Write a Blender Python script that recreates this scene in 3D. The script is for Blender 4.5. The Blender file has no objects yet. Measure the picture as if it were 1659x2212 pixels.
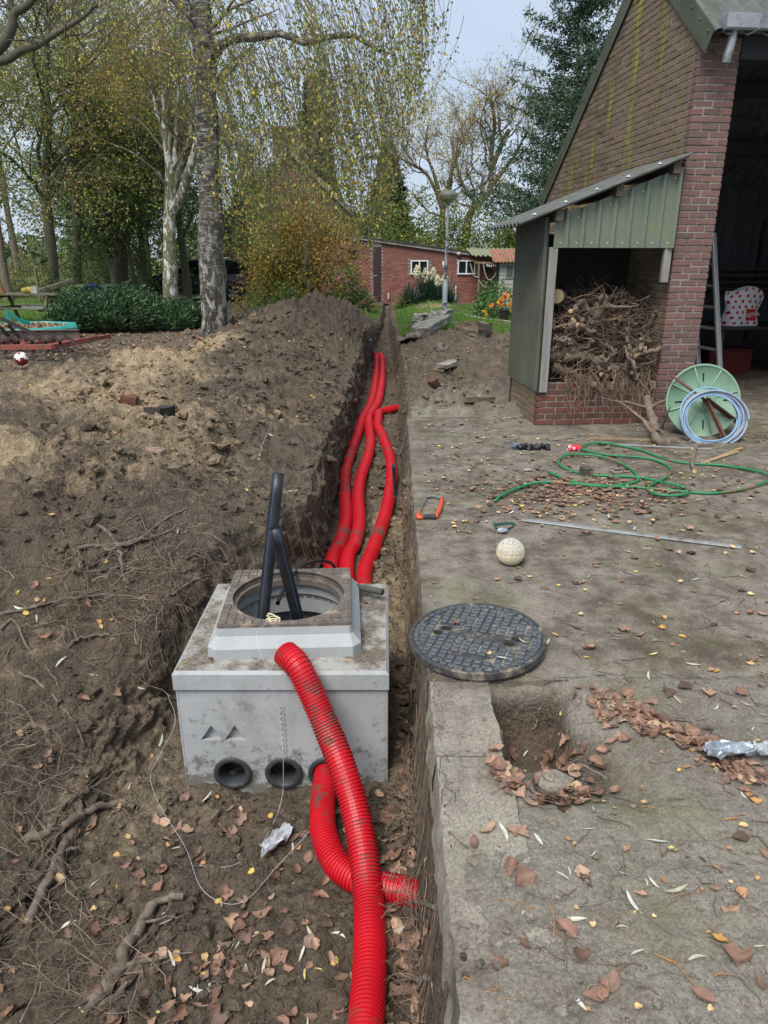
import bpy, bmesh, math, random
import numpy as np
from mathutils import Vector, Matrix, Euler
random.seed(7); RNG = np.random.default_rng(7)
SC = bpy.context.scene; COL = SC.collection
# ------------------------------------------------------------ camera, world, sun
PITCH = math.radians(19.66); CAM_H = 1.65; FOC = 1534.0; CU, CV = 829.5, 1106.0
cam_data = bpy.data.cameras.new('camera'); cam = bpy.data.objects.new('camera', cam_data); COL.objects.link(cam)
cam.location = (0, 0, CAM_H); cam.rotation_euler = (math.pi/2-PITCH, 0, 0)
cam_data.sensor_fit = 'HORIZONTAL'; cam_data.sensor_width = 36; cam_data.lens = 36*FOC/1659
cam_data.clip_start = .05; cam_data.clip_end = 1500
SC.camera = cam
world = bpy.data.worlds.new('World'); SC.world = world; world.use_nodes = True
wn = world.node_tree; wn.nodes.clear()
SUN_EL, SUN_AZ = math.radians(56), math.radians(208)
sky = wn.nodes.new('ShaderNodeTexSky'); sky.sky_type = 'NISHITA'; sky.sun_disc = False
sky.sun_elevation = SUN_EL; sky.sun_rotation = SUN_AZ; sky.air_density = 1.0; sky.dust_density = 3.0
bg = wn.nodes.new('ShaderNodeBackground'); bg.inputs[1].default_value = .05
wo = wn.nodes.new('ShaderNodeOutputWorld')
mx = wn.nodes.new('ShaderNodeMix'); mx.data_type = 'RGBA'; mx.inputs[0].default_value = .78
# overcast: mostly an even cloud sheet, a little clear sky through it
tcw = wn.nodes.new('ShaderNodeTexCoord'); nzw = wn.nodes.new('ShaderNodeTexNoise'); nzw.inputs['Scale'].default_value = 2.2
nzw.inputs['Detail'].default_value = 3
rpw = wn.nodes.new('ShaderNodeValToRGB')
rpw.color_ramp.elements[0].color = (4.3, 5.2, 6.5, 1); rpw.color_ramp.elements[1].color = (5.5, 6.2, 7.15, 1)
rpw.color_ramp.elements[0].position = .3; rpw.color_ramp.elements[1].position = .72
wn.links.new(tcw.outputs['Generated'], nzw.inputs['Vector']); wn.links.new(nzw.outputs['Fac'], rpw.inputs[0])
wn.links.new(sky.outputs[0], mx.inputs[6]); wn.links.new(rpw.outputs[0], mx.inputs[7])
wn.links.new(mx.outputs[2], bg.inputs[0]); wn.links.new(bg.outputs[0], wo.inputs[0])
sd = bpy.data.lights.new('sun', 'SUN'); sd.energy = 1.5; sd.angle = math.radians(32); sd.color = (1, .96, .9)
so = bpy.data.objects.new('sun', sd); COL.objects.link(so)
so.rotation_euler = Vector((math.sin(SUN_AZ)*math.cos(SUN_EL), math.cos(SUN_AZ)*math.cos(SUN_EL), math.sin(SUN_EL))).to_track_quat('Z', 'Y').to_euler()
SC.view_settings.view_transform = 'Standard'; SC.view_settings.look = 'None'
SC.view_settings.exposure = 1.56; SC.view_settings.gamma = 1
SC.render.engine = 'CYCLES'; SC.cycles.max_bounces = 6; SC.cycles.diffuse_bounces = 3; SC.cycles.transparent_max_bounces = 12
SC.cycles.use_denoising = True
try: SC.cycles.denoiser = 'OPENIMAGEDENOISE'
except Exception: pass
# ------------------------------------------------------------ picture point -> place
SP, CP = math.sin(PITCH), math.cos(PITCH)
def P(u, v, z=0.):
    t = (v-CV)/FOC; s = (CAM_H-z)/(SP+t*CP)
    return Vector(((u-CU)/FOC*s, s*(CP-t*SP), z))
def PY(u, v, Y):
    t = (v-CV)/FOC; s = Y/(CP-t*SP)
    return Vector(((u-CU)/FOC*s, Y, CAM_H-s*(SP+t*CP)))
# ------------------------------------------------------------ noise
_perm = np.random.default_rng(3).permutation(256); _perm = np.concatenate([_perm, _perm, _perm])
_gr = np.random.default_rng(4).normal(size=(256, 3)); _gr /= np.linalg.norm(_gr, axis=1)[:, None]
def pnoise(p):
    p = np.asarray(p, float); i = np.floor(p).astype(np.int64); f = p-i; i &= 255
    w = f*f*f*(f*(f*6-15)+10); out = 0
    for dx in (0, 1):
        for dy in (0, 1):
            for dz in (0, 1):
                h = _perm[_perm[_perm[(i[..., 0]+dx) & 255]+((i[..., 1]+dy) & 255)]+((i[..., 2]+dz) & 255)] & 255
                g = _gr[h]; d = (g[..., 0]*(f[..., 0]-dx)+g[..., 1]*(f[..., 1]-dy)+g[..., 2]*(f[..., 2]-dz))
                out = out+d*(w[..., 0] if dx else 1-w[..., 0])*(w[..., 1] if dy else 1-w[..., 1])*(w[..., 2] if dz else 1-w[..., 2])
    return out*1.6
def fbm(p, o=4, lac=2.1, gain=.5, ridge=False):
    a, s, r = 1., 0., np.asarray(p, float)
    for k in range(o):
        n = pnoise(r+17.3*k); s = s+a*((.5-np.abs(n))*1.2 if ridge else n); a *= gain; r = r*lac
    return s
def xyz(x, y, z): return np.stack(np.broadcast_arrays(np.asarray(x, float), np.asarray(y, float), np.asarray(z, float)), -1)
def sstep(a, b, x): t = np.clip((x-a)/(b-a), 0, 1); return t*t*(3-2*t)
# ------------------------------------------------------------ geometry collector
class G:
    def __init__(s): s.V = []; s.F = []; s.C = []; s.n = 0; s.M = []
    def add(s, v, f, c=None, m=0):
        v = np.asarray(v, float).reshape(-1, 3)
        if isinstance(f, np.ndarray): fs = [f]
        else:
            d = {}
            for q in f: d.setdefault(len(q), []).append(q)
            fs = [np.array(x, np.int64) for x in d.values()]
        for q in fs:
            s.F.append(q+s.n); s.M.append(np.full(len(q), m, np.int32))
        if c is None: c = (1, 1, 1)
        c = np.asarray(c, float)
        s.C.append(np.broadcast_to(c, (len(v), 3)) if c.ndim == 1 else c)
        s.V.append(v); s.n += len(v); return s
    def tf(s, M):          # move everything gathered so far
        A = np.array(M)
        s.V = [v@A[:3, :3].T+A[:3, 3] for v in s.V]; return s
    def merge(s, g, M=None, m=None):
        vs = np.concatenate(g.V); cs = np.concatenate(g.C)
        if M is not None: A = np.array(M); vs = vs@A[:3, :3].T+A[:3, 3]
        for f, mm in zip(g.F, g.M): s.F.append(f+s.n); s.M.append(mm if m is None else np.full(len(f), m, np.int32))
        s.V.append(vs); s.C.append(cs); s.n += len(vs); return s
    def mesh(s, name, mats, smooth=False):
        me = bpy.data.meshes.new(name)
        V = np.concatenate(s.V).astype(np.float32); me.vertices.add(len(V)); me.vertices.foreach_set('co', V.ravel())
        lt = np.concatenate([np.full(len(f), f.shape[1], np.int32) for f in s.F])
        lv = np.concatenate([f.ravel() for f in s.F]).astype(np.int32)
        me.loops.add(len(lv)); me.loops.foreach_set('vertex_index', lv)
        me.polygons.add(len(lt)); st = np.zeros(len(lt), np.int32); st[1:] = np.cumsum(lt)[:-1]
        me.polygons.foreach_set('loop_start', st)
        try: me.polygons.foreach_set('loop_total', lt)
        except Exception: pass
        me.polygons.foreach_set('material_index', np.concatenate(s.M))
        me.polygons.foreach_set('use_smooth', np.full(len(lt), bool(smooth)))
        ca = me.color_attributes.new('Col', 'FLOAT_COLOR', 'POINT')
        cc = np.ones((len(V), 4), np.float32); cc[:, :3] = np.concatenate(s.C); ca.data.foreach_set('color', cc.ravel())
        me.update(calc_edges=True)
        for m in (mats if isinstance(mats, (list, tuple)) else [mats]): me.materials.append(m)
        return me
    def obj(s, name, mats, parent=None, smooth=False, loc=None, rz=0, kind=None, label=None, cat=None, group=None):
        return ob(name, s.mesh(name, mats, smooth), parent, loc, rz, kind, label, cat, group)
def ob(name, me, parent=None, loc=None, rz=0, kind=None, label=None, cat=None, group=None):
    o = bpy.data.objects.new(name, me); COL.objects.link(o)
    if parent is not None: o.parent = parent
    if loc is not None: o.location = loc
    if rz: o.rotation_euler = (0, 0, rz) if not hasattr(rz, '__len__') else rz
    if kind: o['kind'] = kind
    if label: o['label'] = label
    if cat: o['category'] = cat
    if group: o['group'] = group
    return o
def thing(name, label, cat, loc=(0, 0, 0), rz=0, group=None): return ob(name, None, None, loc, rz, None, label, cat, group)
def copytree(root, loc, rz=None, label=None, scale=None):
    r = root.copy(); COL.objects.link(r); r.location = loc
    if rz is not None: r.rotation_euler = (0, 0, rz) if not hasattr(rz, '__len__') else rz
    if label: r['label'] = label
    if scale: r.scale = (scale,)*3
    for ch in [c for c in ALLCH(root)]:
        c = ch.copy(); COL.objects.link(c); c.parent = r
        for g in ALLCH(ch): d = g.copy(); COL.objects.link(d); d.parent = c
    return r
def ALLCH(o): return [c for c in COL.objects if c.parent == o]
# ------------------------------------------------------------ shapes
def box(g, c, h, b=0., R=None, col=None, m=0):
    """box with half sizes h at c, bevel b, optional 3x3 rotation"""
    hx, hy, hz = h
    if b <= 0:
        v = np.array([(x*hx, y*hy, z*hz) for x in (-1, 1) for y in (-1, 1) for z in (-1, 1)])
        f = [(0, 1, 3, 2), (4, 6, 7, 5), (0, 4, 5, 1), (2, 3, 7, 6), (0, 2, 6, 4), (1, 5, 7, 3)]
    else:
        b = min(b, hx*.9, hy*.9, hz*.9); v = []; ix = {}
        for x in (-1, 1):
            for y in (-1, 1):
                for z in (-1, 1):
                    for a in range(3):
                        q = [x*(hx-b), y*(hy-b), z*(hz-b)]; q[a] = (x, y, z)[a]*(hx, hy, hz)[a]
                        ix[(x, y, z, a)] = len(v); v.append(q)
        f = []
        for a in range(3):
            o = [k for k in range(3) if k != a]
            for sg in (-1, 1):
                q = []
                for (p, r) in ((-1, -1), (1, -1), (1, 1), (-1, 1)):
                    k = [0, 0, 0]; k[a] = sg; k[o[0]] = p; k[o[1]] = r; q.append(ix[(*k, a)])
                if (sg > 0) != (a != 1): q = q[::-1]
                f.append(tuple(q))
            for p in (-1, 1):
                for r in (-1, 1):
                    k0 = [0, 0, 0]; k0[a] = -1; k0[o[0]] = p; k0[o[1]] = r; k1 = list(k0); k1[a] = 1
                    q = [ix[(*k0, o[0])], ix[(*k0, o[1])], ix[(*k1, o[1])], ix[(*k1, o[0])]]
                    f.append(tuple(q))
        for x in (-1, 1):
            for y in (-1, 1):
                for z in (-1, 1): f.append(tuple(ix[(x, y, z, a)] for a in range(3)))
        v = np.array(v)
        nf = []
        for q in f:   # outward
            pc = v[list(q)].mean(0); n = np.cross(v[q[1]]-v[q[0]], v[q[2]]-v[q[1]])
            nf.append(q if n@pc > 0 else q[::-1])
        f = nf
    if R is not None: v = v@np.array(R).T
    g.add(v+np.array(c), f, col, m); return g
def RX(a): return np.array(Matrix.Rotation(a, 3, 'X'))
def RY(a): return np.array(Matrix.Rotation(a, 3, 'Y'))
def RZ(a): return np.array(Matrix.Rotation(a, 3, 'Z'))
def bar(g, a, b, w, h, bev=0., col=None, m=0, up=(0, 0, 1)):
    a, b = np.array(a, float), np.array(b, float); d = b-a; L = np.linalg.norm(d); d /= L
    s = np.cross(d, up); n = np.linalg.norm(s)
    s = s/n if n > 1e-6 else np.array((1., 0, 0)); t = np.cross(s, d)
    return box(g, (a+b)/2, (w/2, L/2, h/2), bev, np.stack([s, d, t], 1), col, m)
def tubes(g, paths, rad, sides=5, col=None, m=0, cap=False):
    """paths (B,N,3), rad (B,N) or (N,) ; col (B,3) or None"""
    p = np.asarray(paths, float)
    if p.ndim == 2: p = p[None]
    B, N, _ = p.shape; r = np.broadcast_to(np.asarray(rad, float), (B, N))
    t = np.gradient(p, axis=1); t /= np.linalg.norm(t, axis=2)[..., None]+1e-9
    ref = np.tile(np.array((.31, .17, .93)), (B, 1)); mt = np.abs((t*ref[:, None]).sum(2)).max(1) > .9
    ref[mt] = (.93, -.3, .2)
    s = np.cross(t, ref[:, None]); s /= np.linalg.norm(s, axis=2)[..., None]+1e-9
    if B == 1:    # parallel transport
        for k in range(1, N):
            q = s[0, k-1]-t[0, k]*(s[0, k-1]@t[0, k]); s[0, k] = q/(np.linalg.norm(q)+1e-9)
    w = np.cross(t, s); a = np.linspace(0, 2*math.pi, sides, endpoint=False)
    ring = s[:, :, None]*np.cos(a)[None, None, :, None]+w[:, :, None]*np.sin(a)[None, None, :, None]
    v = p[:, :, None]+ring*r[:, :, None, None]
    i = np.arange(N-1)[:, None]*sides+np.arange(sides)[None]; j = np.arange(N-1)[:, None]*sides+(np.arange(sides)[None]+1) % sides
    q = np.stack([i, j, j+sides, i+sides], -1).reshape(-1, 4)
    f = (q[None]+(np.arange(B)*N*sides)[:, None, None]).reshape(-1, 4)
    if col is not None and np.ndim(col) == 2: col = np.repeat(np.asarray(col), N*sides, 0)
    g.add(v.reshape(-1, 3), f, col, m)
    if cap:
        for b in range(B):
            o = g.n-B*N*sides+b*N*sides
            g.F.append(np.array([[o+k for k in range(sides)][::-1], [o+(N-1)*sides+k for k in range(sides)]])); g.M.append(np.full(2, m, np.int32))
    return g
def spline(pts, n, closed=False):
    p = np.array([tuple(q) for q in pts], float)
    if closed: p = np.concatenate([p[-1:], p, p[:2]])
    else: p = np.concatenate([2*p[:1]-p[1:2], p, 2*p[-1:]-p[-2:-1]])
    out = []
    for k in range(1, len(p)-2):
        t = np.linspace(0, 1, 24, endpoint=False)[:, None]; a, b, c, d = p[k-1], p[k], p[k+1], p[k+2]
        out.append(.5*((2*b)+(-a+c)*t+(2*a-5*b+4*c-d)*t**2+(-a+3*b-3*c+d)*t**3))
    out.append(p[-2:-1]); q = np.concatenate(out)
    L = np.concatenate([[0], np.cumsum(np.linalg.norm(np.diff(q, axis=0), axis=1))]); s = np.linspace(0, L[-1], n)
    return np.stack([np.interp(s, L, q[:, k]) for k in range(3)], 1)
def plen(pts): q = spline(pts, 200); return np.linalg.norm(np.diff(q, axis=0), axis=1).sum()
def lathe(g, prof, n=24, c=(0, 0, 0), R=None, col=None, m=0, closed=False):
    pr = np.array(prof, float); a = np.linspace(0, 2*math.pi, n, endpoint=False)
    v = np.stack([pr[:, 0][:, None]*np.cos(a), pr[:, 0][:, None]*np.sin(a), np.broadcast_to(pr[:, 1][:, None], (len(pr), n))], -1).reshape(-1, 3)
    if R is not None: v = v@np.array(R).T
    K = len(pr); f = []
    for k in range(K if closed else K-1):
        for j in range(n):
            b = (k+1) % K; f.append((k*n+j, k*n+(j+1) % n, b*n+(j+1) % n, b*n+j))
    g.add(v+np.array(c), np.array(f), col, m); return g
def prism(g, poly, z0, z1, M=None, col=None, m=0):
    n = len(poly); v = np.array([(x, y, z) for z in (z0, z1) for x, y in poly])
    if M is not None: A = np.array(M); v = v@A[:3, :3].T+A[:3, 3]
    f = [tuple(range(n))[::-1], tuple(range(n, 2*n))]+[(k, (k+1) % n, n+(k+1) % n, n+k) for k in range(n)]
    g.add(v, f, col, m); return g
def holed(g, outer, holes, z0, z1, M=None, m=0):
    bm = bmesh.new(); es = []
    for loop in [outer]+holes:
        vs = [bm.verts.new((x, y, 0)) for x, y in loop]
        es += [bm.edges.new((vs[k], vs[(k+1) % len(vs)])) for k in range(len(vs))]
    bmesh.ops.triangle_fill(bm, edges=es, use_beauty=True); bm.verts.index_update()
    xy = np.array([(v.co.x, v.co.y) for v in bm.verts]); tr = [[v.index for v in f.verts] for f in bm.faces]; bm.free()
    n = len(xy); v = np.concatenate([np.c_[xy, np.full(n, z0)], np.c_[xy, np.full(n, z1)]])
    if M is not None: A = np.array(M); v = v@A[:3, :3].T+A[:3, 3]
    f = [tuple(t)[::-1] for t in tr]+[tuple(n+i for i in t) for t in tr]; o = 0
    for loop in [outer]+holes:
        k = len(loop); f += [(o+i, o+(i+1) % k, n+o+(i+1) % k, n+o+i) for i in range(k)]; o += k
    g.add(v, f, None, m); return g
def circ(x, y, r, n=24): return [(x+r*math.cos(2*math.pi*k/n), y+r*math.sin(2*math.pi*k/n)) for k in range(n)]
def blob(g, c, r, seed=0, n=2, amp=.25, sc=(1, 1, 1), R=None, col=None, m=0, flat=None, fr=2.0):
    bm = bmesh.new(); bmesh.ops.create_icosphere(bm, subdivisions=n, radius=1)
    v = np.array([q.co[:] for q in bm.verts]); f = np.array([[q.index for q in p.verts] for p in bm.faces]); bm.free()
    v = v*(1+amp*pnoise(v*fr+seed*7.7)[:, None])*np.array(sc)*r
    if R is not None: v = v@np.array(R).T
    if flat is not None: v[:, 2] = np.maximum(v[:, 2], flat)
    g.add(v+np.array(c), f, col, m); return g
def textg(g, txt, size, M, depth=.002, m=0):
    cu = bpy.data.curves.new('txt', 'FONT'); cu.body = txt; cu.size = size; cu.extrude = depth/2; cu.align_x = 'CENTER'; cu.align_y = 'CENTER'; cu.resolution_u = 3
    o = bpy.data.objects.new('txt', cu); me = bpy.data.meshes.new_from_object(o)
    v = np.array([q.co[:] for q in me.vertices]); f = [tuple(p.vertices) for p in me.polygons]
    A = np.array(M); g.add(v@A[:3, :3].T+A[:3, 3], f, None, m)
    bpy.data.meshes.remove(me); bpy.data.objects.remove(o); bpy.data.curves.remove(cu); return g
# ------------------------------------------------------------ materials
def new_mat(name):
    m = bpy.data.materials.new(name); m.use_nodes = True; return m, m.node_tree, m.node_tree.nodes['Principled BSDF']
class N:      # tiny node-writing helper
    def __init__(s, nt): s.t = nt; s.pos = s.n('ShaderNodeNewGeometry').outputs['Position']
    def n(s, k): return s.t.nodes.new(k)
    def l(s, a, b): s.t.links.new(a, b)
    def val(s, sock, v):
        if hasattr(v, 'links') or isinstance(v, bpy.types.NodeSocket): s.l(v, sock)
        elif isinstance(v, (tuple, list)) and len(v) == 3 and sock.type == 'RGBA': sock.default_value = (*v, 1)
        else: sock.default_value = v
    def noise(s, sc, det=4, rough=.55, vec=None, dist=0):
        q = s.n('ShaderNodeTexNoise'); q.inputs['Scale'].default_value = sc; q.inputs['Detail'].default_value = det
        q.inputs['Roughness'].default_value = rough; q.inputs['Distortion'].default_value = dist; s.l(vec or s.pos, q.inputs['Vector']); return q.outputs['Fac']
    def voro(s, sc, feat='F1', vec=None, out='Distance'):
        q = s.n('ShaderNodeTexVoronoi'); q.feature = feat; q.inputs['Scale'].default_value = sc; s.l(vec or s.pos, q.inputs['Vector']); return q.outputs[out]
    def ramp(s, x, a, b, c0=0., c1=1.):
        q = s.n('ShaderNodeMapRange'); q.clamp = True
        s.l(x, q.inputs[0]); q.inputs[1].default_value = a; q.inputs[2].default_value = b; q.inputs[3].default_value = c0; q.inputs[4].default_value = c1; return q.outputs[0]
    def mix(s, f, a, b, mode='MIX'):
        q = s.n('ShaderNodeMix'); q.data_type = 'RGBA'; q.blend_type = mode; s.val(q.inputs[0], f); s.val(q.inputs[6], a); s.val(q.inputs[7], b); return q.outputs[2]
    def math(s, op, a, b=0.):
        q = s.n('ShaderNodeMath'); q.operation = op; s.val(q.inputs[0], a); s.val(q.inputs[1], b); return q.outputs[0]
    def attr(s): return s.n('ShaderNodeVertexColor_') if 0 else s._a()
    def _a(s): q = s.n('ShaderNodeAttribute'); q.attribute_name = 'Col'; return q
    def sep(s, c): q = s.n('ShaderNodeSeparateColor'); s.l(c, q.inputs[0]); return q.outputs
    def rnd(s): q = s.n('ShaderNodeObjectInfo'); return q.outputs['Random']
    def scale(s, v, sc):
        q = s.n('ShaderNodeMapping'); q.inputs['Scale'].default_value = sc; s.l(v, q.inputs['Vector']); return q.outputs[0]
    def bump(s, h, st, d=.01, nrm=None):
        q = s.n('ShaderNodeBump'); q.inputs['Strength'].default_value = st; q.inputs['Distance'].default_value = d; s.l(h, q.inputs['Height'])
        if nrm is not None: s.l(nrm, q.inputs['Normal'])
        return q.outputs[0]
def mat(name, c1, c2=None, rough=.7, sc=8., bump=.3, bsc=60., bd=.004, metal=0., dirt=None, dsc=3., dlo=.5, dhi=.62, spec=.4, useattr=False, rnd=0., stretch=None, det=5):
    m, nt, b = new_mat(name); n = N(nt); vec = n.scale(n.pos, stretch) if stretch else None
    c2 = c2 or tuple(x*.7 for x in c1)
    col = n.mix(n.ramp(n.noise(sc, det, .6, vec), .3, .7), c1, c2)
    if useattr: col = n.mix(1., col, n._a().outputs['Color'], 'MULTIPLY')
    if rnd: col = n.mix(1., col, n.mix(n.rnd(), (1-rnd,)*3, (1+rnd,)*3), 'MULTIPLY')
    if dirt: col = n.mix(n.ramp(n.noise(dsc, 6, .65), dlo, dhi), col, dirt)
    n.val(b.inputs['Base Color'], col); b.inputs['Roughness'].default_value = rough; b.inputs['Metallic'].default_value = metal
    b.inputs['Specular IOR Level'].default_value = spec
    if bump: n.l(n.bump(n.noise(bsc, 4, .6, vec), bump, bd), b.inputs['Normal'])
    return m
def leafmat(name, tint=(1, 1, 1), rough=.5, trans=.25):
    m, nt, b = new_mat(name); n = N(nt)
    col = n.mix(1., n._a().outputs['Color'], n.mix(n.ramp(n.noise(9, 2), .3, .7), tuple(.85*x for x in tint), tuple(1.15*x for x in tint)), 'MULTIPLY')
    n.val(b.inputs['Base Color'], col); b.inputs['Roughness'].default_value = rough; b.inputs['Specular IOR Level'].default_value = .25
    if trans:
        tr = nt.nodes.new('ShaderNodeBsdfTranslucent'); n.l(col, tr.inputs[0]); ms = nt.nodes.new('ShaderNodeMixShader'); ms.inputs[0].default_value = trans
        n.l(b.outputs[0], ms.inputs[1]); n.l(tr.outputs[0], ms.inputs[2]); n.l(ms.outputs[0], nt.nodes['Material Output'].inputs[0])
    return m
# ============================================================ GROUND
def mud_color(n, mid, fine, peb):
    mud = n.mix(n.ramp(mid, .32, .68), (.125, .111, .092), (.215, .194, .163))
    mud = n.mix(n.ramp(fine, .42, .72, 0, .7), mud, (.36, .33, .28)); mud = n.mix(n.ramp(n.noise(240, 3, .7), .5, .68, 0, .75), mud, (.06, .048, .036))
    mud = n.mix(n.ramp(n.math('ADD', n.math('MULTIPLY', n.noise(1.1, 6, .6), .6), n.math('MULTIPLY', n.noise(9, 6, .7), .4)), .47, .60, 0, .8), mud, n.mix(n.ramp(fine, .3, .7), (.055, .043, .032), (.16, .13, .10)))
    mud = n.mix(n.ramp(n.noise(1.7, 5), .52, .66, 0, .4), mud, (.15, .155, .07))
    return n.mix(n.ramp(peb, .02, .12, .6, 0), mud, (.48, .45, .39))
def soil_mat():
    m, nt, b = new_mat('soil'); n = N(nt); a = n.sep(n._a().outputs['Color'])
    fine = n.noise(95, 6, .7); mid = n.noise(14, 6, .65); big = n.noise(2.3, 5, .6); peb = n.voro(120); grit = n.voro(46)
    dark = n.mix(n.ramp(mid, .3, .7), (.034, .026, .019), (.15, .112, .078))
    dark = n.mix(n.ramp(fine, .42, .68), dark, n.mix(.55, dark, (.26, .21, .16)))
    dark = n.mix(n.ramp(n.noise(230, 3, .7), .52, .7, 0, .7), dark, (.018, .014, .011))
    dark = n.mix(n.ramp(big, .5, .72), dark, n.mix(.5, dark, (.21, .155, .10)))
    sand = n.mix(n.ramp(mid, .3, .7), (.31, .215, .115), (.54, .42, .27))
    sand = n.mix(n.ramp(fine, .3, .55, .6, 0.), sand, (.13, .095, .06))
    s = n.math('ADD', a[0], n.math('MULTIPLY', n.math('SUBTRACT', mid, .5), .9))
    col = n.mix(n.ramp(s, .28, .80), dark, sand)
    mud = mud_color(n, mid, fine, n.voro(85))
    col = n.mix(a[2], col, mud)
    gr = n.mix(n.ramp(n.noise(20, 4), .35, .65), (.05, .10, .015), (.12, .19, .04))
    col = n.mix(n.ramp(n.math('ADD', a[1], n.math('MULTIPLY', n.math('SUBTRACT', mid, .5), .8)), .35, .6), col, gr)
    col = n.mix(n.ramp(peb, .0, .12, .5, 0), col, (.42, .37, .30))
    n.val(b.inputs['Base Color'], col); b.inputs['Roughness'].default_value = .9; b.inputs['Specular IOR Level'].default_value = .2
    h = n.math('ADD', n.math('MULTIPLY', mid, 1.0), n.math('ADD', n.math('MULTIPLY', fine, .5), n.math('MULTIPLY', grit, -.35)))
    bo = n.bump(h, 1., .04); n.l(n.ramp(a[2], .5, .9, 1., .45), bo.node.inputs['Strength']); n.l(bo, b.inputs['Normal']); return m
SOIL = soil_mat()
CTRL = [(-1.9,1.2,-.72),(-3,1.2,-.5),(-1.6,2.,-.8),(-2.5,2.2,-.5),(-3.5,2.5,-.1),(-1.5,2.9,-.72),(-1.76,3.2,-.45),(-1.9,3.5,-.22),(-2.6,3.2,-.12),
 (-2.2,3.9,.1),(-1.35,4.2,.0),(-3.5,4,.3),(-1.9,4.6,.28),(-2.6,5,.48),(-3.6,5.5,.5),(-1.15,5.2,.08),(-.8,6.5,.06),(-.7,8,.04),(-1.5,6,.3),(-1.4,7.5,.3),
 (-2.5,6.5,.52),(-2.7,8,.62),(-3.6,7.8,.5),(-4.8,7,.46),(-4.6,8.9,.08),(-3.4,9.5,.12),(-2.2,10,.62),(-1.4,9.5,.36),(-.7,10,.06),(-1.15,12,.36),(-1.9,12,.68),
 (-2.9,12.6,.15),(-3.6,11,.0),(-5,10.5,0),(-7,9,.05),(-6,7.4,.4),(-6,5,.45),(-5,3,.3),(-1.1,15,.5),(-1.9,15,.74),(-3,15.2,.25),(-4,15,.02),(-.6,13,.1),(-.5,16,.12),(-1.7,18,.42),
 (-1.9,20.5,.6),(-1.1,20,.4),(-3,20,.2),(-.5,20,.05),(-1.7,23,.1),(-4,24,0),(0,24,0),(-6,14,0),(-6,20,0),(-.4,26,0)]
_c = np.array(CTRL)
def _k(r): return np.where(r > 1e-9, r*r*np.log(r+1e-12), 0)
_D = np.linalg.norm(_c[:, None, :2]-_c[None, :, :2], axis=2); _n = len(_c)
_A = np.zeros((_n+3, _n+3)); _A[:_n, :_n] = _k(_D)+np.eye(_n)*.02; _A[:_n, _n] = 1; _A[_n, :_n] = 1; _A[:_n, _n+1:] = _c[:, :2]; _A[_n+1:, :_n] = _c[:, :2].T
_W = np.linalg.solve(_A, np.concatenate([_c[:, 2], np.zeros(3)]))
def rbf(x, y):
    x, y = np.asarray(x, float), np.asarray(y, float); sh = x.shape; xf, yf = x.ravel(), y.ravel(); o = np.zeros(len(xf))
    for k in range(_n): o += _W[k]*_k(np.hypot(xf-_c[k, 0], yf-_c[k, 1]))
    return (o+_W[_n]+_W[_n+1]*xf+_W[_n+2]*yf).reshape(sh)
YS = [.4, 2., 2.9, 3.5, 4.2, 4.7, 5.2, 6., 8., 12., 16., 18., 20., 28., 29.5, 31, 500]
XL = [-1.65, -1.6, -1.52, -1.35, -1.12, -.84, -.62, -.58, -.54, -.46, -.38, -.32, -.12, -.02, 0, .1, .1]
XF = [-1.35, -1.35, -1.30, -1.12, -.82, -.62, -.52, -.5, -.47, -.39, -.31, -.25, -.07, .02, .03, .12, .12]
XR = [.13, .13, .14, .14, .15, .15, .16, .17, .2, .22, .2, .18, .12, .16, .15, .2, .2]
XE = [.17, .19, .2, .21, .22, .225, .23, .245, .27, .33, .33, .3, .22, .26, .25, .3, .3]
FZ = [-.83, -.85, -.86, -.86, -.85, -.82, -.78, -.72, -.66, -.6, -.55, -.45, -.3, -.22, -.0, 0, 0]
def yi(T, y): return np.interp(y, YS, T)
def zleft(x, y):
    w = sstep(-8.5, -6., x)*(1-sstep(22.5, 25.5, y)); return rbf(np.maximum(x, -8), np.minimum(y, 26))*w
def pit(x, y):         # dug hole by the kerb, and dirt beyond the slab
    h = -.27*np.exp(-(((x-.575+.05*fbm(xyz(x*5,y*5,1),3))/.145)**6+((y-2.33)/.18)**6))-.10*np.exp(-(((x-.66)/.25)**4+((y-2.10)/.24)**4))
    return h
def zright(x, y):
    ed = 2.56+.05*fbm(xyz(x*6, 0*x, 3), 4)*(x > .85)
    z = np.where(y < 2.56, .003+pit(x, y)+.012*fbm(xyz(x*2.2, y*2.2, 0), 3)*sstep(.46, .6, x)*(1-sstep(2.35, 2.5, y)), 0.)
    z = np.where((y >= 2.56) & (y < ed) & (x > .85), .003, z); z = np.where((y >= np.maximum(2.56, ed)) & (y < 7.72), -.12, z)
    far = .07*fbm(xyz(x*1.1, y*.9, 5), 4)+.02
    m = sstep(7.7, 8.2, y)*(1-sstep(16, 18, y))*(1-sstep(1.9, 3., x)); z = z+far*m
    for cx, cy, r, h in ((.75, 9., .3, .1), (.9, 11, .5, .16), (1.6, 12.5, .7, .12), (1.25, 14.3, .8, .2), (2.9, 14.5, .8, .22), (3.5, 11., .8, .1), (1.7, 24.3, 1.2, .30), (1.1, 16.2, .6, .12), (2.2, 16., .5, .12), (3.2, 15.9, .7, .12)):
        z = z+h*np.exp(-((x-cx)**2+(y-cy)**2)/(r*r*.6))
    return z
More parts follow.
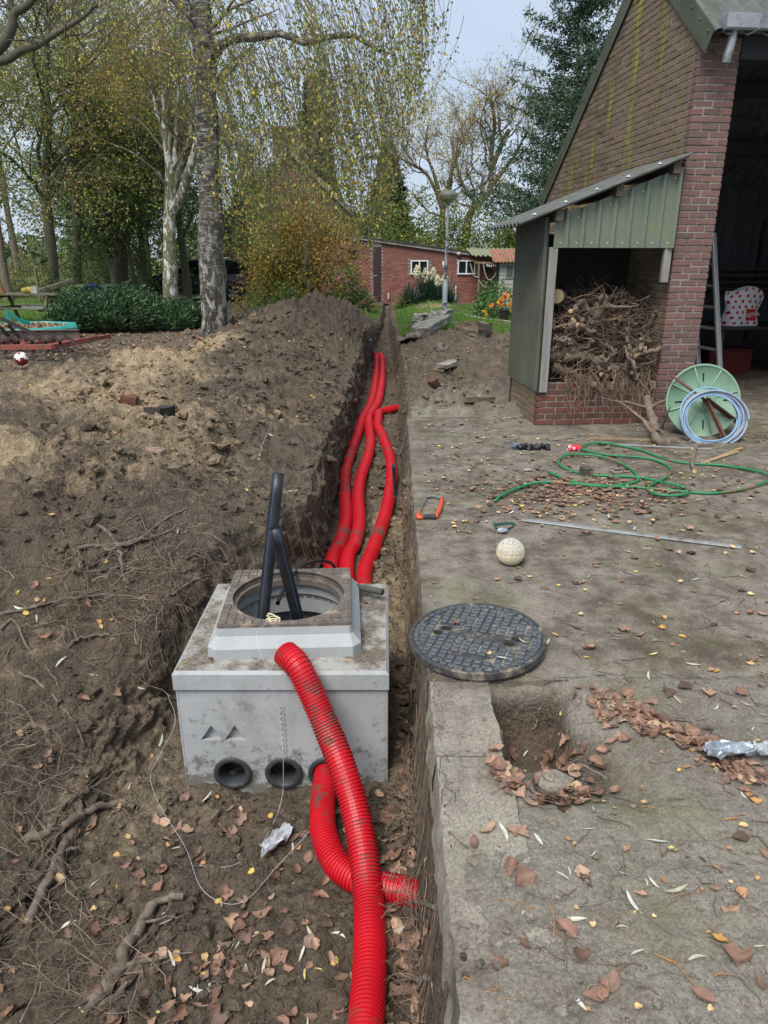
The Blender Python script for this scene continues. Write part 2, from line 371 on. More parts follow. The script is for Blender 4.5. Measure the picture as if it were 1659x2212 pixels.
def colmask(x, y, z):
    # red = sand, green = grass, blue = trodden grey mud
    n1 = fbm(xyz((x+.8*y)*.55, (x-.8*y)*2.6, 9), 4); n2 = fbm(xyz(x*.7+20, y*.5, 3), 3)
    d1 = np.exp(-(((x+2.55+.25*(y-8))/.55)**2+((y-8.1)/1.3)**2)); d2 = np.exp(-(((x+2.3)/.4)**2+((y-9.8)/.8)**2))
    d3 = np.exp(-(((x+2.4+.9*(y-6))/1.0)**2+((y-6)/1.1)**2)); d4 = np.exp(-(((x+3.0)/1.)**2+((y-4.6)/.35)**2)); d5 = np.exp(-(((x+1.15)/.3)**2+((y-6.9)/.35)**2))
    d6 = np.exp(-(((x+2.6)/.6)**2+((y-12.6)/.8)**2))*.5; d7 = np.exp(-(((x-1.6)/.8)**2+((y-23.6)/.6)**2))*.9
    s = .95*d1+.85*d2+.62*d3+.62*d4+.55*d5+d6+d7+.26*n1+.10
    s = np.where((x > yi(XL, y)) & (x < yi(XE, y)), .22+.25*n2*(y < 7)+.25*((y > 3.9) & (y < 6.5) & (x > -.1)), s)
    g = np.where((x > .36) & (y > 15.6), sstep(15.6, 17.2, y+.9*n1)*(1-sstep(27.4, 28.3, y+.6*n1))*(.72+.5*n1), 0)
    g = np.where((x > 3.0) & (y > 15.6), g*.8, g)
    g = np.where((x < -.12) & (x > -1.1) & (y > 19.5), sstep(20.3, 21.3, y+.5*n1)*(1-sstep(25.3, 26, y)), g)
    g = np.where(x < -8.3, sstep(-8.3, -9.5, x)*sstep(9, 14, y)*.75, g); g = np.where(y > 40, .9, g)
    g = np.where((x > 6) | ((y > 60)), .8, g); g = g*(1-sstep(.1, .3, z)*(x > 0))
    mud = np.where((x > .3) & (y < 8.), 1., 0)+np.where((x > .3), .45*(1-sstep(8, 11, y)), 0)+.22+.2*n2
    mud = np.where((x < yi(XE, y)) & (y < 30), .12+.1*n2, mud)
    mud = np.where((x < -3.4) & (y > 9.5), .35, mud)
    mud = np.where((y < 2.56) & (x > .2), 1., mud); s = np.where((y < 2.56) & (x > .2), 0, s); mud = np.where((y < 2.56) & (x > .4), mud*(1-sstep(.05, .14, -pit(x, y))), mud); s = np.where((y < 2.56) & (x > .3), 0, s)
    return np.stack([np.clip(s, 0, 1.3), np.clip(g, 0, 1), np.clip(mud, 0, 1)], -1)
def geo(a, b, n, first):       # growing steps from a to b, first step given
    L = abs(b-a); lo, hi = 1.0001, 1.6
    for _ in range(60):
        r = (lo+hi)/2; s = first*(r**n-1)/(r-1)
        lo, hi = (r, hi) if s < L else (lo, r)
    k = np.arange(n+1); d = first*(r**k-1)/(r-1); return d/d[-1]
def build_ground():
    ys = [.35]
    while ys[-1] < 31: ys.append(ys[-1]+max(.0085, .0062*ys[-1]))
    while ys[-1] < 600: ys.append(ys[-1]*1.07)
    ys = np.array(ys)[:, None]; xl, xf, xr, xe = (yi(T, ys) for T in (XL, XF, XR, XE)); fz = yi(FZ, ys)
    ca = geo(0, 250, 300, .010)[None]; cb = geo(0, 250, 170, .014)[None]
    j = .035*fbm(xyz(0, ys[:, 0]*2.3, 1), 4)[:, None]; xl = xl+j*1.3; xf = xf+j*.8
    A = xl-(xl+250)*ca[:, ::-1]; W1 = np.linspace(0, 1, 44)[None, 1:]; F = np.linspace(0, 1, 74)[None, 1:]; W2 = np.linspace(0, 1, 22)[None, 1:]
    X = np.concatenate([A, xl+(xf-xl)*W1, xf+(xr-xf)*F, xr+(xe-xr)*W2, xe+(250-xe)*cb[:, 1:]], 1); Y = np.broadcast_to(ys, X.shape).copy()
    na, n1, nf, n2 = A.shape[1], 43, 73, 21
    Z = np.zeros_like(X); zl = zleft(A, Y[:, :na]); Z[:, :na] = zl
    # rounded lip and steep wall
    e = zl[:, -1:]; tt = sstep(0, 1, W1)*.55+.45*W1**.8
    Z[:, na:na+n1] = e+(fz-e)*tt
    Z[:, na+n1:na+n1+nf] = fz; a2 = na+n1+nf
    top = zright(xe, ys); top = np.where((ys > 2.56) & (ys < 7.72), -.12, top); top = np.where(ys < 2.56, -.12, top)
    Z[:, a2:a2+n2] = fz+(top-fz)*(sstep(0, 1, W2)*.6+.4*W2**1.2)
    XR_ = X[:, a2+n2:]; YR_ = Y[:, a2+n2:]; zr = zright(XR_, YR_)
    kx = .415+.02*fbm(xyz(4, YR_*5, 0), 4); zr = np.where((YR_ < 2.56) & (XR_ < kx), -.13, zr); bl = 1-sstep(1.55, 1.95, YR_); mudz = .0-.02*(1-bl)+.014*fbm(xyz(XR_*5, YR_*5, 2), 4)+.006*bl*sstep(.24, .44, XR_); zr = np.where((XR_ > .215) & (XR_ < .50) & (YR_ < 1.95), np.where(XR_ > kx, np.maximum(mudz, -.002), mudz), zr); Z[:, a2+n2:] = zr
    # relief
    near = 1-sstep(24, 34, Y); amp = .05+.0*X
    isl = np.zeros_like(X); isl[:, :na+n1] = 1; isf = np.zeros_like(X); isf[:, na+n1:a2] = 1; isr = np.zeros_like(X); isr[:, a2+n2:] = 1
    rough = isl*np.where(zleft(X, Y) > .12, 1.25, .6)*(1+.8*sstep(10, 16, Y))+isf*.55+isr*np.where(Y < 7.8, .07, np.where(Y < 16, 1.0, .25))
    rough = np.where((X < -3.6) & (Y > 9.8), .42, rough)
    p = xyz(X, Y, Z*1.0); n1_ = fbm(p*1.9, 3); n2_ = fbm(p*6.5+30, 4, gain=.6); n3 = fbm(p*22+60, 3, gain=.6); rd = fbm(p*3.3+11, 3, ridge=True)
    Z += near*rough*(.085*n1_+.058*n2_+.020*n3+.06*(rd-.3))+near*.007*n3
    wallm = np.zeros_like(X); wallm[:, na-6:na+n1] = np.sin(np.linspace(0, math.pi, n1+6))[None]; wallm[:, a2:a2+n2] = -np.sin(np.linspace(0, math.pi, n2))[None]*.4
    X += near*wallm*(.05*n2_+.05*n1_+.02*n3)
    V = np.stack([X, Y, Z], -1); R, C = X.shape
    i = np.arange(R-1)[:, None]*C+np.arange(C-1)[None]; f = np.stack([i, i+1, i+C+1, i+C], -1).reshape(-1, 4)
    g = G(); g.add(V.reshape(-1, 3), f, colmask(X, Y, Z).reshape(-1, 3))
    return g.obj('ground', SOIL, smooth=True, kind='structure', label='dug dark soil, sand and trodden mud around the trench'), V
ground, GV = build_ground()
from mathutils.bvhtree import BVHTree
from mathutils.kdtree import KDTree
_sub = GV[:, :, :]
def _bvh():
    R, C, _ = _sub.shape; r = np.arange(0, R, 2); 
    c = np.arange(0, C, 2); S = _sub[np.ix_(r, c)]; R, C = S.shape[:2]
    i = np.arange(R-1)[:, None]*C+np.arange(C-1)[None]; f = np.stack([i, i+1, i+C+1, i+C], -1).reshape(-1, 4)
    return BVHTree.FromPolygons([Vector(q) for q in S.reshape(-1, 3)], [tuple(map(int, q)) for q in f])
BV = _bvh()
SLAB_Z = .0
def on_slab(x, y): return (y > 2.53 and y < 7.8 and x > np.interp(y, YS, XE)-.02) or (x > 2.7 and y < 12)
def hit(x, y):         # surface height and normal at x, y
    if on_slab(x, y): return SLAB_Z, Vector((0, 0, 1))
    if y < 2.53 and .19 < x < .42: return 0.004, Vector((0, 0, 1))
    h = BV.ray_cast(Vector((x, y, 5)), Vector((0, 0, -1)))
    if h[0] is None: return 0., Vector((0, 0, 1))
    n = h[1] if h[1].z > 0 else -h[1]; return h[0].z, n
def onray(u, v):       # where a line of sight meets the ground or slab
    t = (v-CV)/FOC; d = Vector(((u-CU)/FOC, CP-t*SP, -(SP+t*CP))).normalized(); o = Vector((0, 0, CAM_H))
    p = P(u, v, 0) if d.z < 0 else None
    if p is not None and on_slab(p.x, p.y): return p, Vector((0, 0, 1))
    if p is not None and p.y < 2.53 and .19 < p.x < .42: return p, Vector((0, 0, 1))
    h = BV.ray_cast(o, d)
    if h[0] is None: return (p or Vector((0, 50, 0))), Vector((0, 0, 1))
    n = h[1] if h[1].z > 0 else -h[1]; return h[0], n
# ------------------------------------------------------------ slab, kerb
def slab_mat(name, k=0.):
    m, nt, b = new_mat(name); n = N(nt)
    mid = n.noise(14, 6, .65); fine = n.noise(95, 6, .7); peb = n.voro(85)
    base = mud_color(n, mid, fine, peb); base = n.mix(1., base, n.mix(n.ramp(n.noise(4.5, 7, .7), .4, .6), (1.02, 1, .98), (.62, .59, .56)), 'MULTIPLY')
    if k: c = n.mix(n.ramp(n.voro(60), .05, .3), (.36, .33, .28), n.mix(n.ramp(fine, .35, .65), (.17, .15, .12), (.33, .30, .25))); base = n.mix(n.ramp(n.noise(2.2, 6, .65), .42, .60, .85, .1), base, c)
    n.val(b.inputs['Base Color'], base); b.inputs['Roughness'].default_value = .85; b.inputs['Specular IOR Level'].default_value = .25
    h = n.math('ADD', n.math('MULTIPLY', mid, .6), n.math('ADD', n.math('MULTIPLY', fine, .5), n.math('MULTIPLY', n.noise(3, 3), .8)))
    n.l(n.bump(h, .55, .010), b.inputs['Normal']); return m
SLAB = slab_mat('dirty_concrete_slab'); KERB = slab_mat('weathered_kerb_concrete', -.16)
def wob_slab(name, xa, xb, ya, yb, z0, z1, nx, ny, m, amp=.004, edge=.012, **kw):
    """slab whose left edge xa(y) is chipped"""
    ys = np.linspace(ya, yb, ny)[:, None]; u = np.linspace(0, 1, nx)[None]; a = xa(ys); b = xb(ys)
    a = a+edge*.5*fbm(xyz(0, ys*16, 2), 5, gain=.7); X = a+(b-a)*u**1.6; Y = np.broadcast_to(ys, X.shape)+0*X
    Z = z1+amp*fbm(xyz(X*2.5, Y*2.5, 1), 4)
    g = G(); R, C = X.shape; i = np.arange(R-1)[:, None]*C+np.arange(C-1)[None]
    g.add(np.stack([X, Y, Z], -1).reshape(-1, 3), np.stack([i, i+1, i+C+1, i+C], -1).reshape(-1, 4))
    # chipped left side: bevel strip then down
    for (xx, yy, zz, flip) in ((X[:, 0], Y[:, 0], Z[:, 0], 0), (X[:, -1], Y[:, -1], Z[:, -1], 1), (X[0], Y[0], Z[0], 1), (X[-1], Y[-1], Z[-1], 0)):
        n = len(xx); k = 7; lv = np.linspace(0, 1, k)[:, None]; side = 1 if (xx is X[:, 0] or len(xx) == ny and not flip) else 0
        px = xx[None]+0*lv; py = yy[None]+0*lv; pz = zz[None]+(z0-zz[None])*lv
        nn = fbm(xyz(px*9, py*9, pz*9), 4)*.014*np.sin(lv*math.pi)**.5
        if not flip and n == ny: px = px+nn-.008*np.sin(lv*math.pi)
        if n == nx: py = py+nn*(-1 if flip else 1)
        i = np.arange(k-1)[:, None]*n+np.arange(n-1)[None]; f = np.stack([i, i+n, i+n+1, i+1], -1).reshape(-1, 4)
        if flip: f = f[:, ::-1]
        g.add(np.stack([px, py, pz], -1).reshape(-1, 3), f)
    return g.obj(name, m, smooth=False, **kw)
wob_slab('concrete_slab', lambda y: yi(XE, y)-.012, lambda y: 0*y+9., 2.54, 7.78, -.16, 0., 150, 190, SLAB, kind='structure', label='trodden grey concrete yard slab with a straight edge along the trench')
ke = thing('kerb', 'weathered concrete kerb blocks with pebbles showing, along the trench in front of the manhole cover', 'kerb', (.3, 1.6, 0))
ke['kind'] = 'structure'; del ke['category']
for (ya, yb) in ((.42, 2.055), (2.062, 2.53)):
    o = wob_slab('kerb_block', lambda y: yi(XE, y)-.008, lambda y: 0*y+.425+.008*fbm(xyz(3, y*7, 0), 3), ya, yb, -.30, .004, 22, int((yb-ya)*60)+4, KERB, amp=.004, edge=.014)
    o.parent = ke; o.location = (-.3, -1.6, 0)
# ============================================================ CHAMBER AND CONDUITS
def conc_mat(name, c1, c2, dirt, dlo, dhi, dsc=5, splash=0):
    m, nt, b = new_mat(name); n = N(nt)
    col = n.mix(n.ramp(n.noise(3, 6, .6), .3, .7), c1, c2); col = n.mix(n.ramp(n.noise(40, 5, .7), .4, .75, 0, .35), col, tuple(x*1.3 for x in c1))
    st = n.noise(7, 5, .6, n.scale(n.pos, (1, 1, .12))); col = n.mix(n.ramp(st, .5, .7, 0, .35), col, (.27, .26, .235))
    col = n.mix(n.ramp(n.voro(34), .03, .06, .85, 0), col, (.12, .12, .12))
    if dirt: col = n.mix(n.ramp(n.noise(dsc, 8, .72), dlo, dhi), col, n.mix(n.ramp(n.noise(60, 4), .35, .7), dirt, tuple(x*2.2 for x in dirt)))
    if splash:
        q = nt.nodes.new('ShaderNodeSeparateXYZ'); n.l(n.pos, q.inputs[0]); w = n.math('ADD', n.ramp(q.outputs[2], -.9, -.5, .22, 0.), n.noise(16, 8, .72)); col = n.mix(n.ramp(w, .60, .72, 0, .8), col, (.10, .085, .065))
        w = n.math('ADD', n.noise(2.4, 5, .6), n.math('MULTIPLY', n.noise(50, 3), .2)); col = n.mix(n.ramp(w, .62, .74, 0, .4), col, (.20, .195, .18))
    n.val(b.inputs['Base Color'], col); b.inputs['Roughness'].default_value = .8; b.inputs['Specular IOR Level'].default_value = .3
    h = n.math('ADD', n.noise(70, 4, .6), n.math('MULTIPLY', n.ramp(n.voro(34), .02, .07), .5)); n.l(n.bump(h, .35, .004), b.inputs['Normal']); return m
CLEAN = conc_mat('smooth_blue_grey_concrete', (.30, .315, .32), (.375, .39, .395), (.10, .085, .065), .60, .74, splash=1)
DIRTY = conc_mat('soiled_chamber_lid_concrete', (.27, .265, .245), (.37, .365, .34), (.085, .070, .054), .42, .56, 6)
NECK = conc_mat('brushed_neck_concrete', (.30, .315, .32), (.37, .385, .39), (.09, .08, .06), .64, .74)
IRON = mat('rusty_cast_iron_frame', (.085, .070, .060), (.155, .130, .110), rough=.75, sc=22, bump=.5, bsc=120, bd=.002, dirt=(.27, .215, .16), dlo=.53, dhi=.66, dsc=9)
RUB = mat('black_rubber_ring', (.022, .025, .028), (.045, .05, .055), rough=.55, sc=14, dirt=(.12, .105, .085), dlo=.58, dhi=.7, dsc=14)
DARK = mat('dark_inside', (.012, .011, .010), (.02, .018, .015), rough=.95, bump=0)
ch = thing('cable_chamber', 'square grey concrete cable chamber with round open neck standing in the dug pit', 'cable chamber', (-.49, 3.395, -.9))
x0, x1, y0, y1 = -1.0, .02, 2.91, 3.88
def LOC(x, y, z): return (x+.49, y-3.395, z+.9)
# body: front plate with holes, side and rear walls
ring_c = [PY(502, 1672, 2.9), PY(613, 1673, 2.9), PY(706, 1673, 2.9)]
rz_ = -.775
holes = [circ(c.x, rz_, .073, 28) for c in ring_c]
def toM(Y): # plane x,z -> world at y
    return Matrix(((1, 0, 0, 0), (0, 0, -1, Y), (0, 1, 0, 0), (0, 0, 0, 1)))
g = G(); tri = [[(xx, PY(500, 1604, 2.9).z), (xx+.112, PY(500, 1604, 2.9).z), (xx+.056, PY(500, 1572, 2.9).z)] for xx in (PY(432, 1604, 2.9).x, PY(432, 1604, 2.9).x+.116)]
holed(g, [(x0+.012, -.98), (x1-.012, -.98), (x1-.012, -.294), (x0+.012, -.294)], holes+tri, -.03, 0, toM(y0+.008+0))
holed(g, [(x0+.03, -.98), (x1-.03, -.98), (x1-.03, -.30), (x0+.03, -.30)], holes, -.085, -.0305, toM(y0+.008))
for (a, b, c, d) in ((x0, x0+.09, y0+.045, y1), (x1-.09, x1, y0+.045, y1)): box(g, ((a+b)/2, (c+d)/2, -.637), ((b-a)/2, (d-c)/2, .343), .008)
box(g, ((x0+x1)/2, y1-.045, -.637), ((x1-x0)/2-.092, .045, .343), 0); box(g, ((x0+x1)/2, (y0+y1)/2+.02, -.93), ((x1-x0)/2-.092, (y1-y0)/2-.07, .04))
# chamfered front corners
for xx in (x0+.006, x1-.006): box(g, (xx, y0+.026, -.637), (.006, .018, .343), .003)
g.tf(Matrix.Translation(LOC(0, 0, 0))); g.obj('body', CLEAN, ch)
ra = math.radians(3); cx, cy = -.505, 3.40
g = G(); holed(g, [(x0-.004, y0-.008), (x1+.004, y0-.008), (x1+.004, y1+.004), (x0-.004, y1+.004)], [circ(cx, cy, .315, 40)], -.288, -.205)
# bevelled upper edge
z0, z1, b_ = -.205, -.19, .014
R_ = lambda e: [(x0-.004+e, y0-.008+e), (x1+.004-e, y0-.008+e), (x1+.004-e, y1+.004-e), (x0-.004+e, y1+.004-e)]
v = [(x, y, z0) for x, y in R_(0)]+[(x, y, z1) for x, y in R_(b_)]; g.add(v, [(k, (k+1) % 4, 4+(k+1) % 4, 4+k) for k in range(4)])
g.tf(Matrix.Translation(LOC(0, 0, 0))); lid = g.obj('top_slab', CLEAN, ch)
g = G(); holed(g, R_(b_), [circ(cx, cy, .315, 40)], -.2045, -.19); g.tf(Matrix.Translation(LOC(0, 0, 0))); g.obj('soiled_top_face', DIRTY, ch)
# neck: square, chamfered, round bore
MN = Matrix.Translation(LOC(cx, cy, 0))@Matrix.Rotation(ra, 4, 'Z')
def octo(h, c): return [(-h+c, -h), (h-c, -h), (h, -h+c), (h, h-c), (h-c, h), (-h+c, h), (-h, h-c), (-h, -h+c)]
def loft(g, A, za, B, zb, col=None, m=0):
    n = len(A); v = [(x, y, za) for x, y in A]+[(x, y, zb) for x, y in B]; g.add(v, [(k, (k+1) % n, n+(k+1) % n, n+k) for k in range(n)], col, m)
g = G(); H1, H2 = .375, .328
loft(g, octo(H1, .04), -.19, octo(H1, .04), -.135); loft(g, octo(H1, .04), -.135, octo(H2+.004, .012), -.085); loft(g, octo(H2+.004, .012), -.085, octo(H2, .01), -.045)
holed(g, octo(H2, .01), [circ(0, 0, .30, 48)], -.06, -.045)
lathe(g, [(.30, -.055), (.30, -.17), (.315, -.19), (.315, -.29)], 48)
g.tf(MN); g.obj('neck', NECK, ch)
g = G(); holed(g, octo(H2-.002, .008), [circ(0, 0, .292, 56)], -.0445, -.028)
lathe(g, [(.292, -.028), (.292, -.065), (.272, -.066), (.270, -.10), (.300, -.102)], 56)
N_ = 15; st = 2*(H2-.006)/N_
for i in range(N_):
    for j in range(N_):
        x = -H2+.006+st*(i+.5); y = -H2+.006+st*(j+.5)
        if math.hypot(x, y) > .292+.022: box(g, (x, y, -.0255), (st*.39, st*.39, .004), .002)
g.tf(MN); g.obj('iron_frame', IRON, ch)
for k, c in enumerate(ring_c):
    g = G(); lathe(g, [(.0735, .0), (.090, -.002), (.094, -.005), (.094, -.010), (.088, -.014), (.074, -.014), (.066, -.008), (.066, .05), (.070, .10), (.074, .10)], 36, closed=True)
    g.tf(Matrix.Translation(LOC(c.x, y0, rz_))@Matrix.Rotation(-math.pi/2, 4, 'X')); g.tf(Matrix.Translation((0, .0, 0)))
    # axis runs into the wall
    o = g.obj('seal_ring', RUB, ch, smooth=True)
# ladder of small cast marks up the front
g = G()
for k in range(11):
    z = -.40-.031*k; c = PY(610, 1550, 2.9).x
    lathe(g, [(.008, 0), (.0105, -.003), (.012, 0)], 12, (c, y0+.0045, z), RX(math.pi/2))
g.tf(Matrix.Translation(LOC(0, 0, 0))); g.obj('cast_mark', CLEAN, ch, kind='stuff')
# ---- corrugated conduits
def red_mat():
    m, nt, b = new_mat('red_corrugated_plastic'); n = N(nt); a = n.sep(n._a().outputs['Color'])
    base = n.mix(n.ramp(n.noise(6, 4), .3, .7), (.50, .006, .016), (.40, .005, .012))
    d = n.math('ADD', n.math('ADD', n.noise(11, 7, .7), n.math('MULTIPLY', a[0], .09)), n.math('ADD', n.math('MULTIPLY', a[1], .10), n.math('MULTIPLY', a[2], .16)))
    col = n.mix(n.ramp(d, .60, .70, 0, .85), base, (.095, .06, .045))
    n.val(b.inputs['Base Color'], col); n.val(b.inputs['Roughness'], n.ramp(d, .6, .75, .42, .85)); b.inputs['Specular IOR Level'].default_value = .4
    n.l(n.bump(n.noise(160, 3), .12, .002), b.inputs['Normal']); return m
RED = red_mat()
def conduit(name, pts, r, pitch, label, group=None, sides=22, ends=(0, 0), depth=.075, smear=None):
    L = plen(pts); nr = int(L/pitch); pat = [(0.0, 1.0), (.46, 1.0), (.56, 1-depth), (.90, 1-depth)]
    s = np.array([(k+a)*pitch for k in range(nr) for a, _ in pat]); rr = np.array([r*q for k in range(nr) for _, q in pat])
    gv = np.array([q < 1 for k in range(nr) for _, q in pat], float)
    base = spline(pts, 700); sb = np.linspace(0, L, 700); path = np.stack([np.interp(s, sb, base[:, k]) for k in range(3)], 1)
    ts = np.stack([np.gradient(np.interp(s, sb, base[:, k])) for k in range(3)], 1)
    # smooth tangents come from the spline, rings stay square to it
    c0 = Vector(path.mean(0)); g = G(); rel = path-np.array(c0)
    up = fbm(xyz(s*1.7, 0*s, r*100), 3)
    col = np.stack([gv, up*0+.0, 0*s], -1)
    tubes(g, rel, rr, sides, None)
    C = np.repeat(col, sides, 0); tp = np.tile((np.arange(sides) < sides/2).astype(float), len(s)); C[:, 1] = up.repeat(sides)*1.5
    if smear: C[:, 2] = np.repeat(((path[:, 1] > smear[0]) & (path[:, 1] < smear[1])).astype(float)*(.6+.8*pnoise(xyz(path[:, 1]*5, 0, 2))), sides)
    g.C[-1] = C
    # wall thickness: inner skin at the open ends
    for e in ends:
        if not e: continue
        i0 = 0 if e < 0 else len(rel)-1; k = 14; seg = rel[:k] if e < 0 else rel[-k:]
        if e > 0: seg = seg[::-1]
        tubes(g, seg, np.full(k, r*(1-depth)*.95), sides, (.4, .2, 0)); d = seg[0]-seg[1]; d /= np.linalg.norm(d)
    return g.obj(name, RED, None, smooth=False, loc=c0, label=label, cat='conduit', group=group)
def c5(cx, cy): return ((1024+cx/1.62)/1.852, (1365+cy/1.62)/1.852)
def trench_pt(cx, cy, r=.062):
    u, v = c5(cx, cy); z = -.6
    for _ in range(6): q = P(u, v, z); z = float(yi(FZ, q.y))+r+.01
    q.z = z; return q
pl = [trench_pt(*q) for q in ((490,1450),(545,1310),(585,1150),(577,1000),(573,900),(590,800),(622,700),(660,600),(690,500),(738,420),(768,320),(785,200),(783,100),(775,82))]
pm = [trench_pt(*q) for q in ((585,1450),(640,1310),(665,1180),(662,1000),(680,880),(722,760),(742,650),(735,550),(750,480),(788,400),(805,300),(813,200),(815,110),(795,86))]
pr = [trench_pt(*q) for q in ((700,1550),(760,1350),(830,1150),(865,1000),(880,850),(860,720),(822,620),(785,550),(775,500),(800,465),(860,447),(925,432))]
start = [Vector((-.40, 3.9, -.76)), Vector((-.22, 3.9, -.76)), Vector((-.06, 3.9, -.76))]
sep = .128
for a in range(len(pl)):   # keep neighbouring conduits a diameter apart
    for (A, B, s_) in ((pl, pm, 1), (pm, pr, 1)):
        if a < len(B):
            j = min(range(len(A)), key=lambda k: abs(A[k].y-B[a].y)); dx = B[a].x-A[j].x
            if abs(A[j].y-B[a].y) < .5 and dx < sep: B[a].x += (sep-dx)*.6; A[j].x -= (sep-dx)*.4
conduit('conduit', [start[0]]+pl, .0625, .0135, 'left of the three red corrugated conduits in the trench, with a long black mud smear', 'red conduits lying in the trench', 18, smear=(6.5, 8.2))
conduit('conduit', [start[1]]+pm, .0625, .0135, 'middle one of the three red corrugated conduits in the trench', 'red conduits lying in the trench', 18)
conduit('conduit', [start[2]]+pr, .0625, .0135, 'right red conduit of the trench, bending off and ending at the trench wall', 'red conduits lying in the trench', 18)
fa = [PY(617, 1412, 2.94), PY(643, 1438, 2.86), PY(672, 1495, 2.80), PY(705, 1570, 2.72), PY(738, 1652, 2.60), PY(765, 1740, 2.48), PY(783, 1830, 2.34), PY(796, 1940, 2.16), P(799, 2050, -.775), P(795, 2150, -.775), P(786, 2260, -.775), P(775, 2400, -.775), P(768, 2700, -.775)]
conduit('conduit', fa, .063, .0158, 'long red ribbed conduit in front, its cut end leaning on the concrete chamber', None, 30, (-1,), .10)
fb = [Vector((ring_c[2].x-.004, 3.0, rz_)), Vector((ring_c[2].x-.004, 2.90, rz_)), P(697, 1740, -.775), P(700, 1800, -.775), P(722, 1858, -.785), P(760, 1893, -.79), P(810, 1912, -.79), P(860, 1922, -.785), P(895, 1930, -.79), P(930, 1938, -.80)]
fb[3].z += .0
conduit('conduit', fb, .060, .0145, 'red ribbed conduit coming out of the chamber hole and passing under the long one', None, 28, (), .10)
# ---- black pipes, cable
def pipe_mat():
    m, nt, b = new_mat('black_polyethylene'); n = N(nt); a = n.sep(n._a().outputs['Color'])
    col = n.mix(n.ramp(n.noise(5, 6, .7), .45, .75), (.008, .008, .009), (.03, .03, .03)); col = n.mix(n.math('SUBTRACT', 1., a[0]), col, (.025, .05, .12))
    n.val(b.inputs['Base Color'], col); b.inputs['Roughness'].default_value = .45; n.l(n.bump(n.noise(60, 3), .1, .002), b.inputs['Normal']); return m
PE = pipe_mat()
def pipe(name, a, b, r, label, sides=40, stripes=True, cat='pipe', wall=.006, mt=None, bow=None):
    a, b = Vector(a), Vector(b); g = G(); p = np.linspace(np.array(a), np.array(b), 12) if bow is None else spline([a, bow, b], 20)
    c = np.array(a); n = len(p)
    tubes(g, p-c, np.full(n, r), sides); tubes(g, p[::-1]-c, np.full(n, r-wall), sides)
    if stripes:
        C = np.ones((n*sides, 3)); k = np.arange(sides) % (sides//4) == 0; C[np.tile(k, n)] = (.0, 0, 0); g.C[-2] = C
    # annular ends
    for e in (0, 1):
        o1 = (0 if not e else (n-1)*sides); o2 = n*sides+((n-1)*sides if not e else 0)
        g.F.append(np.array([(o1+k, o1+(k+1) % sides, o2+(k+1) % sides, o2+k) for k in range(sides)])); g.M.append(np.zeros(sides, np.int32))
    return g.obj(name, mt or PE, None, True, loc=a, label=label, cat=cat)
_A, _B = PY(569, 1325, 3.34), PY(601, 1022, 3.50)
pipe('black_pipe', _A+(_A-_B)*.55, _B, .031, 'tall black plastic pipe with blue stripe standing in the chamber opening')
_A, _B = PY(641, 1325, 3.24), PY(594, 1140, 3.16)
pipe('black_pipe', _A+(_A-_B)*.8, _B, .031, 'shorter black plastic pipe leaning to the left in the chamber opening')
g = G(); cp = [PY(600, 1303, 3.2), PY(606, 1288, 3.35), PY(625, 1252, 3.55), PY(655, 1222, 3.85), PY(690, 1212, 4.05), PY(712, 1215, 4.2), PY(724, 1228, 4.3), PY(732, 1262, 4.35)]
tubes(g, spline(cp, 50)-np.array(cp[0]), np.full(50, .011), 10); g.obj('cable', mat('black_cable_sheath', (.012, .013, .016), rough=.35, bump=0), None, True, loc=cp[0], label='thin black cable arching out of the round chamber opening', cat='cable')
pipe('grey_pipe_stub', PY(772, 1268, 3.72), PY(826, 1279, 3.62), .019, 'short dark grey foam tube lying on the chamber corner', 20, False, wall=.008, mt=mat('dark_grey_foam', (.05, .055, .05), (.07, .075, .07), rough=.9))
q0 = onray(900, 1000)[0]
pipe('black_pipe_end', Vector((.10, q0.y, -.30)), PY(850, 1003, q0.y-.1), .016, 'thin black pipe stub sticking out of the right trench wall over the conduits', 14, False, mt=RUB)
# ---- strings
STR = mat('cream_twine', (.62, .55, .36), (.72, .66, .48), rough=.9, bump=.4, bsc=400, bd=.002); NYL = mat('white_nylon_thread', (.7, .72, .75), rough=.3, bump=0)
g = G(); c0 = PY(592, 1338, 3.12); rr = np.random.default_rng(5); pts = []
for k in range(26):
    a = rr.uniform(0, 6.3); pts.append((c0.x+.035*math.cos(a)*rr.uniform(.4, 1), c0.y-.016+rr.uniform(-.012, .004), c0.z+.046*math.sin(a)*rr.uniform(.4, 1.05)+.01))
tubes(g, spline(pts, 300)-np.array(c0), np.full(300, .0026), 6); g.obj('twine_tangle', STR, None, True, loc=c0, label='small tangle of cream twine hanging on the front of the iron frame', cat='twine')
def thread(pts, r, label):
    g = G(); n = 160; tubes(g, spline(pts, n)-np.array(pts[0]), np.full(n, r), 4); g.obj('thread', NYL, None, True, loc=pts[0], label=label, cat='thread')
thread([PY(578, 1345, 3.06), PY(556, 1365, 2.98), PY(560, 1400, 2.90), PY(585, 1470, 2.85), PY(605, 1560, 2.87), PY(612, 1660, 2.8), P(605, 1740, -.82), P(560, 1830, -.83), P(500, 1870, -.83), P(430, 1870, -.83)], .0008, 'thin white thread running down the chamber front to the soil')
thread([P(362, 1500, -.5), P(378, 1560, -.55), P(340, 1640, -.7), P(325, 1680, -.8), P(345, 1740, -.83), P(400, 1830, -.83), P(440, 1925, -.83), P(520, 1950, -.83), P(600, 1870, -.8), P(665, 1800, -.7)], .0008, 'thin white thread looping over the soil left of the chamber')
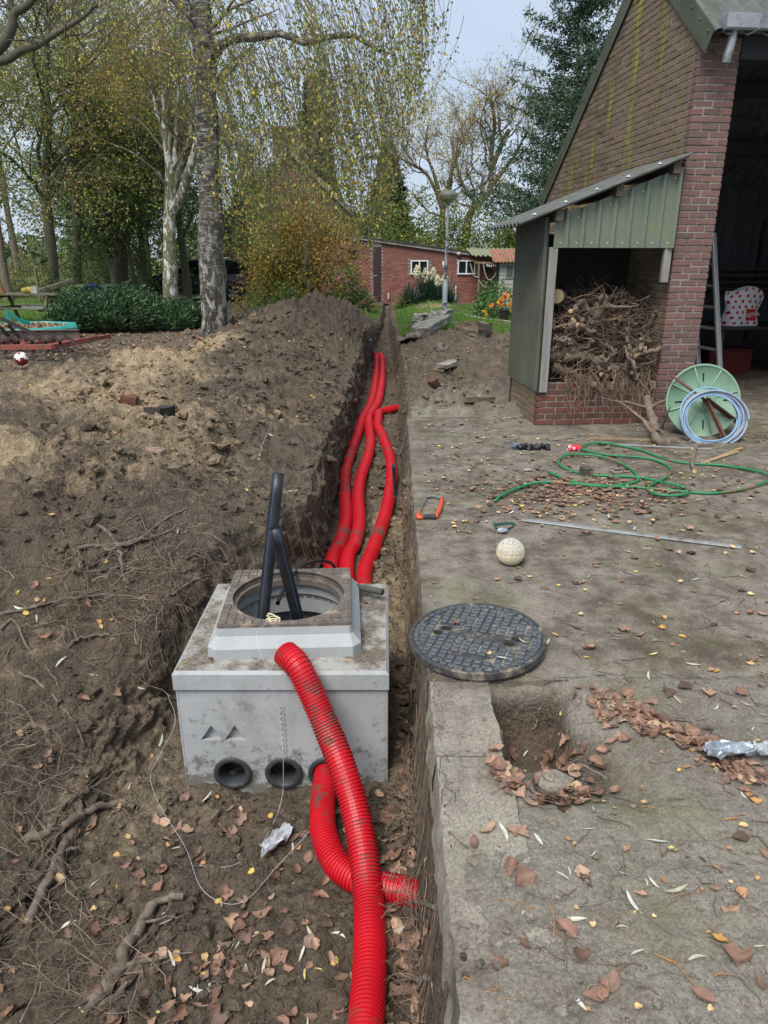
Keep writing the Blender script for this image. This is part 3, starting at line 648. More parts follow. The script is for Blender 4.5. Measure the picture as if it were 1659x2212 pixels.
# ============================================================ MANHOLE COVER
mc = P(1030, 1395, 0); mc.z = .0
CIRD = mat('sand_filled_iron', (.022, .025, .028), (.07, .065, .058), rough=.7, sc=30, bump=.5, bsc=180, bd=.002, dirt=(.23, .195, .15), dlo=.50, dhi=.62, dsc=11)
CIR = mat('blue_black_cast_iron_cover', (.060, .070, .082), (.10, .112, .125), rough=.5, sc=30, bump=.5, bsc=180, bd=.002, dirt=(.21, .175, .13), dlo=.57, dhi=.66, dsc=17, metal=.2)
ml = thing('manhole_cover', 'round dark cast iron manhole cover with square studs lying flat on the slab edge', 'manhole cover', (mc.x, mc.y, 0.0))
ml.rotation_euler = (math.radians(2), math.radians(-1.5), math.radians(-22)); RM = .305
g = G(); lathe(g, [(0, .0), (RM-.03, .0), (RM-.012, .006), (RM-.012, .016), (RM-.002, .020), (RM, .024), (RM, .052), (RM-.004, .056), (RM-.016, .056), (RM-.019, .050), (0, .050)], 96); g.obj('plate', CIRD, ml)
g = G(); st = .0405; slots = [(-.115, -.165), (-.115, -.125), (.12, .15), (.12, .115)]
slots = [(-.175, -.028), (-.150, .022), (.175, .028), (.150, -.022)]
def skip(x, y):
    if any(abs(x-a) < .036 and abs(y-b) < .026 for a, b in slots): return True
    return abs(y+.0) < .045 and abs(x) < .11 and True
for i in range(-8, 9):
    for j in range(-8, 9):
        x, y = (i+.5)*st*.98, (j+.5)*st*.78
        if math.hypot(x, y) < RM-.045 and not skip(x, y) and not (abs(y+.17) < .018 and abs(x-.02) < .1): box(g, (x, y, .0535), (st*.37, st*.28, .0042), .0018)
for k in range(44):
    a = 2*math.pi*k/44; box(g, ((RM-.032)*math.cos(a), (RM-.032)*math.sin(a), .0535), (.010, .015, .0042), .0018, RZ(a))
g.obj('stud_pattern', CIR, ml, kind='stuff')
g = G(); T = lambda x, y, a: Matrix.Translation((x, y, .0515))@Matrix.Rotation(a, 4, 'Z')
textg(g, 'SVA', .062, T(.03, 0, math.pi), .004); textg(g, 'e', .05, T(-.075, 0, math.pi), .004); lathe(g, [(.024, .0), (.024, .0025), (.029, .0025), (.029, 0)], 24, (-.075, 0, .051))
textg(g, 'VA.C10.25', .020, T(.02, -.17, math.pi), .003); textg(g, 'K-0170', .020, T(.03, .195, math.pi), .003); g.obj('cast_lettering', CIR, ml, kind='stuff')
for (a, b) in slots:
    g = G(); prism(g, [(a+.024*math.cos(t), b+.013*math.sin(t)) for t in np.linspace(0, 2*math.pi, 12, endpoint=False)], .0502, .0556); g.obj('lifting_slot', DARK, ml)
# ============================================================ GARAGE (brick gable) AND WOODSHED
GO = Vector((2.85, 7.43, 0)); GA = math.radians(5.5); GM = Matrix.Translation(GO)@Matrix.Rotation(GA, 4, 'Z')
def brick_mat(name, c1, c2, moss=0, specks=0, sc=1.):
    m, nt, b = new_mat(name); n = N(nt)
    col = n.mix(n.rnd(), c1, c2); col = n.mix(1., col, n._a().outputs['Color'], 'MULTIPLY')
    col = n.mix(n.ramp(n.noise(35, 6, .7), .35, .75, 0, .5), col, tuple(x*.45 for x in c1))
    if moss:
        st = n.noise(2.6, 5, .6, n.scale(n.pos, (1, 1.2, .22))); big = n.noise(.8, 3)
        col = n.mix(n.ramp(st, .46, .66, .12, .95), col, n.mix(n.ramp(n.noise(30, 3), .3, .7), (.10, .085, .035), (.17, .145, .05)))
        col = n.mix(n.ramp(st, .56, .66, 0, .8), col, (.30, .265, .055))
    if specks: col = n.mix(n.ramp(n.voro(38), .07, .10, .9, 0), col, (.62, .58, .55))
    n.val(b.inputs['Base Color'], col); b.inputs['Roughness'].default_value = .88; b.inputs['Specular IOR Level'].default_value = .2
    n.l(n.bump(n.noise(120, 5, .65), .5, .004), b.inputs['Normal']); return m
BR_P = brick_mat('purple_red_brick', (.205, .112, .096), (.13, .088, .080), 0, 1); BR_G = brick_mat('mossy_brown_brick', (.23, .155, .112), (.165, .12, .092), 1)
BR_L = brick_mat('damp_red_brick', (.19, .070, .052), (.10, .060, .050), 0, 0); MOR = mat('grey_mortar', (.30, .28, .245), (.20, .185, .155), rough=.95, sc=20, dirt=(.09, .085, .05), dlo=.5, dhi=.65, dsc=6)
BR_F = brick_mat('orange_red_brick_far', (.28, .115, .095), (.21, .09, .078))
BRL, BRH, BRJ, BRW = .194, .050, .013, .095
_bm = {}
def brick_mesh(L, m):
    k = (round(L, 3), m.name)
    if k not in _bm: g = G(); box(g, (0, 0, 0), (L/2, BRW/2, BRH/2), .003); _bm[k] = g.mesh('brick', m)
    return _bm[k]
def lay(parent, rows, m, x0f, x1f, z0, tf, limit=300, key=None, offs=.5, name='brick', inv=None):
    """brickwork in the local x,z plane, face at y=0 looking to -y; tf maps (x,y,z)->parent space + angle"""
    out = []
    for k in range(rows):
        z = z0+(k+.5)*(BRH+BRJ); a, b = x0f(z), x1f(z)
        if b-a < .04: continue
        x = a - ((BRL+BRJ)*offs if k % 2 else 0) if inv is None else inv(k)
        while x < b:
            l, r = max(x, a), min(x+BRL, b)
            if r-l > .035: out.append(((l+r)/2, z, r-l))
            x += BRL+BRJ
    if key: out.sort(key=key)
    M, ang = tf; rr = np.random.default_rng(len(out))
    for (x, z, L) in out[:limit]:
        o = ob(name, brick_mesh(L, m), parent); p = M@Vector((x, BRW/2+rr.normal()*.0015, z)); o.location = p; o.rotation_euler = (rr.normal()*.006, rr.normal()*.006, ang+rr.normal()*.006)
    if len(out) > limit:
        g = G(); A = np.array(M)
        for (x, z, L) in out[limit:]:
            h = G(); box(h, (x, BRW/2+rr.normal()*.0015, z), (L/2, BRW/2, BRH/2), .0025); c = rr.uniform(.62, 1.3); g.merge(h, M); g.C[-1] = np.tile((c, c*rr.uniform(.93, 1.07), c), (24, 1))
        g.obj('bricks', m, parent, kind='stuff')
    return out
garage = thing('garage', 'tall brick garage with mossy gable wall and dark open front at the right', 'garage', GO, GA)
HF, HR, YR_, HB, YB = 3.56, 4.57, 1.344, 2.46, 4.39
def roofz(y): return HF+(HR-HF)*y/YR_ if y < YR_ else HR-(HR-HB)*(y-YR_)/(YB-YR_)
# mortar cores
g = G(); prism(g, [(0.10, 0), (YB-.003, 0), (YB-.003, HB-.03), (YR_, HR-.03), (0.10, HF+.04)], -.21, -.007, Matrix(((0, 0, -1, 0), (1, 0, 0, 0), (0, 1, 0, 0), (0, 0, 0, 1))))
box(g, (.1925, .112, HF/2-.02), (.185, .105, HF/2-.02)); g.obj('mortar', MOR, garage)
PW = .385
def prow(k): return 0
out = []
for k in range(56):    # pier bricks: 2 stretchers / closer-stretcher-closer
    z = (k+.5)*(BRH+BRJ); w = (PW-BRJ)/2
    if k % 2: segs = [(0, w), (w+BRJ, PW)]
    else: segs = [(0, .105), (.105+BRJ, PW-.095-BRJ), (PW-.095, PW)]
    for a, b in segs: out.append((a, b, z))
rr = np.random.default_rng(2)
for a, b, z in out:
    o = ob('brick', brick_mesh(b-a, BR_P), garage, ((a+b)/2, BRW/2+rr.normal()*.002, z)); o.rotation_euler = (rr.normal()*.008, rr.normal()*.006, rr.normal()*.008)
# pier return inside the opening, and gable skin: local x (along wall) -> y', face looks to -x'
TG = Matrix(((0, 1, 0, 0), (-1, 0, 0, 0), (0, 0, 1, 0), (0, 0, 0, 1)))
def gx0(z): # along = -y' ; runs from back to front
    if z < HB: return -YB
    return -(YR_+(HR-z)/(HR-HB)*(YB-YR_))+.02
def gx1(z): return -.108 if z < HF+.02 else -((z-HF)/(HR-HF)*YR_)-.06
lay(garage, 72, BR_G, gx0, gx1, 0, (TG, -math.pi/2), 300, key=lambda q: (0 if q[1] > 2.0 - .12*q[0] else 1, abs(q[0])+.25*abs(q[1]-3)), inv=lambda k: -YB-(.1 if k % 2 else 0))
GRN = mat('dark_green_coated_steel', (.05, .065, .04), (.075, .09, .06), rough=.5, sc=3, bump=.05, dirt=(.045, .05, .03), dlo=.5, dhi=.7, dsc=4)
def verge(y0, z0, y1, z1, nm):
    g = G(); bar(g, (-.022, y0, z0-.02), (-.022, y1, z1-.02), .004, .20, 0); bar(g, (.06, y0, z0+.084), (.06, y1, z1+.084), .17, .006, 0)
    for t in np.linspace(.03, .97, 9):
        lathe(g, [(0, .012), (.012, .010), (.014, 0)], 8, (-.025, y0+(y1-y0)*t, z0+(z1-z0)*t+.03), RY(-math.pi/2))
    g.obj(nm, GRN, garage)
verge(-.20, HF-.10, YR_, HR+.06, 'verge_flashing'); verge(YB+.1, HB-.04, YR_, HR+.06, 'verge_flashing')
def corr(g, L, W, pitch, amp, thick=.006, prof='sine', M=None, n=8, col=None):
    """sheet: ribs run along y (length L), waves across x (width W)"""
    if prof == 'sine': xs = np.linspace(0, W, int(W/pitch*n)+1); zs = amp*np.sin(xs/pitch*2*math.pi)
    else:
        a = [(0, 0), (.50, 0), (.60, 1), (.82, 1), (.92, 0)]; xs, zs = [], []
        for k in range(int(W/pitch)+1):
            for (p, q) in a:
                if (k+p)*pitch <= W: xs.append((k+p)*pitch); zs.append(q*amp)
        xs.append(W); zs.append(0); xs, zs = np.array(xs), np.array(zs)
    k = len(xs); v = []
    for y in (0, L):
        for dz in (0, -thick): v.append(np.stack([xs, np.full(k, y), zs+dz], 1))
    v = np.concatenate(v); i = np.arange(k-1)
    f = np.concatenate([np.stack([i, i+1, 2*k+i+1, 2*k+i], 1), np.stack([k+i, 3*k+i, 3*k+i+1, k+i+1], 1), np.stack([i, k+i, k+i+1, i+1], 1), np.stack([2*k+i, 2*k+i+1, 3*k+i+1, 3*k+i], 1)])
    if M is not None: A = np.array(M); v = v@A[:3, :3].T+A[:3, 3]
    g.add(v, f, col); return g
ASB = mat('weathered_fibre_cement', (.065, .07, .07), (.12, .125, .12), rough=.85, sc=6, bump=.4, dirt=(.06, .065, .035), dlo=.5, dhi=.65, dsc=7)
def slopeM(ya, za, yb, zb, x0):  # sheet y axis runs from a to b
    d = Vector((0, yb-ya, zb-za)); L = d.length; d.normalize(); x = Vector((1, 0, 0)); nrm = x.cross(d)
    return Matrix(((x.x, d.x, nrm.x, x0), (x.y, d.y, nrm.y, ya), (x.z, d.z, nrm.z, za), (0, 0, 0, 1))), L
for (ya, za, yb, zb) in ((-.26, HF-.06, YR_, HR+.10), (YR_, HR+.10, YB+.3, HB-.08)):
    M_, L = slopeM(ya, za, yb, zb, -.02); g = G(); corr(g, L, 5.6, .177, .025, M=M_); g.obj('roof_sheet', ASB, garage)
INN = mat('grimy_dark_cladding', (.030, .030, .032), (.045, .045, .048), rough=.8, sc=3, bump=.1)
# inner walls, far end, back cladding, gutter
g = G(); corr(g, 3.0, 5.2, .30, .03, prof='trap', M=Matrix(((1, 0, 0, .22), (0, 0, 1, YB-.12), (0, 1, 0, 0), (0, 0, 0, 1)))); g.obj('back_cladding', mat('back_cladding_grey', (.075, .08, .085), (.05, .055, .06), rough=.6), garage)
g = G(); box(g, (4.45, .10, 1.7), (1.45, .09, 1.7)); box(g, (5.5, 2.2, 1.9), (.08, 2.0, 1.9)); box(g, (2.9, YB, 1.2), (2.6, .06, 1.2)); g.obj('outer_wall_and_light_block', MOR, garage)  # unseen front stretch right of the opening is added to darken the interior
g = G()
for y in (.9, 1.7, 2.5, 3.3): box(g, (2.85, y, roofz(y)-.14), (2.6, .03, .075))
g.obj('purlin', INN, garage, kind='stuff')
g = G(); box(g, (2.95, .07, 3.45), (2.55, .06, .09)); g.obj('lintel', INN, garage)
ZNC = mat('weathered_zinc', (.22, .23, .24), (.33, .34, .35), rough=.5, metal=.5, sc=9, bump=.1, dirt=(.10, .085, .07), dlo=.52, dhi=.7, dsc=5)
gt = thing('gutter', 'zinc box gutter under the garage eave with a short cut downpipe', 'gutter', GM@Vector((.08, -.2, 3.58)), GA)
pr_ = [(-.07, .06), (-.07, -.05), (-.055, -.065), (.055, -.065), (.07, -.05), (.07, .06), (.064, .06), (.064, -.047), (.05, -.058), (-.05, -.058), (-.063, -.047), (-.063, .06)]
g = G(); prism(g, pr_, 0, 5.3, Matrix(((0, 0, 1, 0), (1, 0, 0, 0), (0, 1, 0, 0), (0, 0, 0, 1)))); box(g, (0, 0, -.005), (.003, .066, .058)); g.obj('trough', ZNC, gt)
g = G(); tubes(g, [(.10, 0, -.06), (.10, .005, -.13), (.085, .02, -.30)], [.038]*3, 20); tubes(g, [(.085, .02, -.30), (.10, .005, -.13), (.10, 0, -.06)], [.034]*3, 20); g.obj('downpipe', ZNC, gt, smooth=True)
g = G(); box(g, (2.8, 2.2, -.02), (2.75, 2.17, .032)); gf = g.obj('garage_floor', SLAB, loc=GO+Vector((0, 0, .0)), kind='structure', label='dusty concrete floor inside the open garage'); gf.rotation_euler = (0, 0, GA)
# ---------------- woodshed lean-to
WX = -1.27
ws = thing('woodshed', 'small lean-to woodshed of green metal sheets on a low brick wall against the garage', 'woodshed', GM@Vector((WX, 0, 0)), GA)
def WL(x, y, z): return (x-WX, y, z)
lay(ws, 7, BR_L, lambda z: 0, lambda z: 1.262, 0.0, (Matrix.Identity(4), 0), 300)
lay(ws, 7, BR_G, lambda z: -1.02, lambda z: -.108, 0.0, (TG, -math.pi/2), 300)
g = G(); box(g, (.64, .052, .218), (.622, .045, .218)); box(g, (.052, .56, .218), (.045, .455, .218)); g.obj('mortar', MOR, ws)
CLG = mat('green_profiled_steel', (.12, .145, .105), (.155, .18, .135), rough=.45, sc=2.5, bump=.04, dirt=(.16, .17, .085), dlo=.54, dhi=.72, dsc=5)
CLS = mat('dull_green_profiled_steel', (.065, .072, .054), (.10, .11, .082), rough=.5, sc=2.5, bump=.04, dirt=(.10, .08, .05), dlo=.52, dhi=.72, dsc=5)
GWD = mat('silver_grey_timber', (.26, .25, .235), (.17, .16, .145), rough=.85, sc=30, bump=.5, stretch=(1, 1, .08), bsc=60)
def rz2(x): return 1.94+.38*(x+1.6)      # roof underside over x'
# front cladding (sloped top)
p = .152; xs, zs = [], []
for k in range(9):
    for q, h in ((0, 0), (.52, 0), (.66, 1), (.84, 1), (.98, 0)):
        xs.append(-1.215+(k+q)*p-.02); zs.append(h*.028)
xs = np.array(xs); zs = np.array(zs); ok = xs <= -.035; xs, zs = xs[ok], zs[ok]; xs = np.append(xs, -.03); zs = np.append(zs, 0.)
k = len(xs); vb = np.stack([xs-WX, -.045-zs, np.full(k, 1.745)], 1); vt = np.stack([xs-WX, -.045-zs, [rz2(x)-.07 if x > -1.12 else rz2(x)-.02 for x in xs]], 1)
off = np.array((0, .004, 0)); i = np.arange(k-1); V_ = np.concatenate([vb, vt, vb+off, vt+off])
g = G(); g.add(V_, np.concatenate([np.stack([i, i+1, k+i+1, k+i], 1), np.stack([2*k+i, 3*k+i, 3*k+i+1, 2*k+i+1], 1), np.stack([i, 2*k+i, 2*k+i+1, i+1], 1), np.stack([k+i, k+i+1, 3*k+i+1, 3*k+i], 1)]))
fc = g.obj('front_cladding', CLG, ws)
SCR = mat('bare_screw_head', (.55, .56, .55), rough=.4, bump=0)
for kx in range(0, 8):
    for zz in ([1.79] + ([rz2(-1.1+kx*p)-.17] if kx % 2 else [])):
        g = G(); lathe(g, [(0, .004), (.007, .003), (.008, 0)], 8, (0, 0, 0), RX(math.pi/2)); g.obj('screw', SCR, fc, loc=(-1.20+.035+kx*p-WX, -.0455, zz))
# side cladding
g = G(); corr(g, 1.66, 1.10, .078, .026, thick=.004, prof='trap', M=Matrix(((0, 0, -1, 0), (1, 0, 0, -.03), (0, 1, 0, 0), (0, 0, 0, 1))))
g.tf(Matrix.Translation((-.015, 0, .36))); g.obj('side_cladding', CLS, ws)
g = G(); box(g, (.045, -.008, 1.05), (.042, .032, .70), .006); g.obj('corner_post', GWD, ws)
g = G(); box(g, WL(-.075, -.01, 1.59), (.036, .026, .165), .003); g.obj('hanging_batten', GWD, ws)
for x in (-1.22, -.66, -.13):
    g = G(); box(g, WL(x, .45, rz2(x)-.055), (.035, .57, .05), .004); g.obj('purlin', mat('brown_weathered_timber', (.075, .055, .042), (.12, .09, .07), rough=.9), ws)
d = Vector((1.60, 0, .38*1.60)); L = d.length; d.normalize(); yv = Vector((0, 1, 0)); nv = d.cross(yv)
Mr = Matrix(((yv.x, d.x, -nv.x*-1, -1.62-WX), (yv.y, d.y, nv.y, -.17), (yv.z, d.z, nv.z, rz2(-1.62)+.02), (0, 0, 0, 1)))
g = G(); corr(g, L, 1.28, .128, .019, thick=.007, M=Mr); g.obj('roof_sheet', ASB, ws)
for t in (.1, .28, .46, .64, .82):
    g = G(); lathe(g, [(0, .018), (.012, .016), (.013, .006), (.024, .004), (.026, 0)], 8); pq = Mr@Vector((.032+.0, L*t, .019)); g.obj('roof_screw', SCR, ws, loc=pq)
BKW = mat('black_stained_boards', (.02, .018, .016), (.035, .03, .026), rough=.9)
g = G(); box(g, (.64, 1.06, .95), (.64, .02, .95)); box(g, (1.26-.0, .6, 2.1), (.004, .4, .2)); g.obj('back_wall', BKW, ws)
g = G(); box(g, (.67, .56, .02), (.56, .44, .04)); g.obj('floor', SOIL, ws)
# ---------------- wood in the shed
BRK = mat('grey_brown_bark', (.115, .085, .062), (.21, .165, .125), rough=.9, sc=18, bump=.8, bsc=90, bd=.006, useattr=True)
CUT = mat('pale_sawn_wood', (.42, .28, .15), (.55, .40, .23), rough=.8, sc=30)
TWG = mat('brown_twigs', (.085, .055, .038), (.22, .155, .11), rough=.85, sc=10, bump=0, useattr=True)
def wander(rr, a, b, n, amp):
    a, b = np.array(a, float), np.array(b, float); p = a+(b-a)*np.linspace(0, 1, n)[:, None]
    w = np.cumsum(rr.normal(size=(n, 3)), 0); w -= w[0]; w -= np.linspace(0, 1, n)[:, None]*w[-1]; return p+w*amp
def branch(name, label, pts, r0, r1, rr, n=14, amp=.012, parent=None, cut=True, twigs=3, group=None, m=None, cat='branch'):
    c = np.array(pts[0], float); p = spline(pts, n)-c; p[1:-1] += rr.normal(size=(n-2, 3))*amp; r = np.linspace(r0, r1, n)*(1+.10*rr.normal(size=n))
    g = G(); tubes(g, p, r, 9, None, cap=not cut)
    for _ in range(twigs):
        k = rr.integers(2, n-1); q = p[k]; L = rr.uniform(5, 11)*r0; dvec = rr.normal(size=3); dvec[2] = abs(dvec[2])*.5; dvec /= np.linalg.norm(dvec)
        tubes(g, wander(rr, q, q+dvec*L, 6, L*.03), np.linspace(r[k]*.45, r[k]*.1, 6), 5)
    o = g.obj(name, m or BRK, parent, True, loc=c, label=label, cat=cat, group=group)
    if cut:
        h = G(); d = p[0]-p[1]; d /= np.linalg.norm(d); qv = Vector(d).to_track_quat('Z', 'Y').to_matrix(); lathe(h, [(0, r[0]*.15), (r[0]*.95, .0), (r[0]*.98, -.006)], 12, p[0]-d*.001, np.array(qv)); h.obj('cut_end', CUT, o)
    return o
rr = np.random.default_rng(21)
def WG(x, y, z): return GM@Vector((x, y, z))
def inshed(u, v, y=0.12): # point in the shed front plane seen at u,v
    q = PY(u, v, 7.33+y); return q
SH = [((1186, 768), (1235, 762), (1310, 790), (.058, .05), 'thick pale log lying along the low wall of the woodshed, left'),
      ((1196, 790), (1255, 815), (1290, 832), (.045, .03), 'peeled crooked root lying over the brick ledge of the woodshed'),
      ((1310, 640), (1280, 690), (1262, 712), (.055, .04), 'split orange-brown stump piece on top of the heap in the woodshed'),
      ((1330, 700), (1318, 780), (1296, 850), (.026, .02), 'upright split branch hanging down over the brick wall of the woodshed'),
      ((1395, 755), (1370, 760), (1345, 800), (.03, .02), 'splintered branch at the right edge of the brushwood heap'),
      ((1222, 770), (1275, 774), (1330, 800), (.04, .03), 'grey curved root in the middle of the brushwood heap'),
      ((1238, 672), (1262, 650), (1280, 700), (.028, .02), 'short branch with bright sawn end near the top of the heap'),
      ((1240, 690), (1220, 720), (1205, 750), (.036, .03), 'forked branch leaning by the wooden corner post of the woodshed'),
      ((1418, 672), (1400, 700), (1385, 725), (.016, .012), 'thin charred branch pointing up by the garage brick wall')]
for (a, b, c, (r0, r1), lab) in SH:
    ya = rr.uniform(-.05, .15) if a[1] > 700 else rr.uniform(.1, .3)
    branch('log' if r0 > .04 else 'branch', lab, [inshed(*a, ya), inshed(*b, ya+.03), inshed(*c, ya+(-.12 if c[1] > 820 else .02))], r0, r1, rr, cat='log' if r0 > .04 else 'branch', twigs=2)
o = branch('log', 'round log with pale sawn end behind the corner post of the woodshed', [inshed(1203, 640, .25), inshed(1207, 645, .55), inshed(1208, 646, .9)], .085, .085, rr, twigs=0, amp=.0, cat='log')
for (u, v, r_) in ((1232, 672, .022), (1258, 690, .02), (1218, 705, .018), (1300, 662, .02), (1340, 690, .022)):
    q = inshed(u, v, .12); branch('branch', 'short sawn branch stub in the brushwood, cut end %s' % {1232: 'at the upper left', 1258: 'below the stump piece', 1218: 'beside the corner post', 1300: 'at the top middle of the heap', 1340: 'at the right of the heap'}[u], [q, q+Vector((.06, .2, -.03)), q+Vector((.1, .42, .0))], r_, r_*.8, rr, twigs=1)
for k in range(24):
    u, v = rr.uniform(1200, 1395), rr.uniform(700, 820); q = inshed(u, v, rr.uniform(-.02, .12)); d = Vector((rr.normal(), abs(rr.normal())*.35, rr.normal()*.45)).normalized()*rr.uniform(.18, .38); rb_ = rr.uniform(.010, .026); c_ = q+d*.5+Vector(rr.normal(size=3))*.04
    e_ = q+d; l_ = GM.inverted()@e_; l_.x = min(max(l_.x, -1.12), -.06); l_.z = max(l_.z, .5); l_.y = min(l_.y, .95); branch('branch', 'crooked dry branch tangled in the brushwood heap', [q, c_, GM@l_], rb_, rb_*.6, rr, twigs=2, group='crooked branches in the brushwood heap', cut=rb_ > .016)
# the brushwood itself
B_ = 1900; n_ = 8; c0 = WG(-.62, .3, .45); P_ = np.zeros((B_, n_, 3)); R_b = np.zeros((B_, n_)); cc = np.zeros((B_, 3))
for k in range(B_):
    x = rr.uniform(-1.14, -.08); tmax = .52+.48*math.sin((x+1.2)/1.15*math.pi)**.7*.95; y = rr.uniform(-.02, .85); z = .45+tmax*rr.uniform(0, 1)*(.75+.25*rr.random())
    a = np.array(WG(x, y, z)); d = rr.normal(size=3)*(.9, .5, .55); d /= np.linalg.norm(d); L = rr.uniform(.12, .5)
    P_[k] = wander(rr, a-d*L/2, a+d*L/2, n_, .014)
    q = P_[k]; loc = (q-np.array(GO))@np.array(RZ(GA)); loc[:, 0] = np.clip(loc[:, 0], -1.15, -.04); fr = loc[:, 1] < -.10; loc[:, 1] = np.maximum(loc[:, 1], -.16); loc[:, 1] = np.minimum(loc[:, 1], .98); inside = loc[:, 1] > -.02
    loc[:, 2] = np.where(inside, np.maximum(loc[:, 2], .46), np.maximum(loc[:, 2], .06)); P_[k] = loc@np.array(RZ(GA)).T+np.array(GO)
    R_b[k] = np.linspace(1, .3, n_)*rr.choice([.0022, .003, .005, .009], p=[.45, .3, .18, .07]); cc[k] = rr.uniform(.5, 1.35)
g = G(); tubes(g, P_-np.array(c0), R_b, 4, cc)
# hanging ones over the ledge
B2 = 150; P2 = np.zeros((B2, n_, 3))
for k in range(B2):
    x = rr.uniform(-1.0, -.05); a = np.array(WG(x, .02, .5+rr.uniform(0, .12))); b = np.array(WG(x+rr.normal()*.18, -.07-rr.random()*.1, rr.uniform(.08, .42))); P2[k] = wander(rr, a, b, n_, .012)
tubes(g, P2-np.array(c0), np.linspace(1, .4, n_)[None]*rr.choice([.002, .003, .006], size=(B2, 1)), 4, rr.uniform(.6, 1.4, (B2, 1))*np.ones((1, 3)))
g.obj('brushwood', TWG, None, loc=c0, kind='stuff', label='tangled brown brushwood and roots heaped in the woodshed', cat='brushwood')
# ---------------- garage contents
ALU = mat('dull_aluminium', (.45, .46, .47), (.55, .56, .57), rough=.35, metal=.7, bump=0)
ld = thing('ladder', 'double aluminium ladder standing inside the garage against the brick pier', 'ladder', GM@Vector((.50, .95, 0)), GA)
DK = mat('dark_steel', (.03, .028, .026), (.05, .045, .04), rough=.6, bump=0)
def rail(a, b, nm='rail'):
    g = G(); bar(g, a, b, .065, .03, .002); bar(g, np.array(a)+(.02, -.016, 0), np.array(b)+(.02, -.016, 0), .012, .004); o = g.obj(nm, ALU, ld)
    for t in np.linspace(.08, .95, 8):
        g = G(); p = np.array(a)+(np.array(b)-np.array(a))*t; lathe(g, [(.006, .002), (.011, .002), (.011, 0)], 10, (0, 0, 0), RX(math.pi/2)); g.obj('rung_rivet', DK, o, loc=p+np.array((-.008, -.016, 0)))
la, lb = PY(1562, 860, 8.35), PY(1541, 503, 8.75); W_ = lambda p: GM.inverted()@p-Vector((.50, .95, 0))
a1, b1 = W_(la), W_(lb); a1.z = 0; rail(a1, b1); rail(Vector((a1.x-.04, a1.y+.42, 0)), Vector((b1.x-.05, b1.y+.42, b1.z)))
for k in range(8):
    t = .08+k*.124; p1 = a1.lerp(b1, t); g = G(); bar(g, p1+Vector((-.0, .02, 0)), p1+Vector((-.05, .41, 0)), .026, .03, .004); g.obj('rung', ALU, ld)
tb = thing('table', 'dark old wooden table with turned legs inside the garage', 'table', GM@Vector((2.75, 2.9, 0)), GA)
TBL = mat('black_brown_varnished_wood', (.03, .026, .02), (.05, .045, .03), rough=.5)
g = G(); box(g, (0, 0, .735), (.75, .45, .018), .006); g.obj('tabletop', TBL, tb)
for sx in (-1, 1):
    for sy in (-1, 1):
        g = G(); lathe(g, [(0, 0), (.022, 0), (.028, .06), (.022, .12), (.036, .30), (.026, .42), (.040, .46), (.028, .50), (.034, .716)], 14, (0, 0, 0)); o = g.obj('leg', TBL, tb, True, loc=(sx*.62, sy*.36, .0))
# spotted bag
WHT = mat('white_plastic_bag', (.72, .72, .72), (.82, .82, .82), rough=.4, sc=6, bump=.5, bsc=14, bd=.02); RDD = mat('red_print', (.62, .012, .02), rough=.45, bump=0)
bgp = GM@Vector((2.45, 2.72, .756)); bag = thing('shopping_bag', 'white shopping bag with red dots and a red square label on the garage table', 'bag', bgp, GA)
def bagpt(u, v):   # u -1..1 across, v 0..1 up, front skin
    w = .25+.03*v-.05*max(0, v-.75)*4*.3; x = u*w+.03*v+.02*math.sin(7*v+2*u); y = -.12+.06*v+.018*math.sin(5*u+6*v)+.11*abs(u)**4; z = .50*v*(1-.06*u*u)+(.03*math.sin(4*u+1) if v > .9 else 0)
    return (x, y, z)
g = G(); nu, nv_ = 17, 13; v = []; 
for sgn in (1, -1):
    for j in range(nv_):
        for i in range(nu):
            x, y, z = bagpt(-1+2*i/(nu-1), j/(nv_-1)); v.append((x, y if sgn > 0 else .10-y*.6-.06, z))
f = []
for s_ in (0, 1):
    for j in range(nv_-1):
        for i in range(nu-1):
            a = s_*nu*nv_+j*nu+i; q = (a, a+1, a+nu+1, a+nu); f.append(q if s_ == 0 else q[::-1])
for j in range(nv_-1):
    for i in (0, nu-1): a = j*nu+i; b = nu*nv_+a; f.append((a, a+nu, b+nu, b))
g.add(v, f); g.obj('bag_body', WHT, bag, True)
g = G()
for j in range(7):
    for i in range(6):
        u0 = -.9+i*.36+(.18 if j % 2 else 0); v0 = .08+j*.145
        if abs(u0) > .97 or v0 > .97 or (abs(u0-.3) < .42 and abs(v0-.30) < .2): continue
        n = 12; c = [np.array(bagpt(u0+.075*math.cos(t), v0+.042*math.sin(t)))+(0, -.005, 0) for t in np.linspace(0, 2*math.pi, n, endpoint=False)]; g.add(c, [tuple(range(n))])
g.obj('dot_print', RDD, bag, kind='stuff')
g = G(); q = []
for j in range(5):
    for i in range(5): q.append(np.array(bagpt(.02+.56*i/4, .14+.32*j/4))+(0, -.005, 0))
g.add(q, [(j*5+i, j*5+i+1, j*5+i+6, j*5+i+5) for j in range(4) for i in range(4)]); lab_ = g.obj('label_patch', RDD, bag)
cc_ = bagpt(.30, .30); g = G(); textg(g, 'HEMA', .082, Matrix.Translation((cc_[0], cc_[1]-.022, cc_[2]))@Matrix.Rotation(math.radians(-8), 4, 'Y')@Matrix.Rotation(math.pi/2, 4, 'X'), .002); g.obj('lettering', WHT, lab_)
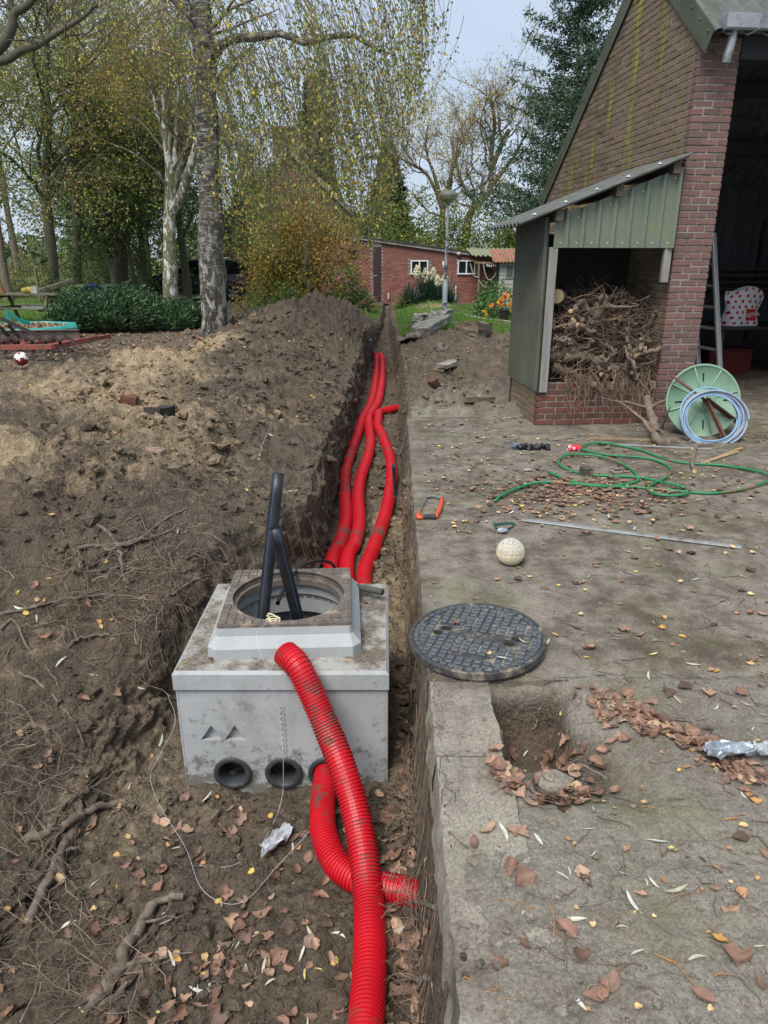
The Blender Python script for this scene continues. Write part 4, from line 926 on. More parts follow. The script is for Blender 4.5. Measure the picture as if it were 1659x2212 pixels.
# shelf with planks and odds inside
g = G(); shf = thing('shelf_rack', 'dim wall rack with stacked planks on the back wall of the garage', 'rack', GM@Vector((2.6, YB-.35, 1.2)), GA)
for k in range(4): g = G(); box(g, (rr.uniform(-.1, .1), -.02*k, .10*k), (1.1, .07, .018), .002); g.obj('plank', mat('dim_plank', (.09, .07, .055), (.06, .045, .035), rough=.8), shf)
for x in (-.9, .9): g = G(); box(g, (x, .12, .1), (.02, .03, .9)); g.obj('upright', INN, shf)
g = G(); box(g, (0, 0, .18), (.32, .20, .18), .01); box(g, (0, 0, .37), (.33, .21, .012), .004); g.obj('crate', mat('dull_red_crate', (.16, .02, .02), (.10, .015, .015), rough=.6), None, loc=GM@Vector((2.6, 3.2, .012)), label='dull red crate under the garage table', cat='crate')
# step stool / steel trestle beside the ladder
g = G(); p0 = W_(PY(1530, 720, 8.6)); tubes(g, spline([GM@Vector((.62, 1.25, 0)), GM@Vector((.60, 1.25, .5)), GM@Vector((.52, 1.25, 1.0)), GM@Vector((.58, 1.22, 1.06))], 20)-np.array(GM@Vector((.62, 1.25, 0))), np.full(20, .012), 8)
g.obj('steel_hook_bar', mat('brown_steel', (.10, .07, .06), rough=.6), None, True, loc=GM@Vector((.62, 1.25, 0)), label='brown steel bar with hooked top standing behind the ladder', cat='bar')
# ============================================================ THINGS ON THE SLAB
HG = mat('pale_green_plastic_reel', (.17, .29, .20), (.21, .34, .245), rough=.55, sc=5, bump=.1, dirt=(.17, .22, .14), dlo=.55, dhi=.75, dsc=6)
RST = mat('rusty_brown_steel', (.10, .045, .035), (.16, .075, .055), rough=.8, sc=30, bump=.4)
rc = PY(1518, 866, 6.95); hr = thing('hose_reel', 'round pale green hose reel disc on a rusty stand leaning by the brick pier', 'hose reel', rc)
hr.rotation_euler = (math.radians(-14), 0, math.radians(-4))
RB = RX(math.pi/2)
g = G(); R0 = .355; lathe(g, [(.05, .02), (.09, .014), (R0-.02, .004), (R0-.015, .020), (R0, .022), (R0+.004, .012), (R0, -.004), (R0-.03, -.008), (.05, -.006)], 64, (0, 0, 0), RB)
for k in range(8):
    a = k*math.pi/4+.3; bar(g, (.12*math.cos(a), -.012, .12*math.sin(a)), ((R0-.02)*math.cos(a), -.012, (R0-.02)*math.sin(a)), .014, .012, .002, up=(0, 1, 0))
lathe(g, [(0, .030), (.045, .030), (.05, .018), (.115, .018), (.125, .006)], 32, (0, 0, 0), RB); g.obj('disc', HG, hr, True)
for k in range(4):
    a = k*math.pi/2+.05; g = G(); bar(g, (.19*math.cos(a), -.0125, .19*math.sin(a)), (.27*math.cos(a), -.0125, .27*math.sin(a)), .012, .006, 0, up=(0, 1, 0)); g.obj('slot', DARK, hr)
g = G(); tubes(g, [(-.35, -.10, .24), (-.04, -.16, .0)], [.013]*2, 10, cap=True); g.obj('crank_rod', RST, hr, True)
for a, b in (((-.02, -.16, .01), (.17, -.22, -.40)), ((-.02, -.16, .01), (.36, .02, -.20))):
    g = G(); bar(g, a, b, .05, .012, .002); bar(g, np.array(a)+(0, .02, 0), np.array(b)+(0, .02, 0), .006, .05, .001); g.obj('stand_leg', RST, hr)
g = G(); tubes(g, [(0, .06, 0), (0, -.17, 0)], [.018]*2, 12, cap=True); g.obj('axle', RST, hr, True)
def coil(n, R, r, label, cen, tiltx, rz, m, name='garden_hose', spread=.05, ell=1.0):
    rr = np.random.default_rng(3); t = np.linspace(0, n*2*math.pi, n*40); ph = t/(2*math.pi)
    Rk = R*(1+.04*np.sin(ph*2.3)+.05*np.interp(ph, np.arange(n+1), rr.normal(size=n+1)*.7)); yy = spread*np.interp(ph, np.arange(n+1), rr.uniform(-1, 1, n+1))
    ox = .03*np.interp(ph, np.arange(n+1), rr.normal(size=n+1)); oz = .02*np.interp(ph, np.arange(n+1), rr.normal(size=n+1))
    p = np.stack([Rk*np.cos(t)+ox, yy, Rk*ell*np.sin(t)+oz], 1); g = G(); tubes(g, p, np.full(len(p), r), 8)
    o = g.obj(name, m, None, True, loc=cen, label=label, cat='hose'); o.rotation_euler = (tiltx, 0, rz); return o
BLH = mat('blue_grey_hose', (.18, .23, .30), (.28, .34, .41), rough=.4, sc=9, bump=.05); 
BLH2 = mat('light_blue_hose', (.16, .30, .48), (.22, .38, .55), rough=.4, sc=9, bump=.05)
cc = PY(1536, 905, 6.66); coil(8, .285, .0115, 'blue-grey garden hose coiled in a ring over the green reel', cc, math.radians(-20), math.radians(-3), BLH, spread=.05, ell=.9)
coil(2, .262, .008, 'thinner light blue hose inside the blue-grey coil', cc+Vector((.01, .0, .0)), math.radians(-20), math.radians(-3), BLH2, spread=.03, ell=.9)
# green hose on the slab
def c6(cx, cy): return ((2048+cx/1.62)/1.852, (1365+cy/1.62)/1.852)
def flat(pts, z, f=c6): return [P(*f(*q), z) for q in pts]
GRH = mat('green_garden_hose', (.012, .15, .055), (.025, .21, .085), rough=.42, sc=4, bump=.05, dirt=(.26, .10, .06), dlo=.58, dhi=.66, dsc=2.5)
hp = [(1640,925),(1500,965),(1300,988),(1100,972),(880,952),(640,943),(430,935),(230,925),(90,945),(-60,1005),(-110,1040)]
hp2 = [(1640,925),(1690,900),(1640,865),(1500,830),(1350,805),(1180,793),(1050,775),(930,740),(820,703),(700,680),(580,665),(480,678),(450,700),(500,722),(620,743),(760,750),(880,760),(980,790),(1028,830),(1010,875),(940,915),(885,950),(890,980),(950,1005),(1050,1012),(1130,1000),(1145,985)]
hp3 = [(230,860),(330,900),(450,935),(600,945),(740,925),(820,900),(790,850),(700,795),(600,765),(480,748),(360,750),(305,775),(320,815),(400,845),(520,865),(680,875),(820,885),(940,915),(1040,940),(1120,965)]
whole = [P(*c6(*q), .012) for q in hp[::-1]]+[P(*c6(*q), .014) for q in hp2[1:]]
L = plen(whole); n = int(L/.035); g = G(); pp = spline(whole, n); pp[:, 2] = .011+.008*(np.sin(np.arange(n)*.11)+1); c = pp[0].copy(); tubes(g, pp-c, np.full(n, .0098), 8, cap=True)
g.obj('garden_hose', GRH, None, True, loc=c, label='long green garden hose looped over the slab, its end in the leaf litter', cat='hose')
w3 = [P(*c6(*q), .012) for q in hp3]; L = plen(w3); n = int(L/.035); pp = spline(w3, n); pp[:, 2] = .011+.010*(np.cos(np.arange(n)*.13)+1); c = pp[0].copy(); g = G(); tubes(g, pp-c, np.full(n, .0098), 8, cap=True)
g.obj('garden_hose', GRH, None, True, loc=c, label='second green hose in an inner loop on the slab beside the black cap', cat='hose')
# twine ball
tb_ = P(1103, 1222, 0); rb = .078; c = tb_+Vector((0, .03, rb*.93)); tw = thing('twine_ball', 'ball of cream twine in a clear wrap standing on the slab', 'twine ball', c)
TWN = mat('cream_sisal_twine', (.60, .52, .36), (.70, .63, .47), rough=.9, sc=40, bump=.5, bsc=300, bd=.002)
g = G()
for d in range(5):
    ax = np.array(RZ(d*.7+.3)@RX(.25+.28*(d % 4))); 
    for k in range(13):
        zz = -.86+k*1.72/12; rad = math.sqrt(max(0, 1-zz*zz)); t = np.linspace(0, 2*math.pi, 28); p = np.stack([rad*np.cos(t), rad*np.sin(t), np.full(28, zz*.92)], 1)*rb*(1.0-.004*d)
        if d > 2 and k % 2: continue
        tubes(g, p@ax.T, np.full(28, .0024), 4)
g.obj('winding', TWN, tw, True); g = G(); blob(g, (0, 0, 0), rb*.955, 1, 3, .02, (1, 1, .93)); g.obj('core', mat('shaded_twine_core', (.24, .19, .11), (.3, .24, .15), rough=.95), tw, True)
g = G(); lathe(g, [(.012, .065), (.016, .071), (.022, .068)], 16); g.obj('top_hole', DARK, tw)
CLR = mat('clear_film', (.75, .78, .8), rough=.15, bump=.6, bsc=30, bd=.01)
CLR.node_tree.nodes['Principled BSDF'].inputs['Alpha'].default_value = .25
g = G(); blob(g, (0, 0, .012), rb*1.03, 5, 3, .05, (1, 1, .93), fr=4, flat=-.005); g.obj('clear_wrap', CLR, tw, True)
# metal strip
a, b = P(1128, 1124, .006), P(1602, 1184, .006); d = (b-a); g = G(); bar(g, (0, 0, 0), d, .028, .006, .001); bar(g, np.array((0, .012, .006)), np.array(d)+(0, .012, .006), .003, .010)
g.obj('metal_strip', mat('grey_galvanised_strip', (.36, .38, .38), (.27, .28, .28), rough=.5, metal=.4, dirt=(.2, .17, .13), dlo=.58, dhi=.7, dsc=8), None, loc=a+Vector((0, 0, .002)), label='long thin grey metal strip lying across the slab', cat='metal strip')
# hacksaw
def c7(cx, cy): return ((1024+cx/1.62)/1.852, (1365+cy/1.62)/1.852)
ORG = mat('orange_red_painted_metal', (.55, .09, .035), (.48, .07, .03), rough=.4, bump=.05, dirt=(.2, .1, .07), dlo=.6, dhi=.7); BLK = mat('black_grip_rubber', (.03, .032, .035), rough=.7); STL = mat('steel_blade', (.45, .46, .48), rough=.3, metal=.8, bump=0); GYM = mat('grey_painted_metal', (.17, .18, .18), rough=.5)
hs = [P(*c7(*q), .016) for q in ((1060,1110),(1110,1010),(1150,1005),(1205,1020),(1195,1080),(1165,1140),(1120,1138),(1080,1140),(1052,1142))]
c = hs[0].copy(); hk = thing('hacksaw', 'orange and black hacksaw lying on the slab by the trench edge', 'hacksaw', c); rel = [q-c for q in hs]
g = G(); bar(g, rel[0]+Vector((0, 0, 0)), rel[1], .002, .016, 0, up=(0, 0, 1)); g.obj('blade', STL, hk)
g = G(); tubes(g, spline(rel[1:4], 16), np.full(16, .012), 8, cap=True); g.obj('front_frame', GYM, hk, True)
g = G(); tubes(g, spline(rel[3:6], 14), np.full(14, .016), 8, cap=True); g.obj('back_frame', ORG, hk, True)
g = G(); tubes(g, spline(rel[5:8], 14), np.linspace(.020, .017, 14), 8, cap=True); g.obj('grip', BLK, hk, True)
g = G(); tubes(g, spline(rel[7:9]+[rel[0]+Vector((-.004, -.01, 0))], 10), np.full(10, .016), 8, cap=True); tubes(g, spline([rel[8]+Vector((.01, .015, 0)), (rel[8]+rel[5])*.5+Vector((-.01, .035, 0)), rel[5]+Vector((-.01, .02, 0))], 12), np.full(12, .007), 7); g.obj('handle_guard', ORG, hk, True)
# green plastic strap, foil scrap
g = G(); sp = [P(*c7(*q), .012) for q in ((1545,1180),(1560,1215),(1620,1225),(1665,1200),(1680,1190),(1660,1180),(1600,1182),(1545,1190),(1540,1165))]; c = sp[0].copy(); s_ = spline(sp, 50)-np.array(c)
for k in range(49): bar(g, s_[k], s_[k+1], .002, .016, 0)
g.obj('plastic_strap', mat('dark_teal_strap', (.02, .12, .10), rough=.4, bump=0), None, loc=c, label='bent dark green plastic strap on the slab above the twine ball', cat='strap')
FOI = mat('silver_foil', (.34, .38, .43), (.24, .27, .31), rough=.42, metal=.4, bump=.8, bsc=30, bd=.01)
def scrap(name, label, uv, w, d, m, seed, h=.02, cat='scrap', rot=0, col=None, n=10, z=None, nrm=None):
    q, nn = onray(*uv); g = G(); r = np.random.default_rng(seed); X, Y = np.meshgrid(np.linspace(-w/2, w/2, n), np.linspace(-d/2, d/2, n)); e = 1-(np.abs(X/w*2)**4+np.abs(Y/d*2)**4)*.3
    px = X*(1+.25*pnoise(xyz(Y*30, X*30, seed)))*e; py = Y*(1+.4*pnoise(xyz(X*30, Y*20, seed+9)))*e; Z = h*(.55+.9*fbm(xyz(X*9/w*.3, Y*9/d*.3, seed), 3, ridge=True)); Z = np.maximum(Z, .002)
    V_ = np.stack([px, py, Z], -1).reshape(-1, 3)@RZ(rot).T; i = np.arange(n-1)[:, None]*n+np.arange(n-1)[None]; g.add(V_, np.stack([i, i+1, i+n+1, i+n], -1).reshape(-1, 4))
    return g.obj(name, m, None, False, loc=q+Vector((0, 0, .004)), label=label, cat=cat)
scrap('foil_scrap', 'small crumpled blue-grey foil scrap near the twine ball', (1085, 1153), .09, .07, FOI, 3)
scrap('foil_scrap', 'crumpled silver foil lying in brown leaves near the right edge', (2048/1.852+1395/1.62/1.852, 1474+520/1.62/1.852), .24, .085, FOI, 5, .05)
scrap('plastic_scrap', 'grey torn plastic at the right edge beside the foil', (2048/1.852+1640/1.62/1.852, 1474+500/1.62/1.852), .12, .09, mat('grey_plastic_film', (.35, .38, .41), rough=.35, bump=.6, bsc=30), 8, .04)
scrap('plastic_scrap', 'crushed clear grey plastic sleeve lying on the soil in front of the chamber', (598, 1832), .09, .26, mat('milky_plastic_film', (.34, .36, .38), (.45, .47, .5), rough=.2, bump=.8, bsc=40, bd=.01), 12, .05, rot=-.65)
scrap('plastic_scrap', 'small grey plastic scrap left of the green hose loops', c6(100, 845), .09, .05, mat('grey_label', (.4, .4, .42), rough=.5), 13, .012)
scrap('plastic_scrap', 'blue plastic scrap on the left trench wall far behind the conduits', c5(740, 10), .10, .22, mat('blue_film', (.12, .25, .42), rough=.5), 14, .05)
# black crumpled film
g = G(); q0 = P(*c6(130, 705), 0); 
for k in range(6): blob(g, (-.11+k*.05, .01*math.sin(k*2), .03), .032, k+30, 2, .9, (1.1, .8, .8), RZ(k), fr=3.5)
g.obj('crumpled_film', mat('glossy_black_film', (.02, .022, .03), rough=.25, bump=.8, bsc=60, bd=.01), None, loc=q0, label='crumpled glossy black plastic film on the slab', cat='plastic film')
g = G(); 
for k in range(3): blob(g, (-.02+k*.03, 0, .032), .03, k+50, 2, .9, (.9, .8, 1), RZ(k), fr=3.5)
g.obj('crumpled_film', mat('grey_film', (.16, .20, .26), rough=.25, bump=.8, bsc=60, bd=.01), None, loc=P(*c6(15, 700), 0), label='grey-blue plastic scrap at the left end of the black film', cat='plastic film')
# can
q0 = P(*c6(400, 712), .0); cn = thing('drink_can', 'crushed red drink can lying on the slab at the hose end', 'can', q0+Vector((0, 0, .028))); cn.rotation_euler = (0, math.radians(90), math.radians(8))
g = G(); lathe(g, [(.024, -.058), (.030, -.052), (.031, 0), (.027, .015), (.031, .03), (.030, .048), (.025, .055)], 24); V_ = g.V[-1]; V_[:, :] *= (1+.12*pnoise(V_*40))[:, None]; g.obj('can_body', mat('red_can_paint', (.55, .02, .03), (.62, .03, .04), rough=.35, dirt=(.7, .68, .66), dlo=.56, dhi=.6, dsc=28), cn, True)
g = G(); lathe(g, [(0, -.054), (.022, -.054), (.025, -.058), (.026, -.054)], 24); lathe(g, [(0, .052), (.023, .052), (.026, .056)], 24); g.obj('can_end', mat('can_aluminium', (.6, .6, .6), rough=.3, metal=.8, bump=0), cn)
# square black cap
q0 = P(*c6(478, 872), 0); g = G(); box(g, (0, 0, .037), (.042, .04, .037), .004, RZ(.2)); g.obj('square_cap', mat('dirty_black_plastic', (.03, .028, .026), (.06, .05, .045), rough=.7, dirt=(.2, .16, .12), dlo=.5, dhi=.65, dsc=20), None, loc=q0, label='square black plastic end cap standing between the green hoses', cat='end cap')
g = G(); lathe(g, [(.02, 0), (.032, 0), (.034, .01), (.022, .014)], 24); o = g.obj('drain_ring', mat('grey_ring', (.25, .24, .23), rough=.7), None, loc=P(*c6(680, 850), .0), label='small grey oval ring holding a leaf inside the hose loop', cat='ring'); o.scale = (1.4, 1, 1)
# sticks, plank pieces
SPL = mat('fresh_split_wood', (.42, .29, .16), (.30, .20, .11), rough=.8, sc=20)
for (a, b, w, lab) in (((1228, 795), (1490, 692), .018, 'pale split wooden lath lying right of the hose'), ((1235, 790), (1470, 715), .012, 'thinner split lath touching the pale one by the hose')):
    a, b = P(*c6(*a), .012), P(*c6(*b), .016); g = G(); bar(g, (0, 0, 0), b-a, w*1.3, w*.8, .002); g.obj('wooden_lath', SPL, None, loc=a, label=lab, cat='lath')
branch('stick', 'curved grey stick lying over the green hose below the reel', [P(*c6(1183, 845), .02), P(*c6(1165, 790), .025), P(*c6(1190, 700), .02), P(*c6(1215, 668), .02)], .017, .012, rr, n=16, amp=.003, twigs=0, cat='stick')
branch('stick', 'short stick under the blue-grey coil', [P(*c6(1200, 672), .02), P(*c6(1260, 668), .02), P(*c6(1330, 655), .03)], .011, .008, rr, n=10, amp=.003, twigs=0, cat='stick')
branch('stump', 'dark root stump at the foot of the garage pier', [P(*c6(1010, 660), .03), P(*c6(945, 640), .05), P(*c6(920, 570), .10), PY(1398, 860, 7.25)], .055, .035, rr, n=16, amp=.008, twigs=6, cat='stump')
g = G(); a, b = P(*c6(490, 630), .01), P(*c6(940, 640), .01); bar(g, (0, 0, 0), b-a, .07, .018, .003); V_ = g.V[-1]; g.obj('rotten_board', mat('rotten_wood', (.14, .10, .06), (.24, .19, .12), rough=.95, sc=14, bump=.8), None, loc=a, label='rotten brown board lying along the front of the woodshed', cat='board')
g = G(); a, b = P(*c6(560, 662), .008), P(*c6(1290, 700), .008); bar(g, (0, 0, 0), b-a, .045, .008, .001); g.obj('grey_profile', mat('grey_edge_profile', (.30, .31, .31), (.2, .2, .2), rough=.5), None, loc=a, label='grey metal edging strip lying under the stump and reel', cat='metal strip')
g = G(); p = onray(*( (2048+265/1.62)/1.852, (2730+640/1.62)/1.852))[0]; blob(g, (0, 0, -.01), .075, 4, 2, .2, (1, .75, .6)); g.obj('concrete_lump', KERB, None, loc=p, label='small pebbly concrete lump beside the dug hole by the kerb', cat='concrete lump')
# ============================================================ VEGETATION
def leaves(g, pos, size, pal, rr, droop=.3, asp=.6, out=None, jit=.25):
    pos = np.asarray(pos, float); n = len(pos); s = size*rr.uniform(.7, 1.3, n)
    d = rr.normal(size=(n, 3)); d[:, 2] -= droop*2
    if out is not None: d += out
    d /= np.linalg.norm(d, axis=1)[:, None]; w = np.cross(d, rr.normal(size=(n, 3))); w /= np.linalg.norm(w, axis=1)[:, None]+1e-9; nn = np.cross(d, w)
    a = pos; c = pos+d*s[:, None]; mid = pos+d*(s*.45)[:, None]+nn*(s*.10)[:, None]; b = mid+w*(s*asp*.5)[:, None]; e = mid-w*(s*asp*.5)[:, None]
    V = np.stack([a, b, c, e], 1).reshape(-1, 3); f = np.arange(n*4).reshape(-1, 4)
    pal = np.array(pal, float); pw = pal[:, 3]/pal[:, 3].sum(); C = pal[rr.choice(len(pal), n, p=pw), :3]*rr.uniform(1-jit, 1+jit, n)[:, None]
    g.add(V, f, np.repeat(C, 4, 0)); return g
LEAF = leafmat('leaf_colours', (1.3, 1.35, 1.25)); NEED = leafmat('needle_colours', rough=.6, trans=.08); GLOSS = leafmat('glossy_laurel_leaf', rough=.3, trans=.1)
def bark(name, c1, c2, dirt=None, dlo=.5, dhi=.6, dsc=8, st=(1, 1, .25), bump=.8):
    m, nt, b = new_mat(name); n = N(nt); v = n.scale(n.pos, st)
    col = n.mix(n.ramp(n.noise(9, 5, .65, v), .3, .7), c1, c2)
    if dirt: col = n.mix(n.ramp(n.noise(dsc, 6, .7, v), dlo, dhi), col, dirt)
    n.val(b.inputs['Base Color'], col); b.inputs['Roughness'].default_value = .9; n.l(n.bump(n.noise(14, 6, .7, v), bump, .05), b.inputs['Normal']); return m
BK_D = bark('dark_green_grey_bark', (.055, .05, .035), (.11, .105, .06)); BK_O = bark('olive_bark', (.06, .058, .036), (.11, .105, .065)); BK_T = bark('brown_twig_bark', (.12, .095, .065), (.20, .16, .12))
def birch_bark(name, white, dark, lo, hi, basez):
    m, nt, b = new_mat(name); n = N(nt)
    q = n.t.nodes.new('ShaderNodeSeparateXYZ'); n.l(n.pos, q.inputs[0]); z = q.outputs[2]
    hz = n.noise(7, 7, .75, n.scale(n.pos, (.6, .6, 2.6)), .8); vt = n.noise(5.5, 7, .72, n.scale(n.pos, (1.5, 1.5, .55)), 1.2); k = n.ramp(z, .1, basez, 0, 1)
    base = n.mix(n.ramp(vt, .52, .57), dark, white) if lo < .6 else n.mix(n.ramp(vt, .36, .44), dark, white); up = n.mix(n.ramp(hz, lo, hi), white, dark); up = n.mix(n.ramp(n.noise(2.6, 5, .65), .46, .64, 0, .75), up, tuple(x*2.2 for x in dark))
    col = n.mix(k, base, up); col = n.mix(n.ramp(n.noise(3, 4, .6), .55, .75, 0, .6), col, (.17, .18, .08))
    n.val(b.inputs['Base Color'], col); b.inputs['Roughness'].default_value = .85; n.l(n.bump(n.mix(k, vt, hz), 1., .12), b.inputs['Normal']); return m
BK_B = birch_bark('rugged_birch_bark', (.50, .48, .44), (.050, .043, .033), .43, .50, 3.6); BK_W = birch_bark('white_birch_bark', (.78, .76, .70), (.20, .19, .11), .58, .66, .1)
def grow(rr, p, d, L, r, lv, P_, out):
    n = P_['n'][lv]; pts = [p]; dd = d/np.linalg.norm(d); seg = L/(n-1)
    for k in range(n-1):
        dd = dd+rr.normal(size=3)*P_['wig'][lv]+np.array((0, 0, P_['trop'][lv])); dd /= np.linalg.norm(dd); pts.append(pts[-1]+dd*seg)
    pts = np.array(pts); rad = np.linspace(r, r*P_['tap'][lv], n); out[lv].append((pts, rad))
    if lv+1 < len(P_['n']):
        m = P_['kids'][lv]; m = int(m*rr.uniform(.8, 1.2)+.5)
        for j in range(m):
            t = rr.uniform(P_['from'][lv], 1); k = t*(n-1); i = min(int(k), n-2); q = pts[i]+(pts[i+1]-pts[i])*(k-i); ax = pts[i+1]-pts[i]; ax /= np.linalg.norm(ax)
            s = rr.normal(size=3); s -= ax*(s@ax); s /= np.linalg.norm(s); a = P_['ang'][lv]*rr.uniform(.7, 1.25); nd = ax*math.cos(a)+s*math.sin(a); nd[2] += P_.get('up', 0)
            if 'bias' in P_: nd += np.array(P_['bias'])*rr.random()
            grow(rr, q, nd, L*P_['len'][lv]*rr.uniform(.6, 1.15)*(1-.35*(t-P_['from'][lv])), max(rad[i]*P_['rr'][lv], .003), lv+1, P_, out)
DEF = dict(n=[9, 7, 6, 5], wig=[.06, .13, .18, .2], trop=[.02, .05, .03, .0], tap=[.35, .3, .3, .3], kids=[14, 8, 6], ang=[.9, .8, .8], len=[.5, .5, .45], rr=[.5, .5, .5], **{'from': [.3, .25, .2]})
def tree(name, label, base, H, r, seed, P_=None, lean=(0, 0), bk=BK_D, leafn=8, lsize=.05, pal=None, spread=.12, droop=.3, trunk=None, group=None, asp=.6, drop=None, extra=None, lm=None):
    rr = np.random.default_rng(seed); Q = dict(DEF); Q.update(P_ or {}); out = [[] for _ in Q['n']]; base = np.array(base, float)
    if trunk is None: grow(rr, np.zeros(3), np.array((lean[0], lean[1], 1.)), H, r, 0, Q, out)
    else:
        for (tp, ra, rb, gl) in trunk:
            tp = spline([Vector(q)-Vector(base) for q in tp], 16); out[0].append((tp, np.linspace(ra, rb, 16)))
            for j in range(gl):
                k = rr.integers(Q.get('lo', 5), 15); ax = tp[k+0]-tp[k-1]; ax /= np.linalg.norm(ax); s = rr.normal(size=3); s -= ax*(s@ax); s /= np.linalg.norm(s); a = Q['ang'][0]*rr.uniform(.7, 1.2)
                nd = ax*math.cos(a)+s*math.sin(a); L = H*Q['len'][0]*rr.uniform(.6, 1.1); grow(rr, tp[k], nd, L, max(np.linspace(ra, rb, 16)[k]*Q['rr'][0], .004), 1, Q, out)
    root = thing(name, label, 'tree', base, 0, group)
    g = G()
    for p, q in out[0]: 
        f = 1+.10*pnoise(p*2.0+seed); tubes(g, p, q*f, 14)
    V = g.V
    for i in range(len(V)): V[i] = V[i]+np.stack([pnoise(V[i]*2.2+3), pnoise(V[i]*2.2+9), 0*V[i][:, 0]], 1)*r*.22
    g.obj('trunk', bk, root, True)
    g = G()
    for lv in range(1, len(out)):
        if out[lv]:
            ps = np.array([o[0] for o in out[lv]]); rs = np.array([o[1] for o in out[lv]]); tubes(g, ps, rs, 6 if lv == 1 else (4 if lv == 2 else 3))
    if g.n: g.obj('branches', bk if lm is None else lm, root, True, kind='stuff')
    if leafn and pal:
        tw = out[-1]+(out[-2] if len(out) > 2 else []); pos = []
        for p, q in tw:
            k = rr.poisson(leafn)
            if k: t = rr.uniform(.1, 1, k)*(len(p)-1); i = np.minimum(t.astype(int), len(p)-2); pos.append(p[i]+(p[i+1]-p[i])*(t-i)[:, None]+rr.normal(size=(k, 3))*spread)
        if pos:
            pos = np.concatenate(pos)
            if drop is not None: pos = pos[drop(pos+base, rr)]
            g = G(); leaves(g, pos, lsize, pal, rr, droop, asp); g.obj('crown', LEAF, root)
    return root
def shrub(name, label, c, rad, n, size, pal, seed, thr=-.12, stems=10, bk=BK_T, droop=.2, asp=.55, cat='shrub', lm=None, flat=True, fr=1.5, group=None, out=1., shell=.5, stem_r=.012):
    rr = np.random.default_rng(seed); root = thing(name, label, cat, c, 0, group); N3 = int(n*2.2); d = rr.normal(size=(N3, 3)); d /= np.linalg.norm(d, axis=1)[:, None]
    if flat: d[:, 2] = np.abs(d[:, 2])
    q = rr.uniform(0, 1, N3)**shell; bump = 1+.30*pnoise(d*2.1+seed)+.14*pnoise(d*6+seed); pos = d*(q*bump)[:, None]*np.array(rad)
    keep = pnoise(pos*fr+seed*3)+.3*pnoise(pos*fr*3) > thr; pos = pos[keep][:n]; g = G(); leaves(g, pos, size, pal, rr, droop, asp, out=d[keep][:n]*out); g.obj('foliage', lm or LEAF, root)
    if stems:
        g = G(); P3 = []
        for k in range(stems): e = d[k]*np.array(rad)*.8; e[2] = abs(e[2]); P3.append(wander(rr, (e[0]*.12, e[1]*.12, 0), e, 7, .05*max(rad)))
        tubes(g, np.array(P3), np.linspace(stem_r, stem_r*.3, 7), 5); g.obj('stems', bk, root, True, kind='stuff')
    return root
def X(u, Y, v=620): return PY(u, v, Y).x
OLIVE = [(.13, .16, .04, 5), (.19, .19, .05, 4), (.08, .11, .03, 4), (.36, .29, .06, 2), (.22, .16, .06, 2)]
DKGR = [(.055, .095, .032, 5), (.09, .14, .045, 4), (.14, .185, .06, 2.5), (.22, .21, .07, .8)]
YELL = [(.10, .11, .025, 4), (.19, .16, .035, 3), (.42, .27, .04, 3), (.16, .09, .04, 2), (.07, .08, .025, 3)]
AUT = [(.18, .15, .05, 3), (.14, .16, .045, 5), (.24, .14, .06, 2), (.32, .24, .06, 2), (.10, .10, .035, 3)]
# ---- big weeping birch
bb = Vector((X(463, 15.6, 725), 15.6, -.05))
def bt(u, v, Y=15.6): return PY(u, v, Y)
bp = dict(lo=10, n=[16, 9, 7, 6], kids=[0, 9, 5], ang=[1.1, .8, .7], len=[.3, .5, .5], trop=[0, .0, -.16, -.25], wig=[.05, .16, .2, .12], rr=[.17, .45, .5])
def hang_env(u): return np.interp(u, [0, 120, 200, 300, 400, 440, 480, 520, 570, 620, 680, 740, 800, 840, 870, 900, 925, 945], [130, 150, 230, 290, 330, 430, 500, 530, 590, 530, 500, 560, 580, 540, 400, 320, 230, 130])
tree('birch_tree', 'big weeping birch with rugged black and white trunk and long hanging yellowing strands', bb, 8.5, .31, 11, bp, bk=BK_B, lm=BK_T,
     trunk=[([bt(465, 735), bt(462, 640), bt(455, 480), bt(450, 330), bt(444, 180), bt(437, 30), bt(432, -120)], .285, .165, 14), ([bt(440, 150), bt(425, 90), bt(405, 20), bt(390, -60)], .10, .05, 3),
            ([bt(450, 130), bt(500, 85, 15), bt(555, 80, 14.8), bt(612, 72, 14.6), bt(640, 88, 14.5), bt(668, 92, 14.4), bt(700, 82, 14.2), bt(765, 78, 14), bt(820, 110, 13.8)], .09, .035, 4)], leafn=0)
birch = [o for o in COL.objects if o.get('label', '').startswith('big weeping birch')][0]
rr = np.random.default_rng(77); SP_ = []; LP = []; nst = 760
